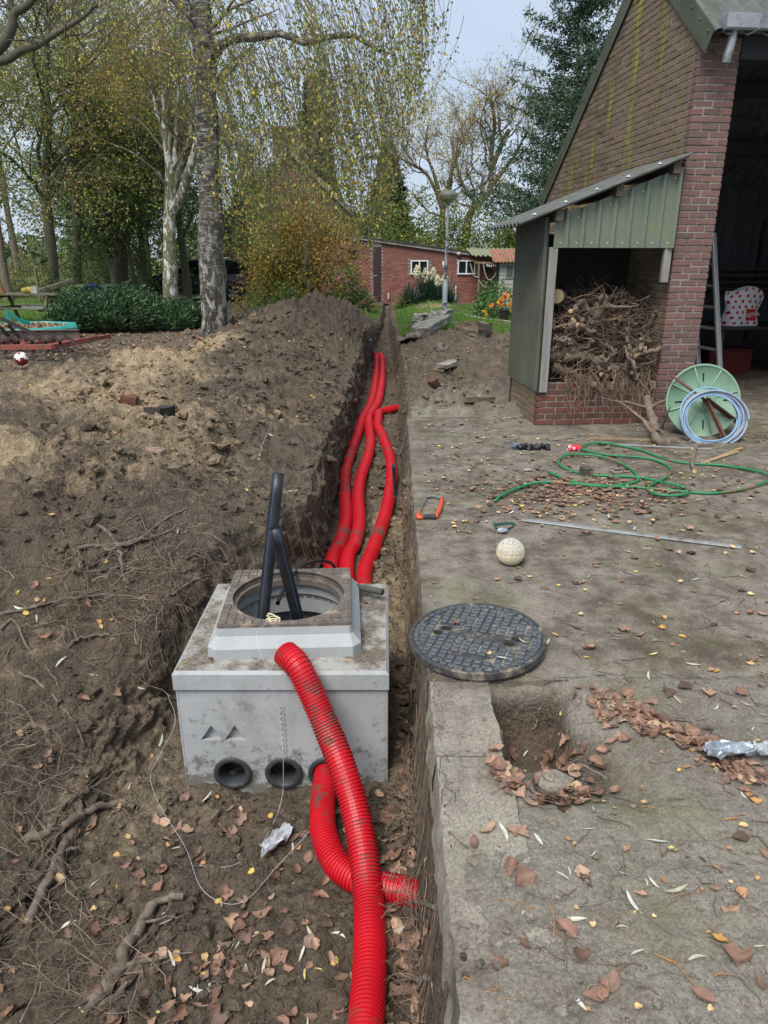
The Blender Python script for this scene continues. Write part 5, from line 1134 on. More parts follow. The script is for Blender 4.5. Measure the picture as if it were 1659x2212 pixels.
for k in range(nst):
    u = rr.uniform(120, 945) if rr.random() < .28 else (rr.uniform(470, 860) if rr.random() < .86 else rr.uniform(860, 945)); Y = rr.uniform(11.5, 19.5); env = hang_env(u)
    vb = env-abs(rr.normal())*(130 if u > 460 else 110)-rr.uniform(0, 1)**2*180
    bot = PY(u, vb, Y)
    if bot.z < .9: bot.z = .9+rr.random()*.5
    L = rr.uniform(.8, 3.2); n = 10; t = np.linspace(0, 1, n)[:, None]; x0_ = np.array(bot); top = x0_+(rr.normal()*.35-.18*L, rr.normal()*.35, L)
    if top[2] > 9.8: top[2] = 9.8
    p = top+(x0_-top)*t*np.array((1, 1, 1))+np.array((.35*L, 0, 0))*(t*(1-t))+np.stack([np.sin(t[:, 0]*3+rr.random()*6)*.09, np.cos(t[:, 0]*3+rr.random()*6)*.09, 0*t[:, 0]], 1)
    if np.hypot(*(p[-1, :2]-np.array(bb)[:2])) < .5: continue
    SP_.append(p-np.array(bb)); m = int(L*35*rr.uniform(.3, 1.2)); q = rr.uniform(0, 1, m); q = q[pnoise(xyz(q*L*2.2, k*.77, 1.3)) > -.18]*(n-1); m = len(q); i = np.minimum(q.astype(int), n-2); LP.append(p[i]+(p[i+1]-p[i])*(q-i)[:, None]+rr.normal(size=(m, 3))*.045-np.array(bb))
g = G(); tubes(g, np.array(SP_), np.linspace(.006, .0025, 10), 3); g.obj('hanging_twigs', BK_T, birch, True, kind='stuff')
LP = np.concatenate(LP); g = G(); leaves(g, LP, .056, [(.17, .19, .055, 5), (.12, .14, .045, 5), (.36, .27, .06, 1.7), (.46, .32, .06, .7), (.17, .12, .06, 2)], rr, .9, .72); g.obj('crown', LEAF, birch)
# ---- white forked birch
wy = 19.; wb = Vector((X(368, wy, 680), wy, 0)); wt = lambda u, v, Y=19.: PY(u, v, Y)
tree('birch_tree', 'white-barked birch forking into pale stems behind the laurel hedge', wb, 6, .2, 5, dict(lo=7, len=[.40, .5, .45], kids=[0, 8, 6], n=[16, 7, 6, 5], rr=[.3, .5, .5]), bk=BK_W, lm=BK_T,
     trunk=[([wt(370, 690), wt(368, 600), wt(366, 500), wt(368, 450), wt(367, 380), wt(360, 310), wt(356, 200), wt(352, 60)], .20, .05, 9), ([wt(371, 460), wt(392, 420, 18.8), wt(412, 360, 18.7), wt(428, 300, 18.6), wt(445, 180)], .13, .05, 5),
            ([wt(369, 440), wt(385, 370), wt(400, 335), wt(412, 290), wt(420, 200)], .10, .04, 4), ([wt(363, 330), wt(352, 290), wt(335, 230), wt(322, 170)], .06, .03, 3), ([wt(360, 400, 18.9), wt(330, 365, 18.6), wt(285, 330, 18.3), wt(240, 310, 18)], .035, .012, 5), ([wt(372, 430), wt(380, 300), wt(385, 180), wt(392, 40)], .07, .03, 5)],
     leafn=6.5, lsize=.055, pal=[(.22, .16, .04, 4), (.14, .16, .04, 5), (.36, .24, .04, 3), (.2, .1, .04, 2)], spread=.12)
# ---- the trees at left
def tl(u, Y, v=690): return Vector((X(u, Y, v), Y, 0))
GL = 'tall trees along the left side of the garden'
t3 = lambda u, v, Y=22.: PY(u, v, Y)
tree('broadleaf_tree', 'olive tree with two-legged green trunk behind the picnic table', tl(118, 22), 7, .2, 31, dict(kids=[0, 9, 6], n=[16, 8, 6, 5], len=[.55, .5, .45], trop=[0, .02, -.03, -.05]), bk=BK_O,
     trunk=[([t3(120, 690), t3(116, 600), t3(108, 500), t3(98, 400), t3(104, 280), t3(100, 150), t3(108, 0)], .17, .06, 16), ([t3(98, 430), t3(60, 380, 21), t3(20, 340, 20.5), t3(-30, 315, 20)], .06, .03, 6), ([t3(104, 420), t3(130, 360), t3(165, 330, 23), t3(200, 280, 23)], .06, .03, 6)],
     leafn=13, lsize=.075, pal=OLIVE, spread=.22)
tree('broadleaf_tree', 'slim dark tree with ivy round its foot left of the bins', tl(166, 24), 7.5, .15, 32, dict(kids=[0, 8, 6], n=[16, 8, 6, 5], len=[.42, .5, .45]), bk=BK_D,
     trunk=[([PY(170, 680, 24), PY(166, 560, 24), PY(163, 420, 24), PY(160, 300, 24), PY(166, 150, 24), PY(162, -20, 24)], .15, .06, 14), ([PY(163, 380, 24), PY(190, 300, 24), PY(215, 220, 24), PY(230, 120, 24)], .06, .03, 5)], leafn=11, lsize=.07, pal=AUT+OLIVE, spread=.2)
tree('broadleaf_tree', 'dark leaning tree with dense green crown behind the bins', tl(262, 27), 7, .30, 33, dict(kids=[0, 10, 7], n=[16, 8, 6, 5], len=[.5, .5, .45], trop=[0, -.02, -.05, -.08]), bk=BK_D,
     trunk=[([PY(264, 665, 27), PY(258, 600, 27), PY(262, 550, 27), PY(275, 480, 27), PY(285, 400, 27)], .34, .12, 14), ([PY(256, 600, 27), PY(236, 560, 27), PY(222, 520, 27), PY(205, 460, 26), PY(190, 400, 26)], .18, .07, 12)], leafn=12, lsize=.09, pal=DKGR, spread=.25)
for (u, Y, s, lab, pal, H, r) in ((302, 26, 41, 'thin dark tree between the leaning tree and the white birch', DKGR, 6.5, .09), (322, 27, 42, 'second thin trunk close left of the white birch', DKGR, 6, .12), (410, 27, 43, 'dark green tree close behind the rugged birch trunk', DKGR, 7, .16), (520, 35, 45, 'dark green ivy-clad tree between rugged birch and brown shrub', DKGR, 6.5, .2)):
    tree('broadleaf_tree', lab, tl(u, Y), H, r, s, dict(kids=[16, 8, 6], len=[.36, .5, .45]), bk=BK_D, leafn=10, lsize=.085, pal=pal, spread=.22)
for (u, Y, s, H, lab) in ((30, 30, 51, 9.5, 'thin bare-stemmed tree at the far left edge'), (60, 34, 52, 9.5, 'tall twiggy tree behind the wire fence at the left'), (215, 33, 53, 11, 'tall brownish tree behind the slim dark one'), (-40, 18, 54, 9, 'tree beyond the left edge, its limbs reaching across the top left corner'), (330, 34, 55, 10.5, 'tall thin-leaved tree rising behind the dense green crown')):
    tree('broadleaf_tree', lab, tl(u, Y), H, .17, s, dict(kids=[20, 7, 5], len=[.42, .5, .45], trop=[0, .06, .02, 0]), bk=BK_T, leafn=9, lsize=.08, pal=AUT+OLIVE, spread=.2)
# near limbs at the top left corner
g = G(); c0 = PY(0, 130, 9)
for q, ra, rb in (([PY(-60, 135, 9), PY(10, 130, 9), PY(45, 110, 9), PY(85, 95, 9), PY(125, 70, 9), PY(175, 40, 9), PY(210, 10, 9)], .055, .016), ([PY(-50, 130, 9), PY(0, 100, 9), PY(25, 60, 9), PY(30, 30, 9), PY(60, 10, 9), PY(90, -30, 9)], .075, .03), ([PY(28, 35, 9), PY(22, 0, 9), PY(20, -40, 9)], .04, .03)):
    tubes(g, spline(q, 30)-np.array(c0), np.linspace(ra, rb, 30), 10)
rr = np.random.default_rng(8)
for k in range(26):
    a = PY(rr.uniform(20, 200), rr.uniform(10, 120), 9); b = a+Vector((rr.normal()*.4, rr.normal()*.3, rr.uniform(-.2, .7))); tubes(g, wander(rr, a, b, 8, .03)-np.array(c0), np.linspace(.010, .003, 8), 4)
near = [o for o in COL.objects if 'reaching across' in o.get('label', '')][0]
o = g.obj('limb', BK_O, near, True); o.location = c0-near.location
# ---- conifers
def conifer(name, label, base, H, R, seed, pal, z0=.6, dens=1., drp=.25, r=.14, gap=0, tipn=26, ns=.11, lop=0.):
    rr = np.random.default_rng(seed); root = thing(name, label, 'tree', base); g = G(); tubes(g, wander(rr, (0, 0, 0), (0, 0, H), 14, .04), np.linspace(r, .015, 14), 8); g.obj('trunk', BK_D, root, True)
    B, L = [], []; z = z0
    while z < H-.15:
        f = (H-z)/(H-z0); n = max(3, int(7*dens)); 
        for k in range(n):
            a = rr.uniform(0, 6.28); ln = R*(f**.75)*rr.uniform(.55, 1.15)*(1+lop*math.cos(a)); d = np.array((math.cos(a), math.sin(a), .15)); t = np.linspace(0, 1, 7)[:, None]
            p = np.array((0, 0, z+rr.normal()*.08))+d*ln*t+np.array((0, 0, -drp*ln))*t**1.3+np.array((0, 0, .16*ln))*t**3; B.append(p)
            m = int(tipn*(ln+.25)*dens); q = rr.uniform(.12, 1, m)*6; i = np.minimum(q.astype(int), 5); c = p[i]+(p[i+1]-p[i])*(q-i)[:, None]; sd = np.array((-math.sin(a), math.cos(a), 0)); w = (rr.uniform(-1, 1, m)*(.30*ln+.05)*(1-q/6*.75))[:, None]
            L.append(c+sd*w-np.array((0, 0, 1))*np.abs(w)*.25+rr.normal(size=(m, 3))*.05)
        z += (.20+gap)/max(dens, .3)*rr.uniform(.7, 1.3)
    g = G(); tubes(g, np.array(B), np.linspace(.022, .004, 7), 4); g.obj('branches', BK_D, root, True, kind='stuff')
    L = np.concatenate(L); L = np.concatenate([L, L+rr.normal(size=L.shape)*.06]); g = G(); leaves(g, L, ns*1.5, pal, rr, .15, .28); g.obj('crown', NEED, root); return root
CON = [(.06, .10, .06, 5), (.04, .07, .042, 4), (.11, .16, .085, 2)]; CONY = [(.05, .065, .022, 5), (.03, .045, .018, 4), (.10, .11, .03, 2)]
conifer('spruce_tree', 'tall dark spruce with feathery twigs beside the garage gable', Vector((X(1205, 30), 30, 0)), 13.6, 3.9, 61, CON, z0=2.6, dens=.8, drp=.02, tipn=44, ns=.12)
conifer('cypress_tree', 'narrow dark conifer behind the weeping strands next to the chimney', Vector((X(688, 40), 40, 0)), 9.9, 1.5, 62, CON, dens=2.2, drp=.1, tipn=45, ns=.2, z0=.5)
conifer('conifer_tree', 'olive conifer behind the left end of the red brick outbuilding', Vector((X(838, 38), 38, 0)), 6.8, 1.6, 63, CONY, dens=1.8, drp=.1, tipn=45, ns=.17, z0=.5)
# ---- curly willows
cw = dict(n=[14, 12, 9, 7], kids=[0, 13, 12], ang=[.7, .6, .6], len=[.55, .55, .5], trop=[0, .10, .05, -.02], wig=[.1, .32, .42, .42], rr=[.42, .4, .42])
WIL = [(.36, .28, .05, 4), (.20, .18, .04, 3), (.50, .36, .08, 2)]
wt = lambda u, v, Y=38.: PY(u, v, Y)
tree('curly_willow', 'nearly bare curly willow with dark leaning trunk behind the lamp post', Vector((X(1012, 38), 38, 0)), 6.6, .3, 71, cw, bk=BK_D, lm=BK_T,
     trunk=[([wt(1000, 600), wt(1010, 480), wt(1030, 440), wt(1055, 420), wt(1062, 370), wt(1075, 330), wt(1100, 280)], .24, .10, 10), ([wt(1057, 410), wt(1085, 370), wt(1110, 340), wt(1130, 300)], .13, .06, 8), ([wt(1062, 370), wt(1062, 320), wt(1068, 270), wt(1062, 215)], .14, .06, 8), ([wt(1030, 440), wt(1000, 400), wt(985, 350), wt(990, 300)], .10, .05, 5)], leafn=.8, lsize=.09, pal=WIL, spread=.15)
tree('curly_willow', 'smaller bare curly willow left of the lamp post', Vector((X(955, 40), 40, 0)), 6.3, .2, 72, cw, bk=BK_T,
     trunk=[([wt(955, 620, 40), wt(955, 500, 40), wt(958, 440, 40), wt(970, 400, 40), wt(980, 340, 40), wt(975, 300, 40)], .2, .07, 7), ([wt(957, 450, 40), wt(935, 400, 40), wt(915, 370, 40), wt(880, 350, 40), wt(862, 340, 40)], .12, .05, 6), ([wt(957, 440, 40), wt(935, 370, 40), wt(920, 320, 40), wt(925, 270, 40)], .12, .04, 6)], leafn=1.5, lsize=.10, pal=WIL, spread=.15)
# ---- hedge row behind the outbuilding and beneath the spruce
MIX = [(.08, .12, .03, 5), (.05, .08, .022, 4), (.20, .20, .05, 2.5), (.36, .30, .07, 1), (.12, .15, .05, 3)]
for (u, Y, h, w, s, pal, lab) in ((850, 33, 4.2, 2.0, 1, MIX, 'dark clipped bush over the roof of the brick outbuilding, left'), (905, 34, 4.6, 2.4, 2, MIX, 'yellow-green tree behind the outbuilding left of the lamp'), (962, 34, 4.3, 1.5, 3, MIX, 'ivy-hung tree right behind the lamp post head'), (1010, 35, 4.2, 2.4, 4, MIX, 'broad leafy shrub under the curly willow'), (1065, 33, 4.6, 2.4, 5, MIX, 'green shrub mass left of the spruce foot'), (1125, 31, 4.0, 1.6, 6, [(.16, .19, .05, 3), (.09, .13, .03, 4), (.05, .08, .02, 3)], 'light green ivy bush under the spruce beside the gable'), (1170, 32, 5.4, 1.9, 7, DKGR+[(.10, .13, .035, 3)], 'dark evergreen bush behind the woodshed roof'),
                              (820, 36, 4.6, 2.2, 8, CONY, 'olive bush behind the roof corner of the outbuilding'), (760, 36, 4.8, 2.2, 9, DKGR, 'dark bush between the cypress and the outbuilding')):
    shrub('shrub', lab, Vector((X(u, Y), Y, 0)), (w, w*.8, h), 5200, .13, pal, s+200, stems=8, thr=-.1)
# ---- dark mass at left, hedge, far things
for (u, Y, h, w, s, pal, lab) in ((225, 30, 5.0, 2.1, 1, DKGR, 'dense dark green bush mass behind the bins'), (300, 30, 6.3, 2.3, 2, DKGR, 'tall dark evergreen behind the thin trunks'), (405, 34, 6., 2.2, 3, DKGR, 'dark evergreen behind the white birch'), (495, 37, 6.8, 2.3, 4, DKGR, 'dark evergreen behind the rugged birch and the car'), (575, 32, 5.2, 2.0, 5, OLIVE, 'olive leafy tree left of the house gable'),
                              (45, 34, 1.6, 3.2, 7, OLIVE, 'clipped beech hedge behind the wire fence'), (-10, 33, 1.7, 2.5, 8, OLIVE, 'hedge end at the far left edge'), (200, 34, 1.9, 1.1, 9, MIX, 'round light green shrub beyond the driveway'), (232, 30, 1.6, .9, 10, [(.16, .19, .05, 3), (.09, .13, .03, 4)], 'yellow-green shrub beside the black bin')):
    shrub('shrub', lab, Vector((X(u, Y), Y, 0)), (w, w*.8, h), 6500 if h > 4 else 3500, .12, pal, s+300, stems=8, thr=-.14)
# ivy on two trunks
for (u, Y, lab, h, w) in ((168, 23.8, 'ivy climbing the foot of the slim dark tree', 2.2, .26), (112, 21.8, 'leafy creeper on the trunk behind the picnic table', 1.6, .38)):
    shrub('ivy', lab, Vector((X(u, Y), Y, 0)), (w, w, h), 1500, .06, [(.06, .09, .03, 4), (.13, .16, .05, 2)], int(u), thr=-.4, stems=3, cat='ivy', shell=.6)
# ---- brown-orange weeping shrub, pink hydrangea, dark undergrowth
shrub('witch_hazel', 'large orange-brown shrub with dark trunk between the car and the brick outbuilding', Vector((X(655, 24.5), 24.5, 0)), (2.1, 1.7, 3.9), 27000, .088, [(.27, .16, .055, 5), (.20, .17, .05, 5), (.32, .25, .07, 2), (.33, .16, .06, 2), (.11, .11, .035, 3)], 401, thr=-.22, stems=26, shell=.42, stem_r=.035)
shrub('willow_shrub', 'yellow-olive drooping shrub left of the orange-brown one', Vector((X(612, 23.5), 23.5, 0)), (1.0, 1.1, 3.2), 9000, .075, [(.14, .135, .03, 5), (.28, .22, .045, 3), (.10, .09, .025, 3), (.42, .30, .06, 1.2)], 402, thr=-.22, stems=16, droop=.7, shell=.42)
g = G(); tk = [PY(672, 625, 23.2), PY(655, 600, 23.2), PY(662, 560, 23.2), PY(655, 520, 23.3)]; sh = [o for o in COL.objects if o.name == 'witch_hazel'][0]; o = g; tubes(g, spline(tk, 14)-np.array(sh.location), np.linspace(.14, .08, 14), 9); g.obj('trunk', BK_D, sh, True)
hyd = shrub('hydrangea', 'green hydrangea bush with faded pink flower heads beside the brick wall', Vector((X(752, 22.5), 22.5, 0)), (.85, .7, 1.45), 3600, .085, [(.045, .075, .022, 5), (.08, .11, .03, 3), (.2, .14, .05, 1)], 403, thr=-.3, stems=10)
rr = np.random.default_rng(12)
PNK = leafmat('faded_pink_petals', trans=.2)
for k in range(34):
    a = rr.uniform(-2.9, -.2); e = rr.uniform(.1, 1.2); p = np.array((.85*math.cos(a)*math.cos(e), .7*math.sin(a)*math.cos(e), 1.4*math.sin(e)))*rr.uniform(.9, 1.08); g = G(); q = rr.normal(size=(26, 3)); q /= np.linalg.norm(q, axis=1)[:, None]; leaves(g, q*.045, .035, [(.50, .20, .22, 4), (.38, .13, .16, 3), (.55, .38, .30, 2)], rr, 0, .9, out=q*2); g.obj('flower_head', PNK, hyd, loc=p)
shrub('shrub', 'dark low evergreen bush at the foot of the orange-brown shrub', Vector((X(600, 22.3), 22.3, 0)), (1.1, .8, 1.0), 3000, .07, DKGR, 404)
shrub('shrub', 'small yellowing bush right of the hydrangea at the door', Vector((X(787, 23.8), 23.8, 0)), (.4, .4, .65), 900, .06, [(.25, .24, .06, 4), (.12, .14, .04, 3)], 405, thr=-.4)
shrub('shrub', 'dark grassy tuft at the foot of the rugged birch', Vector((X(500, 17.5), 17.5, .1)), (.35, .35, .6), 500, .09, DKGR, 406, thr=-.4, asp=.15)
# ---- laurel hedge: shoots with long glossy leaves
def laurel(label, c, rad, ns, seed):
    rr = np.random.default_rng(seed); root = thing('laurel_bush', label, 'bush', c); P3, L, O, C = [], [], [], []
    for k in range(ns):
        a = rr.uniform(0, 6.28); q = rr.uniform(0, 1)**.5; tip = np.array((rad[0]*q*math.cos(a), rad[1]*q*math.sin(a), rad[2]*(1-.55*q*q)*rr.uniform(.72, 1.1))); st = tip*np.array((.45, .45, 0)); mid = (st+tip)/2+np.array((0, 0, -.05))
        p = spline([st, mid, tip], 8); P3.append(p); m = 18; t = np.linspace(.35, 1, m)*7; i = np.minimum(t.astype(int), 6); b = p[i]+(p[i+1]-p[i])*(t-i)[:, None]; ang = np.arange(m)*2.4; d = p[-1]-p[-2]; d /= np.linalg.norm(d)
        s1 = np.cross(d, (0, .3, 1.)); s1 /= np.linalg.norm(s1)+1e-9; s2 = np.cross(d, s1); o = s1*np.cos(ang)[:, None]+s2*np.sin(ang)[:, None]+d*rr.uniform(.5, 1.3, m)[:, None]; L.append(b); O.append(o)
    g = G(); tubes(g, np.array(P3), np.linspace(.008, .003, 8), 4); g.obj('stems', BK_O, root, True, kind='stuff')
    L, O = np.concatenate(L), np.concatenate(O); g = G(); leaves(g, L, .125, [(.04, .095, .045, 5), (.075, .155, .055, 4), (.03, .065, .035, 3), (.12, .20, .07, 1.5)], rr, 0, .30, out=O*6); g.obj('foliage', GLOSS, root); return root
laurel('wide glossy dark green laurel bush in front of the white birch', Vector((X(255, 17.3), 17.3, 0)), (1.5, .8, 1.05), 460, 1)
laurel('left end of the laurel with leaning shoots by the table', Vector((X(165, 17.2), 17.2, 0)), (.8, .6, .95), 200, 2)
laurel('smaller bluish laurel against the rugged birch', Vector((X(385, 17.2), 17.2, 0)), (.75, .55, .75), 190, 3)
# ---- far woods all round
rr = np.random.default_rng(90); pos = []
for k in range(60):
    a = rr.uniform(-1.35, 1.35); D = rr.uniform(75, 120); cx, cy = D*math.sin(a), D*math.cos(a)
    if abs(a) < .09 and 0: continue
    h = rr.uniform(3.5, 6.5); m = 520; d = rr.normal(size=(m, 3)); d /= np.linalg.norm(d, axis=1)[:, None]; d[:, 2] = abs(d[:, 2]); pos.append(np.array((cx, cy, .3))+d*rr.uniform(.3, 1, m)[:, None]*np.array((6, 5, h)))
g = G(); leaves(g, np.concatenate(pos), .75, [(.10, .12, .05, 4), (.16, .14, .07, 3), (.07, .09, .04, 3)], rr, 0, .8); g.obj('distant_woods', LEAF, kind='stuff', label='hazy distant tree line beyond the garden', cat='woods')
# ============================================================ FAR BUILDINGS AND GARDEN THINGS
WPT = mat('white_painted_wood', (.72, .74, .76), (.62, .64, .66), rough=.5, bump=.05); FAS = mat('pale_grey_fascia', (.34, .33, .31), (.25, .24, .22), rough=.8, dirt=(.16, .15, .12), dlo=.5, dhi=.66, dsc=3)
def glass_mat(name='dark_window_glass'):
    m, nt, b = new_mat(name); b.inputs['Base Color'].default_value = (.012, .014, .016, 1); b.inputs['Roughness'].default_value = .08; b.inputs['Specular IOR Level'].default_value = .6; return m
GLS = glass_mat()
def c9(cx, cy): return ((1400+cx/2.37)/1.852, (900+cy/2.37)/1.852)
FY = 28.8; fp = lambda u, v, Y=FY: PY(u, v, Y)
xA, xB = fp(828, 600).x, fp(1086, 600).x; zA, zB = fp(830, 521).z, fp(1083, 558).z
bo = thing('brick_outbuilding', 'long low red brick outbuilding with sloping roof edge and two white windows', 'building', (xA, FY, 0))
W = xB-xA; wins = [(fp(887, 592).x-xA, fp(925, 562).x-xA), (fp(988, 593).x-xA, fp(1027, 563).x-xA)]; wz = (fp(900, 592).z, fp(900, 562).z)
g = G(); out = []; rr = np.random.default_rng(4)
prism(g, [(-2.9, -.02), (W, -.02), (W, zB), (-2.9, zA+.75*(zA-zB)/W*2.9)], -.25, -.006, Matrix(((1, 0, 0, 0), (0, 0, -1, 0), (0, 1, 0, 0), (0, 0, 0, 1)))); g.obj('mortar', MOR, bo)
bricks = []
for k in range(46):
    z = (k+.5)*.063; x = -2.9+(.105 if k % 2 else 0)
    while x < W:
        top = zA+(zB-zA)*x/W
        if z < top-.06 and not any(a-.06 < x+.1 < b+.06 and wz[0]-.03 < z < wz[1]+.03 for a, b in wins) and not (-.42 < x+.1 < -.06 and z < 2.06): bricks.append((x+.1, z))
        x += .207
bricks.sort(key=lambda q: (-q[1])); bm0 = None
g0 = G(); box(g0, (0, 0, 0), (.0975, .03, .0255)); bfm = g0.mesh('brick', BR_F)
for (x, z) in bricks[:300]: o = ob('brick', bfm, bo, (x, .03-.001-rr.random()*.004, z))
g = G()
for (x, z) in bricks[300:]:
    h = rr.uniform(.7, 1.25); box(g, (x, .03-.001-rr.random()*.004, z), (.0975, .03, .0255), 0, None, (h, h*.97, h*.97))
g.obj('bricks', BR_F, bo, kind='stuff')
for (a, b) in wins:
    g = G(); fw = .045
    for (c, h) in (((a+b)/2, 0), ): 
        box(g, ((a+b)/2, -.01, wz[1]-fw/2), ((b-a)/2, .03, fw/2)); box(g, ((a+b)/2, -.025, wz[0]+fw/2-.01), ((b-a)/2+.02, .045, fw/2))
        for xx in (a+fw/2, b-fw/2, (a+b)/2): box(g, (xx, -.008, (wz[0]+wz[1])/2), (fw/2, .028, (wz[1]-wz[0])/2-fw))
    w_ = g.obj('window', WPT, bo)
    for s_ in (0, 1):
        g = G(); m_ = (a+b)/2; l, r = (a+fw, m_-fw/2) if not s_ else (m_+fw/2, b-fw); box(g, ((l+r)/2, -.006, (wz[0]+wz[1])/2), ((r-l)/2, .004, (wz[1]-wz[0])/2-fw)); g.obj('pane', GLS, w_)
    for k in range(9): g = G(); box(g, (a+(k+.5)*(b-a)/9, -.003, wz[1]+.055), (.026, .02, .048), .002); g.obj('lintel_brick', BR_F, bo)
g = G(); bar(g, (-3.0, -.06, zA+(zA-zB)/W*3.0-.02), (W+.06, -.06, zB-.02), .09, .10); fo = g.obj('fascia', FAS, bo)
g = G(); bar(g, (-3.05, .9, zA+(zA-zB)/W*3.05+.05), (W+.1, .9, zB+.05), 2.1, .03); g.obj('roof', mat('dark_bitumen_roof', (.05, .055, .045), (.08, .085, .06), rough=.9), bo)
g = G(); box(g, (-.24, -.0, 1.02), (.15, .03, 1.02), .004); dr = g.obj('door', mat('dark_plum_door', (.05, .022, .022), (.03, .016, .018), rough=.6), bo)
g = G(); box(g, (-.30, -.05, 1.02), (.05, .008, .008)); g.obj('handle', WPT, dr)
g = G(); box(g, (-.24, -.012, 2.22), (.16, .02, .16)); g.obj('transom_panel', FAS, bo)
g = G(); box(g, (-1.15, -.03, 1.95), (.22, .06, .02)); box(g, (-1.15, -.0, 1.78), (.16, .02, .14)); g.obj('vent_hood', GLS, bo)
q = Vector(fp(*c9(1030, 270)))-Vector((xA, FY, 0)); g = G(); lathe(g, [(0, .05), (.05, .045), (.085, 0), (.07, -.06), (0, -.09)], 14, (0, -.1, 0)); box(g, (-.05, -.04, .03), (.05, .04, .03)); g.obj('wall_lamp', mat('cream_wall_lamp', (.5, .48, .42), rough=.4), None, True, loc=fp(*c9(1030, 270)), label='round cream lamp on the brick wall under the roof edge', cat='lamp')
q = fp(*c9(885, 362)); g = G(); box(g, (0, -.02, 0), (.035, .015, .07), .004); box(g, (0, -.02, -.11), (.012, .01, .05)); g.obj('thermometer', WPT, None, loc=q, label='small white thermometer on the wall between the two windows', cat='thermometer')
q = fp(*c9(455, 422)); g = G(); lathe(g, [(0, -.05), (.15, -.045), (.17, -.01), (.17, 0)], 18, (0, 0, 0), RX(-math.pi/2)@RX(math.pi)); g.obj('wall_plaque', mat('grey_slate_disc', (.09, .085, .08), (.2, .19, .17), rough=.8, sc=14), None, loc=q, label='round grey stone disc hanging left of the windows on the brick wall', cat='plaque')
q = fp(*c9(1310, 435)); g = G(); box(g, (0, -.06, 0), (.13, .06, .07), .01, RY(.12)); g.obj('wall_box', mat('dark_green_box', (.02, .07, .05), rough=.5), None, loc=q, label='small dark green box on the wall right of the second window', cat='box')
for (cx, cy0, cy1, r_, m_, lab) in ((948, 435, 545, .02, mat('old_pipe', (.35, .25, .2)), 'short reddish pipe standing against the wall by the lamp post'), (1000, 575, 710, .03, WPT, 'white rain pipe stub low on the brick wall'), (365, 645, 700, .025, WPT, 'white plastic pipe stub at the foot of the wall near the door')):
    a, b = fp(*c9(cx, cy1)), fp(*c9(cx, cy0)); g = G(); tubes(g, [(0, -.06, 0), (0, -.06, b.z-a.z)], [r_]*2, 10, cap=True); g.obj('wall_pipe', m_, None, loc=a, label=lab, cat='pipe')
# ---- wooden shed with tiled/corrugated roof
sY = 25.2; sp = lambda u, v, Y=sY: PY(u, v, Y); s0 = sp(1078, 600); wsx = thing('timber_shed', 'grey lap-board garden shed with orange corrugated roof', 'shed', (s0.x, sY, 0))
PL_ = mat('grey_lap_boards', (.22, .235, .21), (.32, .33, .29), rough=.9, sc=6, stretch=(.2, 1, 3), bump=.3)
ztop = sp(1090, 567).z
g = G(); box(g, (.9, .6, ztop/2), (.9, .58, ztop/2)); g.obj('wall_core', BKW, wsx)
k = 0; z = 0
while z < ztop-.05:
    w_ = [(0, 1.8)] if not (1.02 < z+.06 < 1.44) else [(0, .2), (.95, 1.8)]
    for a, b in w_: g = G(); box(g, ((a+b)/2, -.0, z+.07), ((b-a)/2, .012, .078), .002, RX(-.14)); g.obj('board', PL_, wsx)
    z += .14
g = G(); box(g, (.575, -.02, 1.23), (.375, .02, .22)); w_ = g.obj('window', PL_, wsx)
for x in (.34, .60, .84): g = G(); box(g, (x, -.045, 1.23), (.105, .005, .18)); g.obj('pane', mat('greyish_glass', (.10, .11, .12), rough=.1, bump=0), w_)
ORT = mat('orange_roof_sheets', (.34, .14, .095), (.26, .12, .085), rough=.8, sc=5, dirt=(.12, .11, .05), dlo=.5, dhi=.62, dsc=6)
M_, L = slopeM(-.22, ztop+.02, .9, ztop+.42, -.25); g = G(); corr(g, L, 2.4, .12, .025, M=M_); g.obj('roof_sheet', ORT, wsx)
g = G(); M_, L = slopeM(1.9, ztop+.22, 4.2, ztop+.5, -.7); corr(g, L, 3.2, .17, .03, M=M_); g.obj('mossy_roof_behind', mat('mossy_roof', (.16, .18, .10), (.24, .25, .18), rough=.9, sc=2), wsx)
# ---- clothes line frame
PST = mat('mossy_timber_post', (.13, .11, .06), (.20, .18, .11), rough=.9)
cl = thing('clothesline_frame', 'wooden clothesline frame with hanging hoses in front of the brick outbuilding', 'clothesline', PY(1033, 655, 26))
c0 = Vector(cl.location); P2_ = lambda cx, cy, Y=26.: PY(*c9(cx, cy), Y)-c0
g = G(); bar(g, P2_(1215, 740), P2_(1222, 350), .06, .06); g.obj('post', PST, cl); g = G(); bar(g, P2_(1390, 700), P2_(1395, 350), .06, .06); g.obj('post', PST, cl)
g = G(); bar(g, P2_(1190, 355), P2_(1480, 368), .05, .07); g.obj('crossbar', PST, cl)
HW = mat('pale_rope_and_hose', (.5, .48, .40), rough=.7, bump=0)
for i, q in enumerate((((1140, 365), (1155, 420), (1175, 480), (1225, 500)), ((1265, 352), (1275, 430), (1300, 505), (1330, 520), (1375, 480), (1400, 400)), ((1412, 365), (1425, 450), (1460, 520), (1500, 490), (1530, 420)), ((1222, 520), (1250, 565), (1300, 600)))):
    g = G(); pts = [PY(*c9(*a), 25.95-.01*i) for a in q]; tubes(g, spline(pts, 24)-np.array(pts[0]), np.full(24, .016), 6); g.obj('hanging_hose', HW, None, True, loc=pts[0], label=('pale hose end hanging left of the clothesline post', 'pale hose hanging in a deep loop from the clothesline bar', 'pale hose looped in front of the timber shed wall', 'thin rope sagging from the clothesline post to the shrub')[i], cat='hose')
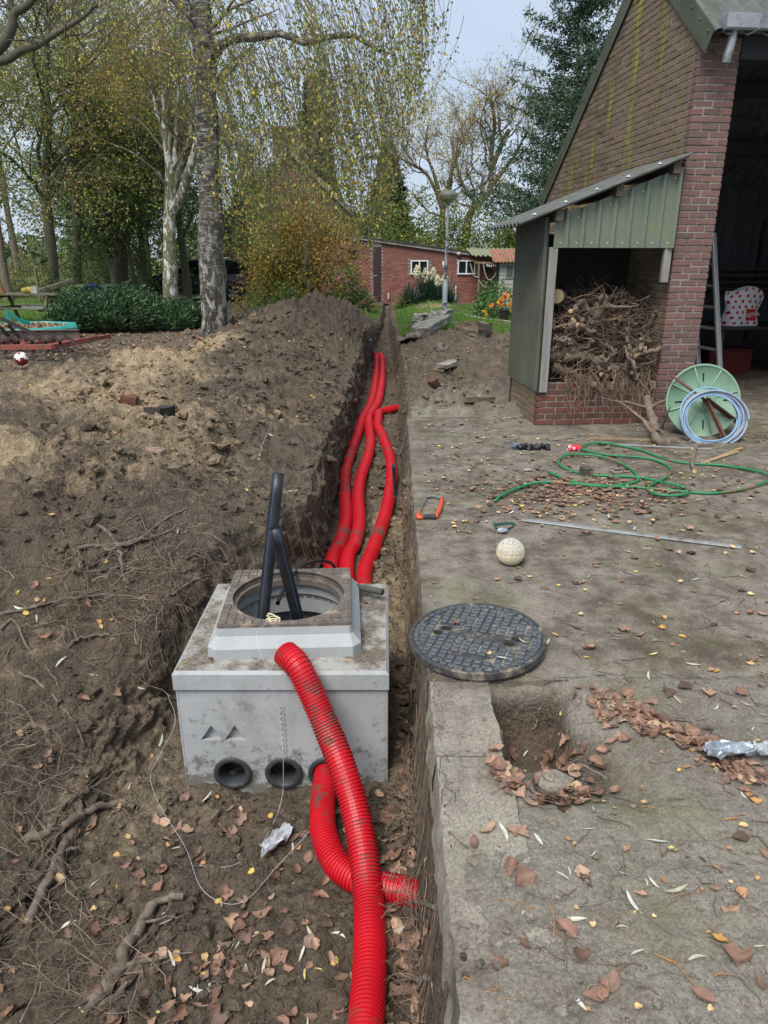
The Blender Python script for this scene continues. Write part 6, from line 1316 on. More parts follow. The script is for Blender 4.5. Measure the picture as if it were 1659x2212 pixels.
for k in range(9):
    q = PY(*c9(1300+k*20, 382+(k % 3)*4), 25.9); g = G(); box(g, (0, 0, 0), (.02, .008, .035), .003, RY(.2*((k % 3)-1))); g.obj('clothes_peg', WPT, None, loc=q, label='white clothes peg hanging on the clothesline', cat='clothes peg', group='white pegs on the clothesline')
# ---- lamp post
lp = onray(960, 679)[0]; lp = Vector((P(960, 679, 0).x, P(960, 679, 0).y, 0)); lampY = lp.y
lt = thing('lamp_post', 'grey garden lamp post with round dark-capped lantern in the lawn', 'lamp post', lp); ztop = PY(966, 440, lampY).z
POL = mat('blotched_grey_pole', (.22, .25, .27), (.30, .33, .35), rough=.6, sc=7, dirt=(.035, .045, .05), dlo=.52, dhi=.58, dsc=4)
g = G(); lathe(g, [(.085, 0), (.078, 1.0), (.05, 1.06), (.047, 1.1)], 18); tubes(g, [(0, 0, 1.05), (.02, 0, ztop-.25), (.02, 0, ztop)], [.045, .038, .036], 14); g.obj('pole', POL, lt, True)
g = G(); rL = .26; lathe(g, [(.04, -.02), (.09, .02), (.17, .07), (.25, .15), (rL, .20)], 28, (.02, 0, ztop)); g.obj('lamp_bowl', mat('yellowed_lamp_bowl', (.30, .28, .20), (.22, .21, .15), rough=.3, bump=0), lt, True)
g = G(); lathe(g, [(rL+.01, .20), (rL+.015, .24), (.24, .30), (.15, .35), (.06, .375), (0, .38)], 28, (.02, 0, ztop)); g.obj('lamp_cap', mat('grey_lichened_cap', (.08, .085, .075), (.14, .14, .12), rough=.6), lt, True)
# ---- yuccas
rr = np.random.default_rng(14); YUC = [(.035, .075, .055, 4), (.055, .10, .07, 3), (.11, .15, .08, 1)]
def yucca(label, c, n, L, fl, seed):
    rr = np.random.default_rng(seed); root = thing('yucca', label, 'plant', c); g = G()
    a = rr.uniform(0, 6.28, n); e = rr.uniform(.05, 1.45, n); ln = L*rr.uniform(.7, 1.1, n); d = np.stack([np.cos(a)*np.cos(e), np.sin(a)*np.cos(e), np.sin(e)], 1); o = rr.normal(size=(n, 3))*.08*L; o[:, 2] = abs(o[:, 2])*1.5
    side = np.stack([-np.sin(a), np.cos(a), 0*a], 1); w = .022; m1 = o+d*(ln*.5)[:, None]; tip = o+d*ln[:, None]+np.array((0, 0, -.18))*ln[:, None]*np.cos(e)[:, None]
    V = np.stack([o-side*w*.6, o+side*w*.6, m1+side*w, m1-side*w, tip], 1).reshape(-1, 3); k = np.arange(n)[:, None]*5
    pal = np.array(YUC); C = np.repeat(pal[rr.choice(3, n, p=pal[:, 3]/8), :3]*rr.uniform(.7, 1.3, n)[:, None], 5, 0)
    g.add(V, np.concatenate([k+np.array([[0, 1, 2, 3]])]), C); g.F.append((k+np.array([[3, 2, 4]]))); g.M.append(np.zeros(n, np.int32)); g.obj('leaves', GLOSS, root)
    for (dx, dz, h) in fl:
        g = G(); tubes(g, [(dx, 0, .2), (dx, 0, dz+h)], [.015, .006], 5); st = g.obj('flower_stalk', BK_O, root); g = G(); m = 260; t = rr.uniform(0, 1, m); rad = .13*np.sin(t*2.9+.15)*(1-.3*t); aa = rr.uniform(0, 6.28, m)
        p = np.stack([dx+rad*np.cos(aa), rad*np.sin(aa), dz+h*t], 1); leaves(g, p, .062, [(.72, .68, .50, 4), (.62, .58, .40, 2)], rr, 1.0, .8); g.obj('bloom', leafmat('cream_petals'), st)
    return root
yp = lambda cx, cy, Y: PY(*c9(cx, cy), Y)
def flow(cx, cy0, cy1, Y, base): a, b = yp(cx, cy1, Y), yp(cx, cy0, Y); return (a.x-base.x, a.z, b.z-a.z)
b1 = Vector((yp(730, 690, 25.6).x, 25.6, 0)); yucca('large yucca clump with cream flower spikes in front of the left window', b1, 420, 1.15, [flow(635, 380, 500, 25.6, b1), flow(715, 405, 545, 25.6, b1), flow(790, 395, 510, 25.6, b1)], 1)
b1 = Vector((yp(560, 740, 24.8).x, 24.8, 0)); yucca('spiky yucca left of the flowering clump', b1, 200, .85, [], 2)
b1 = Vector((yp(915, 720, 24.9).x, 24.9, 0)); yucca('yucca clump right behind the lamp post foot', b1, 260, .95, [flow(833, 470, 575, 24.9, b1), flow(900, 465, 550, 24.9, b1)], 3)
b1 = Vector((yp(850, 700, 25.8).x, 25.8, 0)); yucca('middle yucca behind the soil mound', b1, 220, 1.0, [], 4)
shrub('shrub', 'small yellow-green bush at the left foot of the yuccas', Vector((yp(490, 720, 24.6).x, 24.6, 0)), (.32, .3, .55), 500, .06, [(.22, .20, .05, 3), (.12, .13, .04, 3)], 440, thr=-.4)
# ---- dahlias / flowers and pot
FG = [(.07, .13, .045, 5), (.11, .18, .06, 3), (.05, .09, .04, 2)]
shrub('shrub', 'leafy green shrub left of the orange flowers by the timber shed', Vector((yp(1320, 800, 22.4).x, 22.4, 0)), (.5, .45, .95), 1500, .10, FG, 441, thr=-.35)
da = shrub('dahlia_bush', 'flower bush with orange and yellow blooms by the timber shed', Vector((yp(1465, 840, 21.3).x, 21.3, 0)), (.75, .5, .95), 1500, .085, FG, 442, thr=-.35, cat='flower bush')
FL = leafmat('orange_petals', trans=.15)
for (cx, cy, sz, c) in ((1470, 680, .085, 0), (1495, 680, .08, 0), (1435, 710, .08, 0), (1410, 730, .06, 1), (1425, 755, .075, 0), (1340, 765, .075, 0), (1345, 780, .05, 0), (1505, 760, .07, 0), (1525, 745, .06, 1), (1470, 645, .06, 2), (1545, 660, .06, 2), (1285, 820, .05, 1), (1290, 857, .06, 1), (1525, 820, .05, 1), (1265, 818, .04, 1)):
    q = yp(cx, cy, 20.8)-Vector(da.location); g = G(); d = rr.normal(size=(30, 3)); d /= np.linalg.norm(d, axis=1)[:, None]; leaves(g, d*sz*.15, sz, [[(.72, .30, .06, 3), (.80, .42, .10, 2)], [(.80, .55, .06, 3)], [(.75, .38, .28, 3)]][c], rr, 0, .7, out=d*3); g.obj('bloom', FL, da, loc=q)
pt = P(1089, 693, .0); g = G(); lathe(g, [(.10, 0), (.135, .26), (.15, .27), (.15, .29), (.12, .29), (.11, .24), (0, .24)], 20); g.obj('flower_pot', mat('black_plant_pot', (.02, .02, .022), rough=.6), None, loc=pt, label='black plastic plant pot in the grass below the orange flowers', cat='pot')
# ---- broken concrete and rubble
RUBB = mat('broken_concrete', (.20, .19, .17), (.30, .285, .25), rough=.95, sc=9, bump=.7, dirt=(.09, .075, .055), dlo=.48, dhi=.62, dsc=6)
def chunk(label, a, b, w, h, seed, z=.06, nm='concrete_piece', m=None, dz=0):
    qa, qb = onray(*a)[0], onray(*b)[0]; L = (qb-qa).length; g = G(); bm = bmesh.new(); bmesh.ops.create_cube(bm, size=1); bmesh.ops.subdivide_edges(bm, edges=bm.edges[:], cuts=3, use_grid_fill=True)
    v = np.array([q.co[:] for q in bm.verts])*np.array((w, L, h)); f = [tuple(q.index for q in p.verts) for p in bm.faces]; bm.free(); v = v+np.stack([fbm(v*6+seed, 3), fbm(v*6+seed+5, 3), fbm(v*6+seed+9, 3)], 1)*min(w, h)*.22
    g.add(v, f); o = g.obj(nm, m or RUBB, None, loc=(qa+qb)/2+Vector((0, 0, z)), label=label, cat='rubble'); d = qb-qa; d.z += dz; o.rotation_euler = d.to_track_quat('Y', 'Z').to_euler(); return o
chunk('long broken concrete kerb piece lying tilted on the rubble heap', c9(660, 1085), c9(885, 985), .34, .16, 1, .20, dz=.10)
chunk('flat lower end of concrete kerb in front of the tilted one', c9(505, 1120), c9(650, 1080), .34, .10, 2, .08)
chunk('upright angular concrete chunk behind the long kerb piece', c9(800, 975), c9(915, 940), .35, .30, 3, .22)
chunk('flat slab fragment at the back of the rubble heap', c9(690, 900), c9(840, 890), .28, .12, 4, .10)
chunk('rounded pale rubble lump on top of the heap', c9(640, 945), c9(740, 935), .32, .24, 5, .14)
chunk('brown rotten board under the rubble', c9(530, 985), c9(740, 950), .12, .06, 6, .06, m=BRK)
chunk('small square concrete fragment in front of the rubble heap', c9(630, 1010), c9(720, 990), .26, .16, 7, .10)
c8b = lambda cx, cy: ((1300+cx/1.587)/1.852, (1250+cy/1.587)/1.852)
chunk('pale broken gutter tile on the soil right of the trench', c8b(735, 365), c8b(812, 335), .22, .06, 8, .05)
chunk('small brick stub standing in the soil near the slab corner', c8b(680, 490), c8b(705, 465), .10, .16, 9, .05, m=BR_L)
chunk('grey paver half buried beside the soil mound', c8b(722, 225), c8b(768, 235), .14, .10, 10, .04)
chunk('dark stump of roots at the edge of the lawn', c9(1110, 1030), c9(1250, 1030), .4, .28, 11, .08, m=BRK, nm='root_stump')
chunk('thick dark root across the soil in front of the woodshed corner', ((1024+1350/1.62)/1.852, (1365+400/1.62)/1.852), ((1024+1540/1.62)/1.852, (1365+395/1.62)/1.852), .06, .06, 12, .04, m=BRK, nm='root')
c4 = lambda cx, cy: (cx/1.62/1.852, (1365+cy/1.62)/1.852)
chunk('dark brick half sunk in the sandy dirt heap', c4(800, 385), c4(890, 400), .10, .075, 13, .02, m=BR_L, nm='loose_brick')
chunk('pinkish stone on the dirt heap below the sand', c4(955, 735), c4(1060, 750), .08, .06, 14, .02, nm='stone', m=mat('pink_stone', (.26, .17, .15), (.2, .14, .12)))
chunk('dark clod of peat below the brick on the heap', c4(980, 480), c4(1090, 470), .12, .09, 15, .02, nm='peat_clod', m=mat('black_peat', (.02, .018, .015), (.04, .035, .03), rough=.95))
for k, (cx, cy) in enumerate(((1270, 760), (1100, 930), (1170, 960), (1180, 1000))): 
    q = P(*c9(cx*.98 if k == 0 else cx, 860 if k == 0 else cy), .012); g = G(); box(g, (0, 0, 0), (.45, .22, .012), .004, RZ(.05*k)); g.obj('stepping_stone', RUBB, None, loc=q, label='flat stone in the grass path, %s' % ('farthest, near the wall', 'nearest the lamp post side', 'in the middle of the path', 'at the soil edge')[k], cat='stepping stone')
g = G(); pts = [P(*c9(*q), .02) for q in ((950, 780), (1030, 820), (1150, 865), (1300, 890), (1430, 905), (1530, 915))]; tubes(g, spline(pts, 40)-np.array(pts[0]), np.full(40, .016), 6); g.obj('garden_hose', HW, None, True, loc=pts[0], label='pale hose trailing across the lawn from the lamp post to the pot', cat='hose')
# ---- house behind
hY = 37; hx = PY(622, 330, hY).x; hz = PY(632, 326, hY).z
ho = thing('house', 'red brick house with steep gable and brick chimney half hidden by trees', 'house', (hx, hY, 0))
g = G(); prism(g, [(-4.6, 0), (3.9, 0), (3.9, hz-3.9*.92), (0, hz), (-4.6, hz-4.6*.92)], -7, 0, Matrix(((1, 0, 0, 0), (0, 0, -1, 0), (0, 1, 0, 0), (0, 0, 0, 1))))
def fard_brick():
    m, nt, b = new_mat('far_brick_wall'); n = N(nt); q = nt.nodes.new('ShaderNodeTexBrick'); mp = nt.nodes.new('ShaderNodeMapping'); mp.inputs['Rotation'].default_value = (math.pi/2, 0, 0); n.l(n.pos, mp.inputs['Vector']); n.l(mp.outputs[0], q.inputs['Vector'])
    q.inputs['Scale'].default_value = 1; q.inputs['Brick Width'].default_value = .21; q.inputs['Row Height'].default_value = .063; q.inputs['Mortar Size'].default_value = .008
    q.inputs['Color1'].default_value = (.17, .065, .05, 1); q.inputs['Color2'].default_value = (.12, .05, .042, 1); q.inputs['Mortar'].default_value = (.2, .18, .15, 1); n.l(q.outputs[0], b.inputs['Base Color']); b.inputs['Roughness'].default_value = .9; return m
HB_ = fard_brick(); g.obj('wall', HB_, ho)
for s in (1, -1): g = G(); bar(g, (0, -.09, hz+.08), (s*4.6, -.09, hz+.08-4.6*.92), .14, .20); g.obj('verge', FAS, ho); g = G(); bar(g, (0, 3.5, hz+.16), (s*4.8, 3.5, hz+.16-4.8*.92), 7.2, .10); g.obj('roof', mat('dark_red_roof_tiles', (.12, .05, .04), (.08, .04, .035), rough=.8), ho)
g = G(); box(g, (-.1, .55, hz+.2), (.62, .45, .75)); box(g, (-.1, .55, hz+.99), (.68, .5, .05)); g.obj('chimney', HB_, ho)
# ---- car
cy_ = 30.; cx_ = PY(553, 630, cy_).x; car = thing('parked_car', 'dark blue-black SUV seen from the side behind the rugged birch', 'car', (cx_, cy_, 0))
CARP = mat('black_blue_car_paint', (.010, .014, .024), rough=.18, bump=0, spec=.7); TYR = mat('tyre_rubber', (.02, .02, .02), rough=.8); RIM = mat('alloy_rim', (.35, .36, .38), rough=.3, metal=.8, bump=0); BLKP = mat('black_body_plastic', (.02, .02, .022), rough=.6, bump=0)
prof = [(-.06, .40), (0, .62), (-.05, .95), (-.16, 1.08), (-.55, 1.42), (-.95, 1.56), (-1.9, 1.62), (-2.6, 1.56), (-3.2, 1.18), (-3.35, 1.08), (-4.1, .98), (-4.35, .80), (-4.42, .40), (-3.9, .28), (-.5, .28)]
g = G(); n = len(prof); Wd = [(-.9, .90), (-.86, 1.), (.86, 1.), (.9, .90)]; vs = []
for j, (y, s) in enumerate(((-.78, .93), (-.90, 1.), (.90, 1.), (.78, .93))):
    for (x, z) in prof:
        tum = .16*max(0, z-1.05)/.5; yy = y*(1-tum); cxm, czm = -2.2, .85; ss = 1-(1-s)*.6; vs.append((cxm+(x-cxm)*ss, yy+.9, czm+(z-czm)*ss))
f = [(j*n+k, j*n+(k+1) % n, (j+1)*n+(k+1) % n, (j+1)*n+k) for j in range(3) for k in range(n)]+[tuple(range(n))[::-1], tuple(range(3*n, 4*n))]; g.add(vs, f); bd_ = g.obj('body', CARP, car)
for (pts) in ([(-.62, 1.10), (-.78, 1.36), (-1.05, 1.48), (-1.12, 1.08)], [(-1.18, 1.08), (-1.12, 1.49), (-1.95, 1.53), (-1.98, 1.08)], [(-2.04, 1.08), (-2.02, 1.53), (-2.55, 1.48), (-3.05, 1.12), (-3.0, 1.08)]):
    g = G(); prism(g, pts, 0, .012, Matrix(((1, 0, 0, 0), (0, -.30*1, -1, .10+.26), (0, 1, 0, 0), (0, 0, 0, 1)))); V_ = g.V[-1]; V_[:, 1] = .045+.16*(V_[:, 2]-1.05)/.5*.9-.0-.01*(V_[:, 1] > .2); g.obj('window', GLS, car)
for x in (-.95, -3.5):
    g = G(); lathe(g, [(.22, -.02), (.34, -.02), (.36, .0), (.36, .18), (.33, .2)], 28, (0, 0, 0), RX(-math.pi/2)); wh = g.obj('tyre', TYR, car, True, loc=(x, -.012, .36)); wh.name = 'wheel'
    g = G(); lathe(g, [(.20, .03), (.235, -.015), (.235, 0)], 28, (0, 0, 0), RX(-math.pi/2)); 
    for k in range(5): a = k*2*math.pi/5; bar(g, (0, 0, 0), (.22*math.cos(a), -.0, .22*math.sin(a)), .05, .02, .002, up=(0, 1, 0))
    g.obj('rim', RIM, wh); g = G(); lathe(g, [(.37, -.0), (.44, .0), (.44, .05), (.37, .05)], 28, (0, 0, 0), RX(-math.pi/2), closed=True); V_ = g.V[-1]; V_[:, 2] = np.maximum(V_[:, 2], -.12); g.obj('wheel_arch', BLKP, car, loc=(x, -.02, .36))
g = G(); box(g, (-.02, .9, .52), (.10, .86, .14), .03); g.obj('bumper', BLKP, car); g = G(); box(g, (-.03, .2, 1.02), (.06, .2, .04), .01); box(g, (.0, .12, .52), (.10, .08, .03), .01); g.obj('tail_light', mat('red_tail_light', (.35, .01, .01), rough=.2, bump=0), car); g = G(); tubes(g, [(-1.0, .18, 1.62), (-1.1, .18, 1.66), (-2.5, .18, 1.66), (-2.6, .18, 1.62)], [.018]*4, 6); g.obj('roof_rail', RIM, car)
g = G(); box(g, (-.05, .35, .42), (.06, .07, .03), .008); g.obj('exhaust', RIM, car); g = G(); box(g, (-1.35, .02, .98), (.09, .012, .014), .003); g.obj('door_handle', RIM, car)
# ---- wheelie bins
b4 = lambda cx, cy: (cx/3.414, 540+cy/3.414)
def binn(label, cx0, cx1, cyt, Y, bodyc, lidc):
    a, b = PY(*b4(cx0, cyt), Y), PY(*b4(cx1, cyt), Y); w = (b.x-a.x)/2; r = thing('wheelie_bin', label, 'bin', ((a.x+b.x)/2, Y, 0)); z = max(a.z, .9); mb = mat('bin_body', bodyc, rough=.5, bump=0); g = G(); loft(g, [(-w*.8, -w*.8), (w*.8, -w*.8), (w*.8, w*.8), (-w*.8, w*.8)], 0.05, [(-w*.95, -w), (w*.95, -w), (w*.95, w), (-w*.95, w)], z-.08); g.obj('bin_body', mb, r)
    g = G(); box(g, (0, 0, z-.05), (w, w*1.05, .035), .02); box(g, (0, 0, z-.01), (w*.8, w*.8, .02), .01); g.obj('lid', mat('bin_lid', lidc, rough=.5, bump=0), r); g = G(); tubes(g, [(-w*.7, w*1.15, z-.08), (w*.7, w*1.15, z-.08)], [.018]*2, 8, cap=True); g.obj('handle_bar', TYR, r)
    for s in (-1, 1): g = G(); lathe(g, [(.0, -.03), (.10, -.03), (.10, .03), (0, .03)], 14, (0, 0, 0), RY(math.pi/2)); g.obj('wheel', TYR, r, loc=(s*w*.8, w*.9, .10))
    return r
binn('green-lidded wheelie bin, leftmost of the three bins', 562, 648, 272, 22.5, (.03, .06, .035), (.16, .24, .13)); binn('blue wheelie bin in the middle of the three bins', 650, 735, 262, 23, (.012, .06, .22), (.02, .05, .16)); b_ = binn('dark grey wheelie bin with white sticker, right of the blue one', 756, 858, 252, 22.5, (.015, .018, .025), (.07, .11, .08))
g = G(); box(g, (-.03, -.42*(.34/.3)*.72, .80), (.05, .004, .07)); g.obj('sticker', WPT, b_)
g = G(); box(g, (0, 0, .5), (.06, .06, .55), .01); g.obj('gate_post', PST, None, loc=PY(*b4(770, 340), 24.5)*1.0, label='short brown post between the blue and the dark bin', cat='post'); COL.objects[-1].location.z = 0
# ---- fence wire, road, driveway
fe = thing('wire_fence', 'old wire mesh fence along the left side behind the table', 'fence', PY(40, 640, 29)); f0 = Vector(fe.location); f0.z = 0; fe.location = f0
for x in (-3.2, -1.2, .8, 2.8, 4.8): g = G(); box(g, (x, 0, .75), (.03, .03, .75)); g.obj('post', PST, fe)
g = G(); 
for k in range(17): tubes(g, [(-4, 0, .1+k*.085), (5, 0, .1+k*.085)], [.003]*2, 3)
for k in range(70): tubes(g, [(-4+k*.13, 0, .1), (-4+k*.13, 0, 1.46)], [.003]*2, 3)
g.obj('wire_mesh', mat('galvanised_wire', (.25, .26, .26), rough=.5), fe, kind='stuff')
ra, rb_ = P(-60, 640, 0), P(40, 640, 0); g = G(); g.add([(-30, 27.2, .02), (-10.6, 27.2, .02), (-10.2, 24.6, .02), (-30, 24.6, .02)], [(3, 2, 1, 0)]); g.obj('road', mat('blue_grey_asphalt', (.13, .14, .16), (.17, .18, .20), rough=.7), kind='structure', label='strip of grey road at the left behind the table')
g = G(); g.add([(-9.2, 30, .021), (-6, 30, .021), (-5, 44, .021), (-9.5, 44, .021)], [(0, 1, 2, 3)]); g.obj('path', mat('pale_gravel', (.36, .33, .28), (.28, .25, .21), rough=.9, sc=60), kind='structure', label='pale gravel driveway beyond the bins')
# ---- picnic table, pumpkins, sandpit, harrow
p8 = lambda cx, cy: (cx/3.526, 621+cy/3.526)
tY = 19.6; t0 = Vector((PY(*p8(215, 110), tY).x, tY, 0)); pk = thing('picnic_table', 'weathered wooden picnic table with green legs at the left', 'picnic table', t0, math.radians(-3)); MW = mat('mossy_grey_wood', (.15, .15, .11), (.22, .21, .15), rough=.9, sc=8, dirt=(.08, .10, .03), dlo=.5, dhi=.62, dsc=5); GP = mat('green_algae_post', (.16, .19, .05), (.10, .11, .05), rough=.9)
for k in range(5): g = G(); box(g, (0, -.3+k*.15, .76), (.98, .068, .018), .004); g.obj('top_board', MW, pk)
for s in (-1, 1):
    for k in (0, 1): g = G(); box(g, (0, s*(.72+k*.14), .44), (.98, .062, .018), .004); g.obj('bench_board', MW, pk)
    g = G(); bar(g, (s*.7, -.85, .41), (s*.7, .85, .41), .05, .09); g.obj('cross_beam', MW, pk); g = G(); bar(g, (s*.7, -.36, .71), (s*.7, .36, .71), .05, .07); g.obj('cross_beam', MW, pk)
    for q in (-1, 1): g = G(); bar(g, (s*.65, q*.25, .70), (s*.65, q*.62, 0), .08, .08, .01); g.obj('leg', GP, pk)
def pumpkin(label, cx, r, c, Y):
    q = PY(*p8(cx, 90), Y); root = thing('pumpkin', label, 'pumpkin', (q.x, Y-.1, .779)); g = G(); a = np.linspace(0, 2*math.pi, 40, endpoint=False); v = []; z_ = np.linspace(-1, 1, 12)
    for z in z_: rr_ = (1-abs(z)**2.6)**.5*r*(1-.06*np.abs(np.cos(a*5))); v.append(np.stack([rr_*np.cos(a), rr_*np.sin(a), np.full(40, (z*.78+.78)*r)], 1))
    i = np.arange(11)[:, None]*40+np.arange(40)[None]; j = np.arange(11)[:, None]*40+(np.arange(40)[None]+1) % 40; g.add(np.concatenate(v), np.stack([i, j, j+40, i+40], -1).reshape(-1, 4)); g.obj('body', mat('pumpkin_skin', c, tuple(x*.75 for x in c), rough=.4, sc=20, bump=0), root, True); g = G(); tubes(g, [(0, 0, r*1.45), (.01, 0, r*1.8)], [.02, .012], 8, cap=True); g.obj('stem', GP, root)
pumpkin('greenish yellow pumpkin on the picnic table', 218, .10, (.50, .42, .10), tY); pumpkin('bright yellow pumpkin next to the white block on the table', 250, .11, (.72, .48, .04), tY+.05)
q = PY(*p8(292, 90), tY); g = G(); box(g, (0, 0, .09), (.08, .07, .088), .008); g.obj('white_block', mat('cream_block', (.62, .58, .48), rough=.7), None, loc=(q.x, tY-.12, .779), label='small cream-white block on the picnic table', cat='block')
TEA = mat('teal_plastic', (.015, .27, .25), (.03, .33, .30), rough=.4, sc=3, dirt=(.22, .30, .26), dlo=.54, dhi=.7, dsc=5)
sq = Vector((PY(*p8(150, 260), 15.2).x, 15.2, 0)); sn = thing('play_mat_table', 'low teal round trampoline covered with fallen leaves', 'trampoline', sq); g = G(); R0 = 1.18; lathe(g, [(R0-.22, .31), (R0-.2, .345), (R0-.03, .335), (R0, .30), (R0, .24), (R0-.04, .22)], 8, (0, 0, 0)); g.obj('edge_pad', TEA, sn); g = G(); lathe(g, [(0, .30), (R0-.22, .31)], 24); g.obj('jump_mat', mat('black_mesh_mat', (.03, .03, .03), rough=.9), sn)
for k in range(6): g = G(); a = k*math.pi/3+.1; tubes(g, [((R0-.08)*math.cos(a), (R0-.08)*math.sin(a), .26), ((R0-.04)*math.cos(a), (R0-.04)*math.sin(a), 0)], [.016]*2, 8); g.obj('leg', DK, sn)
q = PY(*p8(125, 250), 14.9); sl = thing('toy_slide', 'teal plastic toy slide scoop lying on the trampoline', 'toy', (q.x, 14.9, .345)); sl.scale = (.62,)*3; sl.rotation_euler = (0, 0, .5); g = G(); vs = []; 
for k in range(12):
    t = k/11; x = .38-.62*t; z = .02+.42*t**1.7+.02; w = .17; 
    for (y, dz) in ((-w, .10), (-w*.85, 0), (w*.85, 0), (w, .10)): vs.append((x+.12*dz*8*.1, y, z+dz))
f = [(a*4+b, a*4+b+1, a*4+b+5, a*4+b+4) for a in range(11) for b in range(3)]; g.add(vs, f); vs2 = [(x, y, z-.015) for x, y, z in vs]; g.add(vs2, [q_[::-1] for q_ in f]); g.obj('chute', TEA, sl)
for s in (-1, 1): g = G(); prism(g, [(-.28, 0), (-.05, .0), (-.24, .40), (-.30, .44)], s*.17, s*.19, Matrix(((1, 0, 0, 0), (0, 0, 1, 0), (0, 1, 0, .0), (0, 0, 0, 1)))); g.obj('side_panel', TEA, sl)
# red harrow
HRD = mat('faded_red_paint', (.30, .075, .055), (.20, .06, .045), rough=.7, sc=12, dirt=(.12, .07, .05), dlo=.5, dhi=.62, dsc=10); SPR = mat('dark_spring_steel', (.035, .03, .028), (.06, .05, .045), rough=.6)
hY_ = 12.6; h0 = PY(*p8(0, 460), hY_); hh = h0.z; ha = thing('spring_tine_harrow', 'old red spring-tine harrow with dark curved tines at the left edge', 'harrow', (h0.x, hY_, 0)); HL = lambda cx, cy, Y: PY(*p8(cx, cy), Y)-Vector((h0.x, hY_, 0))
for a, b in (((-260, 462), (402, 452)), ((402, 452), (742, 384)), ((-260, 418), (560, 408))):
    A_, B_2 = HL(*a, 12.5), HL(*b, 12.5 if b[0] < 500 and b[1] > 420 else 13.4)
    if a[1] == 418: A_, B_2 = HL(*a, 13.5), HL(*b, 13.5)
    g = G(); bar(g, A_, B_2, .06, .09, .005); g.obj('frame_bar', HRD, ha)
for t in (-200, 100, 330, 580): g = G(); A_ = HL(t, 455 if t < 400 else 415, 12.5 if t < 400 else 13.0); bar(g, A_, A_+Vector((.25, .95, .01)), .06, .07, .004); g.obj('cross_bar', HRD, ha)
for a, b in (((0, 232), (300, 372)), ((0, 300), (100, 410)), ((60, 280), (155, 390))): g = G(); bar(g, HL(*a, 12.9), HL(*b, 13.1), .012, .07, .003); g.obj('drawbar', SPR, ha)
for k in range(13):
    row = k % 2; q0 = HL(-120+k*53, 455 if not row else 415, 12.55 if not row else 13.45); ang = np.linspace(math.radians(215), math.radians(-25), 14)
    p = [(.13*math.cos(a), 0, .03+.13*math.sin(a)) for a in ang]+[(.16, -.03, -.05), (.10, -.04, -.13), (.14, -.05, -.22), (.17, -.05, -.32), (.12, -.05, -hh-q0.z*0+.02)]
    g = G(); s_ = spline([Vector(q_) for q_ in p], 34)
    for i in range(33): bar(g, s_[i], s_[i+1], .045, .010, 0, up=(0, 1, 0))
    g.obj('tine', SPR, ha, loc=q0)
a, b = PY(*p8(-60, 330), 13.75), PY(*p8(600, 322), 13.75); g = G(); d = np.array(b-a); bar(g, (0, 0, 0), d, .10, .012); bar(g, (0, .0, -.09), d+(0, 0, -.09), .012, .18); bar(g, (0, -.05, -.17), d+(0, -.05, -.17), .11, .012); g.obj('steel_beam', mat('brown_rusted_beam', (.10, .07, .055), (.15, .11, .09), rough=.7), None, loc=a, label='long rusty brown steel beam lying behind the red harrow', cat='beam')
q = P(*p8(172, 595), 0); fbl = thing('football', 'red and white football under the harrow tines', 'ball', (q.x, q.y, .11)); bm = bmesh.new(); bmesh.ops.create_icosphere(bm, subdivisions=3, radius=.11); bm.verts.ensure_lookup_table(); V_ = [v.co[:] for v in bm.verts]; F_ = [tuple(v.index for v in f.verts) for f in bm.faces]; bm.free()
ic = [Vector((0, s1, s2*1.618)).normalized() for s1 in (-1, 1) for s2 in (-1, 1)]+[Vector((s1, s2*1.618, 0)).normalized() for s1 in (-1, 1) for s2 in (-1, 1)]+[Vector((s2*1.618, 0, s1)).normalized() for s1 in (-1, 1) for s2 in (-1, 1)]
F1 = [f for f in F_ if -1 < max(((Vector(V_[f[0]])+Vector(V_[f[1]])+Vector(V_[f[2]])).normalized()).dot(i) for i in ic) < .955 and Vector(V_[f[0]]).z > -.02]; F2 = [f for f in F_ if f not in set(F1)]
g = G(); g.add(V_, F1); g.obj('white_panels', WPT, fbl, True); g = G(); g.add(V_, F2); g.obj('red_panels', mat('dark_red_leather', (.22, .02, .02), rough=.5, bump=0), fbl, True)
q = PY(-6, 622, 17.5); g = G(); tubes(g, [(0, 0, .2), (.06, 0, -.14)], [.08, .13], 12, cap=True); g.obj('bird_house', mat('orange_brown_wood', (.3, .15, .06), (.2, .1, .05)), None, loc=q, label='orange-brown wooden thing hanging at the left edge above the table', cat='wooden ornament')
g = G(); a, b = PY(*b4(245, 320), 20.8), PY(*b4(540, 225), 21.5); bar(g, (0, 0, 0), b-a, .12, .14, .02); g.obj('leaning_timber', MW, None, loc=a, label='mossy timber beam leaning up behind the picnic table', cat='timber')
# overhead wire
g = G(); a, b = PY(600, 290, 60), PY(1200, 225, 60); tubes(g, spline([(0, 0, 0), (b-a)*.5+Vector((0, 0, -.5)), b-a], 30), np.full(30, .012), 4); g.obj('overhead_wire', SPR, None, loc=a, label='thin overhead wire crossing the sky behind the trees', cat='wire')
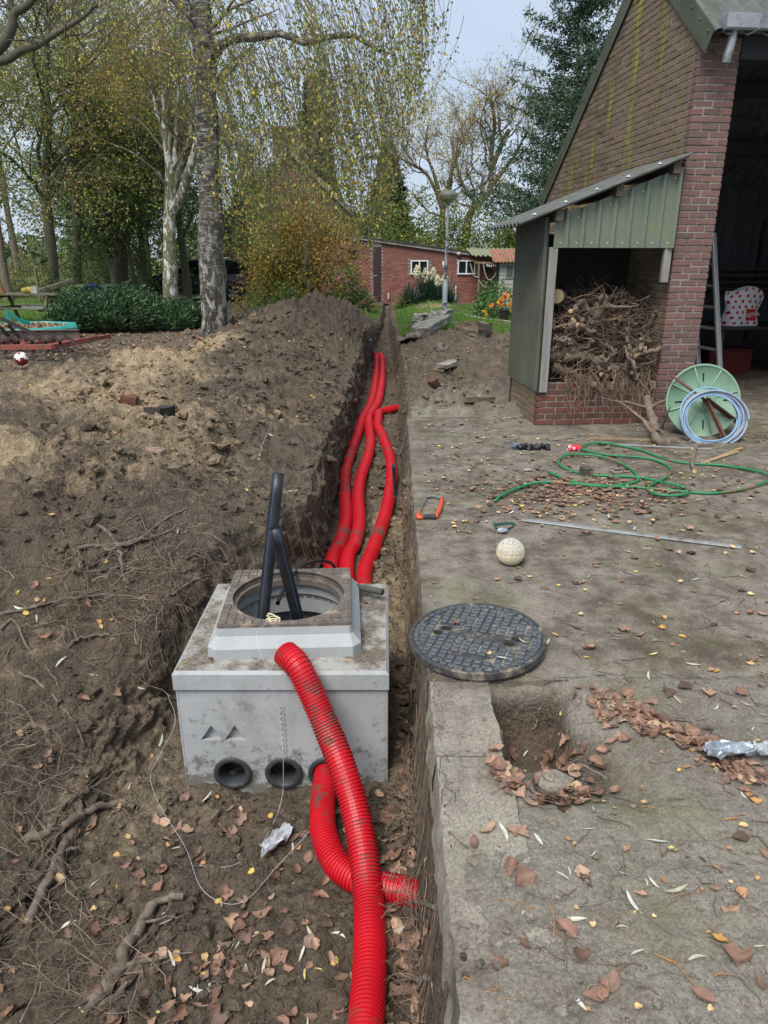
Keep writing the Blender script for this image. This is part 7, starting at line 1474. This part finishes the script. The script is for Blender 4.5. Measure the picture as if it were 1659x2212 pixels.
# ============================================================ LITTER: clods, roots, twigs, leaves, grass
def hits(xs, ys):
    out = np.zeros((len(xs), 6))
    for i in range(len(xs)): z, n = hit(float(xs[i]), float(ys[i])); out[i] = (xs[i], ys[i], z, n.x, n.y, n.z)
    return out
def clutter_ok(x, y):      # not inside chamber, sheds
    if -1.06 < x < .08 and 2.84 < y < 3.95: return False
    q = GM.inverted()@Vector((x, y, 0)); 
    if q.y > -.06 and q.x > -1.32 and q.x < .40 and q.y < 4.6: return False
    return True
ICO = None
def ico_batch(g, pos, size, seed, squash=.7):
    global ICO
    if ICO is None:
        bm = bmesh.new(); bmesh.ops.create_icosphere(bm, subdivisions=1, radius=1); ICO = (np.array([v.co[:] for v in bm.verts]), np.array([[v.index for v in f.verts] for f in bm.faces])); bm.free()
    r = np.random.default_rng(seed); v0, f0 = ICO; n = len(pos); V = v0[None]*(1+.28*r.normal(size=(n, len(v0), 1))); a = r.uniform(0, 6.28, n); c, s = np.cos(a)[:, None], np.sin(a)[:, None]
    V = np.stack([V[..., 0]*c-V[..., 1]*s, V[..., 0]*s+V[..., 1]*c, V[..., 2]*squash], -1)*np.asarray(size)[:, None, None]*r.uniform(.7, 1.3, (n, 1, 3))+pos[:, None]
    F = (f0[None]+(np.arange(n)*len(v0))[:, None, None]).reshape(-1, 3); C = np.repeat(np.clip(colmask(pos[:, 0], pos[:, 1], pos[:, 2])*np.array((1, .0, 1))+r.normal(size=(n, 3))*(.10, 0, .08), 0, 1.2), len(v0), 0); g.add(V.reshape(-1, 3), F, C)
rr = np.random.default_rng(101); n = 19000
Yc = 1.1*np.exp(rr.uniform(0, 1, n)*math.log(18)); Xc = np.where(rr.random(n) < .74, yi(XE, Yc)-rr.random(n)**1.1*(.6+.42*Yc), yi(XE, Yc)+rr.random(n)*(.4+.28*Yc))
dens = fbm(xyz(Xc*1.6, Yc*1.3, 2), 3); keep = (dens > -.22)&~((Xc > yi(XE, Yc)-.03)&(Yc < 7.8)&((Yc > 2.5)|(rr.random(n) < .80))); keep &= np.array([clutter_ok(x, y) for x, y in zip(Xc, Yc)]); Xc, Yc = Xc[keep], Yc[keep]; H_ = hits(Xc, Yc)
sz = .0045*(1-rr.random(len(Xc))*.985)**-.62*np.clip(Yc/3, .8, 2.2); sz = np.minimum(sz, .055); sz = np.where(Xc > yi(XE, Yc), np.minimum(sz, .014+.03*(Yc > 8)), sz); p = H_[:, :3]+H_[:, 3:]*(sz*.25)[:, None]
g = G(); ico_batch(g, p, sz, 5); rq = np.random.default_rng(7); m_ = 900; Yb = rq.uniform(2.4, 17, m_); Xb = yi(XL, Yb)-rq.random(m_)*(.3+.26*Yb); kb = (pnoise(xyz(Xb*1.1, Yb*1.1, 5)) > -.05) & (zleft(Xb, Yb) > .05); Xb, Yb = Xb[kb], Yb[kb]; Hb = hits(Xb, Yb); sb_ = rq.uniform(.018, .05, len(Xb))*np.clip(Yb/7, .8, 1.5)
ico_batch(g, Hb[:, :3]+Hb[:, 3:]*(sb_*.2)[:, None], sb_, 9); g.obj('soil_clods', SOIL, kind='stuff', smooth=False, label='loose clods and crumbs of dark soil and sand', cat='soil clods')
n = 5200; Yc = 1.*np.exp(rr.uniform(0, 1, n)*2.05); Xc = yi(XE, Yc)+.03+rr.random(n)*(.5+.62*Yc); kk = (fbm(xyz(Xc*1.5, Yc*1.5, 8), 3) > -.15+.5*(rr.random(n)-.5)); Xc, Yc = Xc[kk], Yc[kk]; kk = np.array([clutter_ok(x, y) for x, y in zip(Xc, Yc)]); Xc, Yc = Xc[kk], Yc[kk]; H_ = hits(Xc, Yc)
sz = .0016*(1-rr.random(len(Xc))*.99)**-.45*np.clip(Yc/2, 1, 2.2); g = G(); ico_batch(g, H_[:, :3]+np.stack([0*sz, 0*sz, sz*.4], 1), sz, 15, .6); g.obj('slab_crumbs', mat('dark_crumbs', (.10, .082, .062), (.24, .21, .17), rough=.95, sc=40, bump=0), kind='stuff', label='crumbs of dry soil and grit on the slab', cat='soil crumbs')
# ---- roots and twigs
ROT = mat('dark_root_bark', (.075, .055, .042), (.20, .16, .125), rough=.9, sc=25, bump=.6, bsc=120, useattr=True); TWO = mat('orange_twig', (.40, .20, .07), (.26, .13, .06), rough=.7, bump=0)
def raypath(pts, lift=.012):
    out = []
    for u, v in pts: h, n = onray(u, v); out.append(h+n*lift)
    return out
BIG = [([(118, 1905), (130, 1830), (175, 1757), (240, 1748), (290, 1755)], .030, .014, 'thick dark root stub forking at the left edge of the pit floor'),
 ([(60, 1990), (110, 1900), (150, 1800), (165, 1765)], .018, .024, 'split dark root slanting down at the left, pale wood showing'),
 ([(60, 1812), (120, 1795), (170, 1760), (210, 1750)], .022, .014, 'peeled root with pale streak lying left on the pit floor'),
 ([(178, 2200), (240, 2120), (285, 2040), (330, 1965), (398, 1942)], .026, .016, 'long pale-ended root curving across the lower left soil'),
 ([(200, 2190), (260, 2150), (320, 2070), (370, 1990), (405, 1945)], .012, .006, 'thin root running beside the pale-ended one'),
 ([(40, 1590), (60, 1570), (100, 1580), (105, 1650)], .018, .010, 'short bark-covered root sticking out of the left pit wall'),
 ([(100, 1760), (170, 1720), (260, 1665), (330, 1648), (388, 1638)], .009, .004, 'long thin branch reaching towards the left face of the chamber'),
 ([(165, 1185), (260, 1175), (300, 1165), (360, 1120), (402, 1100)], .012, .007, 'grey branch lying on the bank with a fork to the right'),
 ([(225, 1190), (300, 1170), (350, 1155), (405, 1128)], .012, .005, 'second grey branch below the forked one on the bank'),
 ([(190, 1125), (230, 1150), (255, 1195), (265, 1240), (275, 1275)], .014, .010, 'dark root hanging down the bank from the grey branches'),
 ([(365, 1195), (372, 1230), (360, 1290)], .010, .005, 'pale hanging root on the bank wall above the hollow'),
 ([(370, 1285), (400, 1265), (432, 1245)], .009, .006, 'stiff grey root pointing at the chamber neck'),
 ([(0, 1330), (80, 1310), (180, 1290), (260, 1287), (335, 1300)], .010, .005, 'brown root lying flat across the bench of the bank'),
 ([(145, 1402), (170, 1380), (240, 1370)], .010, .007, 'short bent grey root below the bench'),
 ([(40, 1455), (90, 1480), (160, 1560), (180, 1610)], .009, .005, 'dark root slanting down the left pit wall'),
 ([(0, 1360), (30, 1340), (60, 1400), (110, 1450), (130, 1500)], .008, .004, 'thin crooked root near the left edge of the bank'),
 ([(560, 985), (575, 940), (590, 925)], .013, .008, 'curved grey root on the heap edge by the trench'),
 ([(905, 1540+215), (880, 1700), (850, 1650)], .011, .006, 'pale broken branch on the soil right of the chamber'),
 ([(935, 2110), (860, 2125), (790, 2160)], .010, .006, 'pale twig bundle crossing the long conduit at the bottom edge'),
 ([(945, 1960), (890, 1945), (838, 1925), (820, 1945)], .009, .006, 'pale forked twig beside the buried conduit end'),
 ([(960, 1880), (900, 1920), (860, 1965), (800, 2000)], .007, .004, 'grey twig leaning from the slab edge towards the long conduit'),
 ([(1150, 1575-0), (1160, 1560), (1152, 1545)], .006, .005, 'short upright twig at the rim of the dug hole'),
 ([(545, 1665-80), (480, 1160-0)], .0, .0, '')][:-1]
for pts, r0, r1, lab in BIG: branch('root', lab, raypath(pts, r0*.8), r0, r1, rr, n=18, amp=r0*.35, twigs=4, cut=r0 > .012, m=ROT, cat='root')
def rootmass(n, region, rad, seed, Lr=(.12, .5), lift=(.0, .05), ang=None, npt=7):
    r = np.random.default_rng(seed); Pq = []
    while len(Pq) < n:
        u, v = region(r); h, nn = onray(u, v)
        if h.y > 20: continue
        L = r.uniform(*Lr); a = r.uniform(0, 6.28) if ang is None else r.normal()*.5+ang; d = np.array((math.cos(a), math.sin(a), r.normal()*.25))*L; a0 = np.array(h+nn*r.uniform(*lift)); p = wander(r, a0-d*.5, a0+d*.5, npt, .018*L/.3)
        for k in range(npt):
            z, m = hit(float(p[k, 0]), float(p[k, 1])); 
            if p[k, 2] < z+.003: p[k, 2] = z+.003+r.random()*.01
            if p[k, 2] > z+.20: p[k, 2] = z+.20
        if any(not clutter_ok(*q[:2]) for q in p) or ((p[:, 0] > yi(XE, p[:, 1])+.04) & (p[:, 1] < 7.8)).any(): continue
        Pq.append(p)
    return np.array(Pq)
R1 = lambda a, b, c, d: (lambda r: (r.uniform(a, b), r.uniform(c, d)))
def blobr(cu, cv, su, sv): return lambda r: (np.clip(cu+r.normal()*su, 0, 1659), np.clip(cv+r.normal()*sv, 760, 2205))
sets = [(110, blobr(60, 1860, 90, 140), .0025, (.15, .5)), (70, blobr(190, 2110, 90, 70), .0025, (.15, .5)), (90, blobr(60, 1620, 60, 70), .0022, (.1, .35)), (170, blobr(280, 1220, 110, 50), .003, (.12, .4)), (120, blobr(330, 1350, 90, 50), .0028, (.12, .4)), (170, blobr(500, 1080, 110, 70), .002, (.1, .3)),
        (130, blobr(900, 1640, 30, 70), .0018, (.08, .3)), (90, blobr(915, 1930, 28, 90), .0016, (.08, .3)), (50, blobr(915, 2130, 30, 60), .0016, (.08, .3)), (120, blobr(700, 900, 60, 90), .003, (.1, .4)), (90, blobr(850, 850, 25, 80), .003, (.1, .35)), (60, blobr(120, 1330, 80, 60), .003, (.1, .3)), (110, blobr(640, 760, 120, 60), .006, (.1, .5)), (110, blobr(960, 820, 80, 60), .005, (.1, .5))]
g = G(); allp = []
for i, (n, reg, r_, Lr) in enumerate(sets):
    p = rootmass(n, reg, r_, 300+i, Lr, (.0, .06 if i < 6 else .09)); tubes(g, p, np.linspace(1, .35, 7)[None]*r_*rr.uniform(.4, 1.3, (n, 1)), 4, rr.uniform(.45, 1.7, (n, 1))*np.array([[1, .95, .9]]))
g.obj('fine_roots', ROT, None, kind='stuff', label='torn fine roots and twigs strewn over the soil', cat='roots')
# twigs on slab and foreground
tw = []; TWL = []
for k in range(70):
    u, v = rr.uniform(1010, 1650), 1500+700*rr.random()**.8; h, nn = onray(u, v); L = rr.uniform(.04, .17); a = rr.uniform(0, 3.14); d = Vector((math.cos(a), math.sin(a), 0))*L; tw.append((h, d))
for k, (h, d) in enumerate(tw):
    g = G(); p = wander(rr, (0, 0, .004), np.array(d)+(0, 0, .004), 7, .004); p[:, 2] = .004+abs(p[:, 2]-.004)*.6
    for j in range(7): p[j, 2] += hit(h.x+p[j, 0], h.y+p[j, 1])[0]-h.z
    r_ = rr.choice([.0008, .0012, .0020]); tubes(g, p, np.linspace(r_*1.3, r_*.6, 7), 6, (1, 1, 1), cap=True); oc = rr.random() < .22
    o = g.obj('twig', TWO if oc else ROT, None, True, loc=h, cat='twig'); TWL.append((o, h, ('thin orange-stemmed leaf stalk' if oc else 'thin grey-brown twig')))
g = G(); n = 900; Xs = rr.uniform(.45, 4.6, n); Ys = np.where(rr.random(n) < .4, rr.uniform(.9, 2.6, n), rr.uniform(2.6, 7.7, n)); Xs = np.where(Ys < 2.6, .45+Xs*.45, Xs); ln = rr.uniform(.03, .16, n); a = rr.uniform(0, 6.28, n); t = np.linspace(-.5, .5, 5)[None, :, None]; p = np.stack([Xs, Ys, .004+0*Xs], 1)[:, None]+t*np.stack([np.cos(a)*ln, np.sin(a)*ln, 0*a], 1)[:, None]+np.concatenate([rr.normal(size=(n, 5, 2))*.004, np.zeros((n, 5, 1))], 2)
tubes(g, p, rr.choice([.001, .0016, .0028], (n, 1))*np.ones((1, 5)), 4, rr.uniform(.4, 1.3, (n, 1))*np.ones((1, 3))); g.obj('scattered_twigs', ROT, kind='stuff', label='small twigs scattered over the slab', cat='twigs')
# ---- fallen leaves
DRY = leafmat('fallen_leaf', rough=.65, trans=.05)
BRN = [(.23, .135, .095), (.15, .085, .06), (.30, .19, .13), (.10, .065, .05), (.40, .27, .18), (.20, .13, .10)]; YEL = [(.50, .33, .08), (.42, .24, .07), (.54, .41, .17), (.42, .28, .13)]; PALE = [(.45, .43, .34), (.36, .34, .24), (.50, .50, .43)]; BIRCHL = [(.50, .34, .17), (.42, .24, .11), (.56, .40, .20), (.36, .19, .10), (.60, .42, .10)]
def leafgeo(g, kind, s, col, r, M=None):
    t = np.linspace(0, 1, 8)
    if kind == 'round': w = .46*np.sin(t*math.pi)**.62*(1-.18*t); L = 1.
    elif kind == 'willow': w = .085*np.sin(t*math.pi)**.8; L = 1.
    elif kind == 'oval': w = .27*np.sin(t*math.pi)**.8*(1-.1*t); L = 1.
    else: w = .46*np.sin(t*math.pi)**.6*(.50+.50*np.abs(np.cos(t*math.pi*2.5))); L = 1.
    w = w*(1+(.17 if kind != 'willow' else .05)*r.normal(size=len(w)))*s; x = t*s*L; curl = r.uniform(-.1, 1.3) if kind != 'willow' else r.uniform(-.2, .4); cup = r.uniform(.0, 1.2) if kind != 'willow' else .3; bend = r.normal()*.12
    z = s*.22*curl*(2*t-1)**2; yo = bend*s*np.sin(t*math.pi); v = []
    for sgn in (-1, -.5, 0, .5, 1):
        zz = z+abs(sgn)*w*cup*.55*(1+.25*r.normal(size=len(w)))+.02*s*r.normal(size=len(w))*(kind != 'willow'); v.append(np.stack([x-s/2, yo+sgn*w*(1-.15*cup*abs(sgn)), zz+.003], 1))
    m = len(t); V = np.concatenate(v); f = [(a*m+k, a*m+k+1, (a+1)*m+k+1, (a+1)*m+k) for a in range(4) for k in range(m-1)]
    c = np.array(col); C = np.concatenate([np.tile(c*(1.12 if a == 2 else .92+.08*r.normal()), (m, 1)) for a in range(5)])*(1+.10*r.normal(size=(5*m, 1)))
    if M is not None: V = V@M.T
    V[:, 2] -= V[:, 2].min()-.002; g.add(V, np.array(f), np.clip(C, 0, 1)); return g
protos = {}
for kd, pal, szs in (('round', BRN, (.04, .065)), ('oval', BRN, (.05, .08)), ('lobed', BRN, (.05, .08)), ('birch', BIRCHL, (.028, .040)), ('willow', PALE, (.05, .085)), ('yellow', YEL, (.04, .075))):
    L_ = []
    for k in range(9):
        g = G(); r = np.random.default_rng(k*7+len(kd)); kk = {'birch': 'round', 'yellow': ('willow', 'oval', 'round')[k % 3]}.get(kd, kd); c = np.array(pal[k % len(pal)]); s = r.uniform(*szs); leafgeo(g, kk, s*(1 if kd != 'yellow' or kk == 'willow' else .6), c, r)
        if kd in ('round', 'lobed', 'oval') and k % 2: tubes(g, [(-s*.5, 0, .004), (-s*.8, .006, .006), (-s*1.05, .0, .003)], [.0012, .001, .0014], 4, c*1.5)
        L_.append(g)
    protos[kd] = L_
pm_ = {k: [g.mesh('leaf', DRY, True) for g in v] for k, v in protos.items()}
LBL = {('round', 0): 'crumpled brown round leaf lying on the dug soil', ('oval', 0): 'curled brown oval leaf lying on the dug soil', ('lobed', 0): 'brown lobed leaf lying on the dug soil', ('birch', 0): 'small tan birch leaf lying on the dug soil', ('willow', 0): 'pale narrow willow leaf lying on the dug soil', ('yellow', 0): 'yellow leaf lying on the dug soil'}
ZN = {0: 'the dug soil', 1: 'the muddy concrete in front', 2: 'the slab around the manhole cover', 3: 'the heap of leaves in the dug hole', 4: 'the drift of brown leaves at the right edge'}
ADJ = {'round': 'crumpled brown round leaf', 'oval': 'curled brown oval leaf', 'lobed': 'brown lobed leaf', 'birch': 'small tan birch leaf', 'willow': 'pale narrow willow leaf', 'yellow': 'yellow leaf'}
placed = []
def put(u, v, kd, zone, sc=1., lift=0.):
    h, n = onray(u, v); placed.append((h+n*lift, n, kd, zone, sc))
r = np.random.default_rng(55); KD = ['round', 'oval', 'lobed', 'birch', 'willow', 'yellow']
def mixk(p): return KD[r.choice(6, p=p)]
for k in range(97): put(r.uniform(330, 950), 1690+510*r.random()**.9, mixk([.30, .28, .14, .06, .13, .09]), 0)
for k in range(38): put(r.uniform(0, 400), r.uniform(1250, 2200), mixk([.12, .16, .08, .14, .32, .18]), 0)
for k in range(34): put(r.uniform(1020, 1650), r.uniform(1700, 2200), mixk([.20, .18, .16, .08, .26, .12]), 1)
for k in range(30): put(r.uniform(1180, 1650), r.uniform(1230, 1520), mixk([.08, .14, .04, .30, .26, .18]), 2)
for k in range(34): q = r.random(); put(1095+40*r.normal()*.6 if q < .5 else 1240+45*r.normal(), 1665+28*r.normal() if q < .5 else 1655+22*r.normal(), mixk([.36, .36, .22, 0, .03, .03]), 3, 1, .012*r.random())
dr = np.array([(1330, 1530), (1400, 1560), (1440, 1580), (1490, 1600), (1530, 1620), (1560, 1640), (1600, 1690)])
for k in range(46): t = r.uniform(0, 5.99); i = int(t); c = dr[i]+(dr[i+1]-dr[i])*(t-i); put(min(1655, c[0]+r.normal()*16), c[1]+r.normal()*13, mixk([.34, .34, .2, .02, .04, .06]), 4, .8, .01*r.random())
for k in range(14): put(r.uniform(440, 830), r.choice([1255+r.random()*10, 1420+r.random()*28]) if 0 else r.uniform(1425, 1447), mixk([.1, .2, .1, .2, .25, .15]), 0, .8) if 0 else None
placed = [q for q in placed if clutter_ok(q[0].x, q[0].y)][:296]
LM = [(520, 1740, 'below the left chamber opening'), (620, 1760, 'below the middle chamber opening'), (575, 1850, 'by the crushed plastic sleeve'), (440, 1850, 'beside the white thread loop'), (390, 1950, 'at the tip of the pale-ended root'), (260, 1770, 'by the forked root stub'), (90, 1900, 'among the roots at the left edge'),
 (250, 2120, 'under the long root at lower left'), (560, 2030, 'on open soil left of the long conduit'), (690, 1960, 'close to the long red conduit'), (470, 2150, 'at the bottom of the pit floor'), (690, 2150, 'at the foot of the long conduit'), (870, 1760, 'between chamber and kerb'), (880, 2080, 'right of the long conduit'), (100, 1350, 'on the bench of the bank'), (250, 1520, 'on the left pit wall'), (60, 1620, 'on the left pit wall by the bark root'),
 (1010, 1950, 'on the kerb'), (1100, 1680, 'at the kerb joint'), (1190, 1695, 'by the concrete lump'), (1260, 1650, 'on the right side of the dug hole'), (1350, 1540, 'at the upper end of the leaf drift'), (1450, 1590, 'in the middle of the leaf drift'), (1580, 1640, 'beside the silver foil'), (1260, 1300, 'right of the manhole cover'), (1420, 1440, 'on the slab above the leaf drift'), (1560, 1320, 'on the slab near the right edge'),
 (1200, 1900, 'on muddy concrete beside the kerb'), (1400, 1850, 'on muddy concrete below the foil'), (1520, 2050, 'on muddy concrete at the lower right'), (1220, 2120, 'at the bottom edge beside the kerb'), (1620, 1850, 'at the right edge of the muddy concrete'), (1380, 2120, 'at the bottom middle of the muddy concrete')]
LMP = [(onray(u, v)[0], t) for u, v, t in LM]
def near_lm(p): return min(LMP, key=lambda q: (q[0]-p).length)[1]
for o, h, t in TWL: o['label'] = t+' '+near_lm(h); o['group'] = t+'s '+near_lm(h)
for (h, n, kd, zn, sc) in placed:
    o = ob('fallen_leaf', pm_[kd][r.integers(9)], None, h+n*.003); q = n.to_track_quat('Z', 'Y').to_matrix()@Matrix.Rotation(r.uniform(0, 6.28), 3, 'Z')@Matrix.Rotation(r.normal()*.18, 3, 'X'); o.rotation_euler = q.to_euler(); o.scale = (sc,)*3
    t_ = near_lm(h); o['label'] = ADJ[kd]+' '+t_; o['category'] = 'leaf'; o['group'] = ADJ[kd].replace('leaf', 'leaves')+' '+t_
# on the chamber and the cover (single ones)
for (u, v, Yp, zp, kd, lab) in ((400, 1432, 0, -.188, 'yellow', 'long yellow leaf on the left front of the chamber top'), (546, 1424, 0, -.188, 'round', 'small orange-brown leaf in front of the neck on the chamber top'), (1024 and 700, 1425, 0, -.188, 'willow', 'pale leaf behind the end of the long conduit on the chamber top'), (745, 1428, 0, -.188, 'birch', 'rusty leaf at the front right of the chamber top'), (790, 1302, 0, -.188, 'round', 'orange leaf on the right side of the chamber top'), (770, 1340, 0, -.188, 'willow', 'pale leaf on the right side of the chamber top'),
                                (455, 1425, 0, -.188, 'oval', 'curled rusty leaf on the front left of the chamber top'), (985, 1345, 0, .062, 'round', 'tan leaf on the left part of the manhole cover'), (1130, 1385, 0, .062, 'willow', 'yellowish leaf on the right rim of the manhole cover'), (1085, 1420, 0, .062, 'willow', 'pale leaf across the front of the manhole cover'), (1055, 1412, 0, .062, 'birch', 'small brown leaf on the front of the manhole cover')):
    p = P(u, v, zp); o = ob('fallen_leaf', pm_[kd][r.integers(9)], None, p, label=lab, cat='leaf'); o.rotation_euler = (0, 0, r.uniform(0, 6.28)); o.scale = (.75,)*3
# the many small ones
def scatter(n, fx, fy, kinds, seed, name, label, dens=None, smul=1.):
    r = np.random.default_rng(seed); g = G(); xs, ys = fx(r, n), fy(r, n); 
    if dens is not None: k = dens(xs, ys, r); xs, ys = xs[k], ys[k]
    V, F, C = [], [], []; o = 0; pr = {k: [(np.concatenate(q.V[:1]), q.F[0][::1], q.C[0]) for q in protos[k]] for k in set(kinds)}
    for x, y in zip(xs, ys):
        if not clutter_ok(x, y): continue
        z, nn = hit(float(x), float(y)); v, f, c = pr[kinds[r.integers(len(kinds))]][r.integers(9)]; q = np.array(nn.to_track_quat('Z', 'Y').to_matrix()@Matrix.Rotation(r.uniform(0, 6.28), 3, 'Z')@Matrix.Rotation(r.normal()*.2, 3, 'X')); V.append((v*smul*r.uniform(.7, 1.2))@q.T+(x, y, z+.004)); F.append(f+o); C.append(c*r.uniform(.7, 1.2)); o += len(v)
    g.add(np.concatenate(V), np.concatenate(F), np.concatenate(C)); return g.obj(name, DRY, None, True, kind='stuff', label=label, cat='fallen leaves')
U = lambda a, b: (lambda r, n: r.uniform(a, b, n))
scatter(1000, U(.3, 4.9), U(2.7, 7.75), ['birch', 'birch', 'birch', 'birch', 'willow', 'round', 'oval'], 1, 'slab_leaves', 'small tan and yellow leaves scattered over the slab', lambda x, y, r: fbm(xyz(x*1.2, y*1.2, 0), 3) > -.25+.3*r.random(len(x)))
scatter(700, lambda r, n: 1.5+r.normal(size=n)*.42, lambda r, n: 5.05+r.normal(size=n)*.28, ['oval', 'round', 'birch', 'oval'], 2, 'slab_leaves', 'drift of brown leaves under the green hose end', lambda x, y, r: r.random(len(x)) < .8, .9)
scatter(5200, U(-9, -2.2), U(9.3, 17.5), ['birch', 'round', 'oval', 'birch'], 3, 'ground_leaves', 'brown leaf litter covering the ground before the laurel', lambda x, y, r: fbm(xyz(x*.9, y*.9, 0), 3) > -.4+.4*r.random(len(x)), 1.5)
scatter(1200, U(-3.2, -.5), U(8., 22), ['birch'], 4, 'ground_leaves', 'pale birch leaves sprinkled on the dirt heap', lambda x, y, r: fbm(xyz(x*1.5, y*1.2, 0), 3) > -.1+.4*r.random(len(x)), 1.15)
scatter(1900, U(.25, 3.4), U(7.9, 17.5), ['birch', 'birch', 'oval'], 5, 'ground_leaves', 'orange and tan leaves on the soil between slab and lawn', lambda x, y, r: fbm(xyz(x*1.3, y*1.2, 7), 3) > -.25+.4*r.random(len(x)), 1.15)
scatter(420, lambda r, n: -.45+.58*r.random(n), U(4., 16), ['birch', 'oval', 'round'], 6, 'trench_leaves', 'brown leaves lying along the trench floor', None, .9)
scatter(260, lambda r, n: -.02+.17*r.random(n), U(1.2, 3.8), ['oval', 'round', 'round', 'lobed'], 7, 'trench_leaves', 'dark brown leaves caught between chamber and slab edge')
scatter(230, lambda r, n: -4.5+4.*r.random(n), U(3.2, 9), ['birch', 'willow', 'yellow', 'birch'], 8, 'ground_leaves', 'single yellow and pale leaves on the near dirt bank')
scatter(330, lambda r, n: -1.7+1.75*r.random(n), U(1.0, 2.85), ['oval', 'round', 'lobed', 'oval', 'birch'], 10, 'ground_leaves', 'rotting dark brown leaves pressed into the pit floor', lambda x, y, r: fbm(xyz(x*2.5, y*2.5, 3), 3) > -.15+.3*r.random(len(x)), .95)
scatter(230, U(.45, 2.4), U(.9, 2.5), ['birch', 'birch', 'willow', 'oval'], 11, 'ground_leaves', 'small leaf fragments on the muddy concrete in front', None, .6)
def drift(n, pts, sd, kinds, seed, label, lift=0):
    q = [P(u, v, 0) for u, v in pts]; t = np.random.default_rng(seed).uniform(0, len(q)-1.001, n); i = t.astype(int); A = np.array([list(a) for a in q]); c = A[i]+(A[i+1]-A[i])*(t-i)[:, None]
    scatter(n, lambda r, m: c[:, 0]+r.normal(size=m)*sd, lambda r, m: c[:, 1]+r.normal(size=m)*sd, kinds, seed, 'leaf_drift', label, None, .85)
drift(170, [(1290, 1505), (1340, 1530), (1400, 1560), (1450, 1590), (1520, 1620), (1580, 1650), (1640, 1700)], .05, ['oval', 'round', 'lobed', 'oval', 'round', 'birch'], 21, 'dense line of torn brown leaves from the hole to the silver foil')
drift(80, [(1100, 1650), (1110, 1700), (1180, 1720), (1240, 1690), (1290, 1650)], .035, ['oval', 'round', 'lobed', 'round'], 22, 'packed brown leaves in the bottom of the dug hole')
drift(130, [(0, 2050), (80, 2080), (160, 1990), (420, 1720), (500, 1700), (650, 1830)], .09, ['oval', 'round', 'lobed', 'willow'], 23, 'torn brown leaves between the roots at lower left')
scatter(900, U(-.1, 5.5), U(16, 28), ['birch', 'yellow'], 9, 'lawn_leaves', 'yellow leaves dotted over the lawn', None, 1.2)
n = 900; g = G(); a = r.uniform(0, 6.28, n); q = r.random(n)**.5*.95; pos = np.stack([sq.x+q*np.cos(a), sq.y+q*np.sin(a), np.full(n, .315)], 1); leaves(g, pos, .05, [(.40, .26, .14, 3), (.26, .13, .08, 3), (.5, .36, .2, 2)], r, -.05, .7); g.obj('trampoline_leaves', DRY, kind='stuff', label='dry leaves heaped on the teal trampoline', cat='fallen leaves')
# ---- grass blades
def grass(n, fx, fy, seed, label, h=.07):
    r = np.random.default_rng(seed); xs, ys = fx(r, n), fy(r, n); m = colmask(xs, ys, 0*xs)[:, 1]; k = m+.35*pnoise(xyz(xs*3, ys*3, 0)) > .42; xs, ys = xs[k], ys[k]; n = len(xs); zz = zright(xs, ys)*(xs > 0)
    hh = h*r.uniform(.4, 1.3, n)*(1+.8*np.clip(pnoise(xyz(xs*2, ys*2, 4)), -1, 1)); a = r.uniform(0, 6.28, n); w = .006; b = np.stack([xs, ys, zz-.005], 1); s = np.stack([np.cos(a), np.sin(a), 0*a], 1)*w; tip = b+np.stack([r.normal(size=n)*.35*hh, r.normal(size=n)*.35*hh, hh], 1)
    V = np.stack([b-s, b+s, tip], 1).reshape(-1, 3); pal = np.array([(.10, .22, .035), (.14, .27, .05), (.07, .15, .03), (.24, .28, .08)]); C = pal[r.choice(4, n, p=[.4, .3, .2, .1])]*r.uniform(.75, 1.25, n)[:, None]; g = G(); g.add(V, np.arange(3*n).reshape(-1, 3), np.repeat(C, 3, 0)); g.obj('grass', leafmat('grass_blades', rough=.6), kind='stuff', label=label, cat='grass')
grass(60000, U(.2, 6.5), U(15.4, 28.4), 1, 'short green grass of the lawn round the lamp post', .085); grass(9000, U(-1.2, -.1), U(20, 26), 2, 'patch of green grass left of the trench', .10); grass(26000, U(-16, -7.5), U(10, 30), 3, 'rough grass at the left by the picnic table', .11)
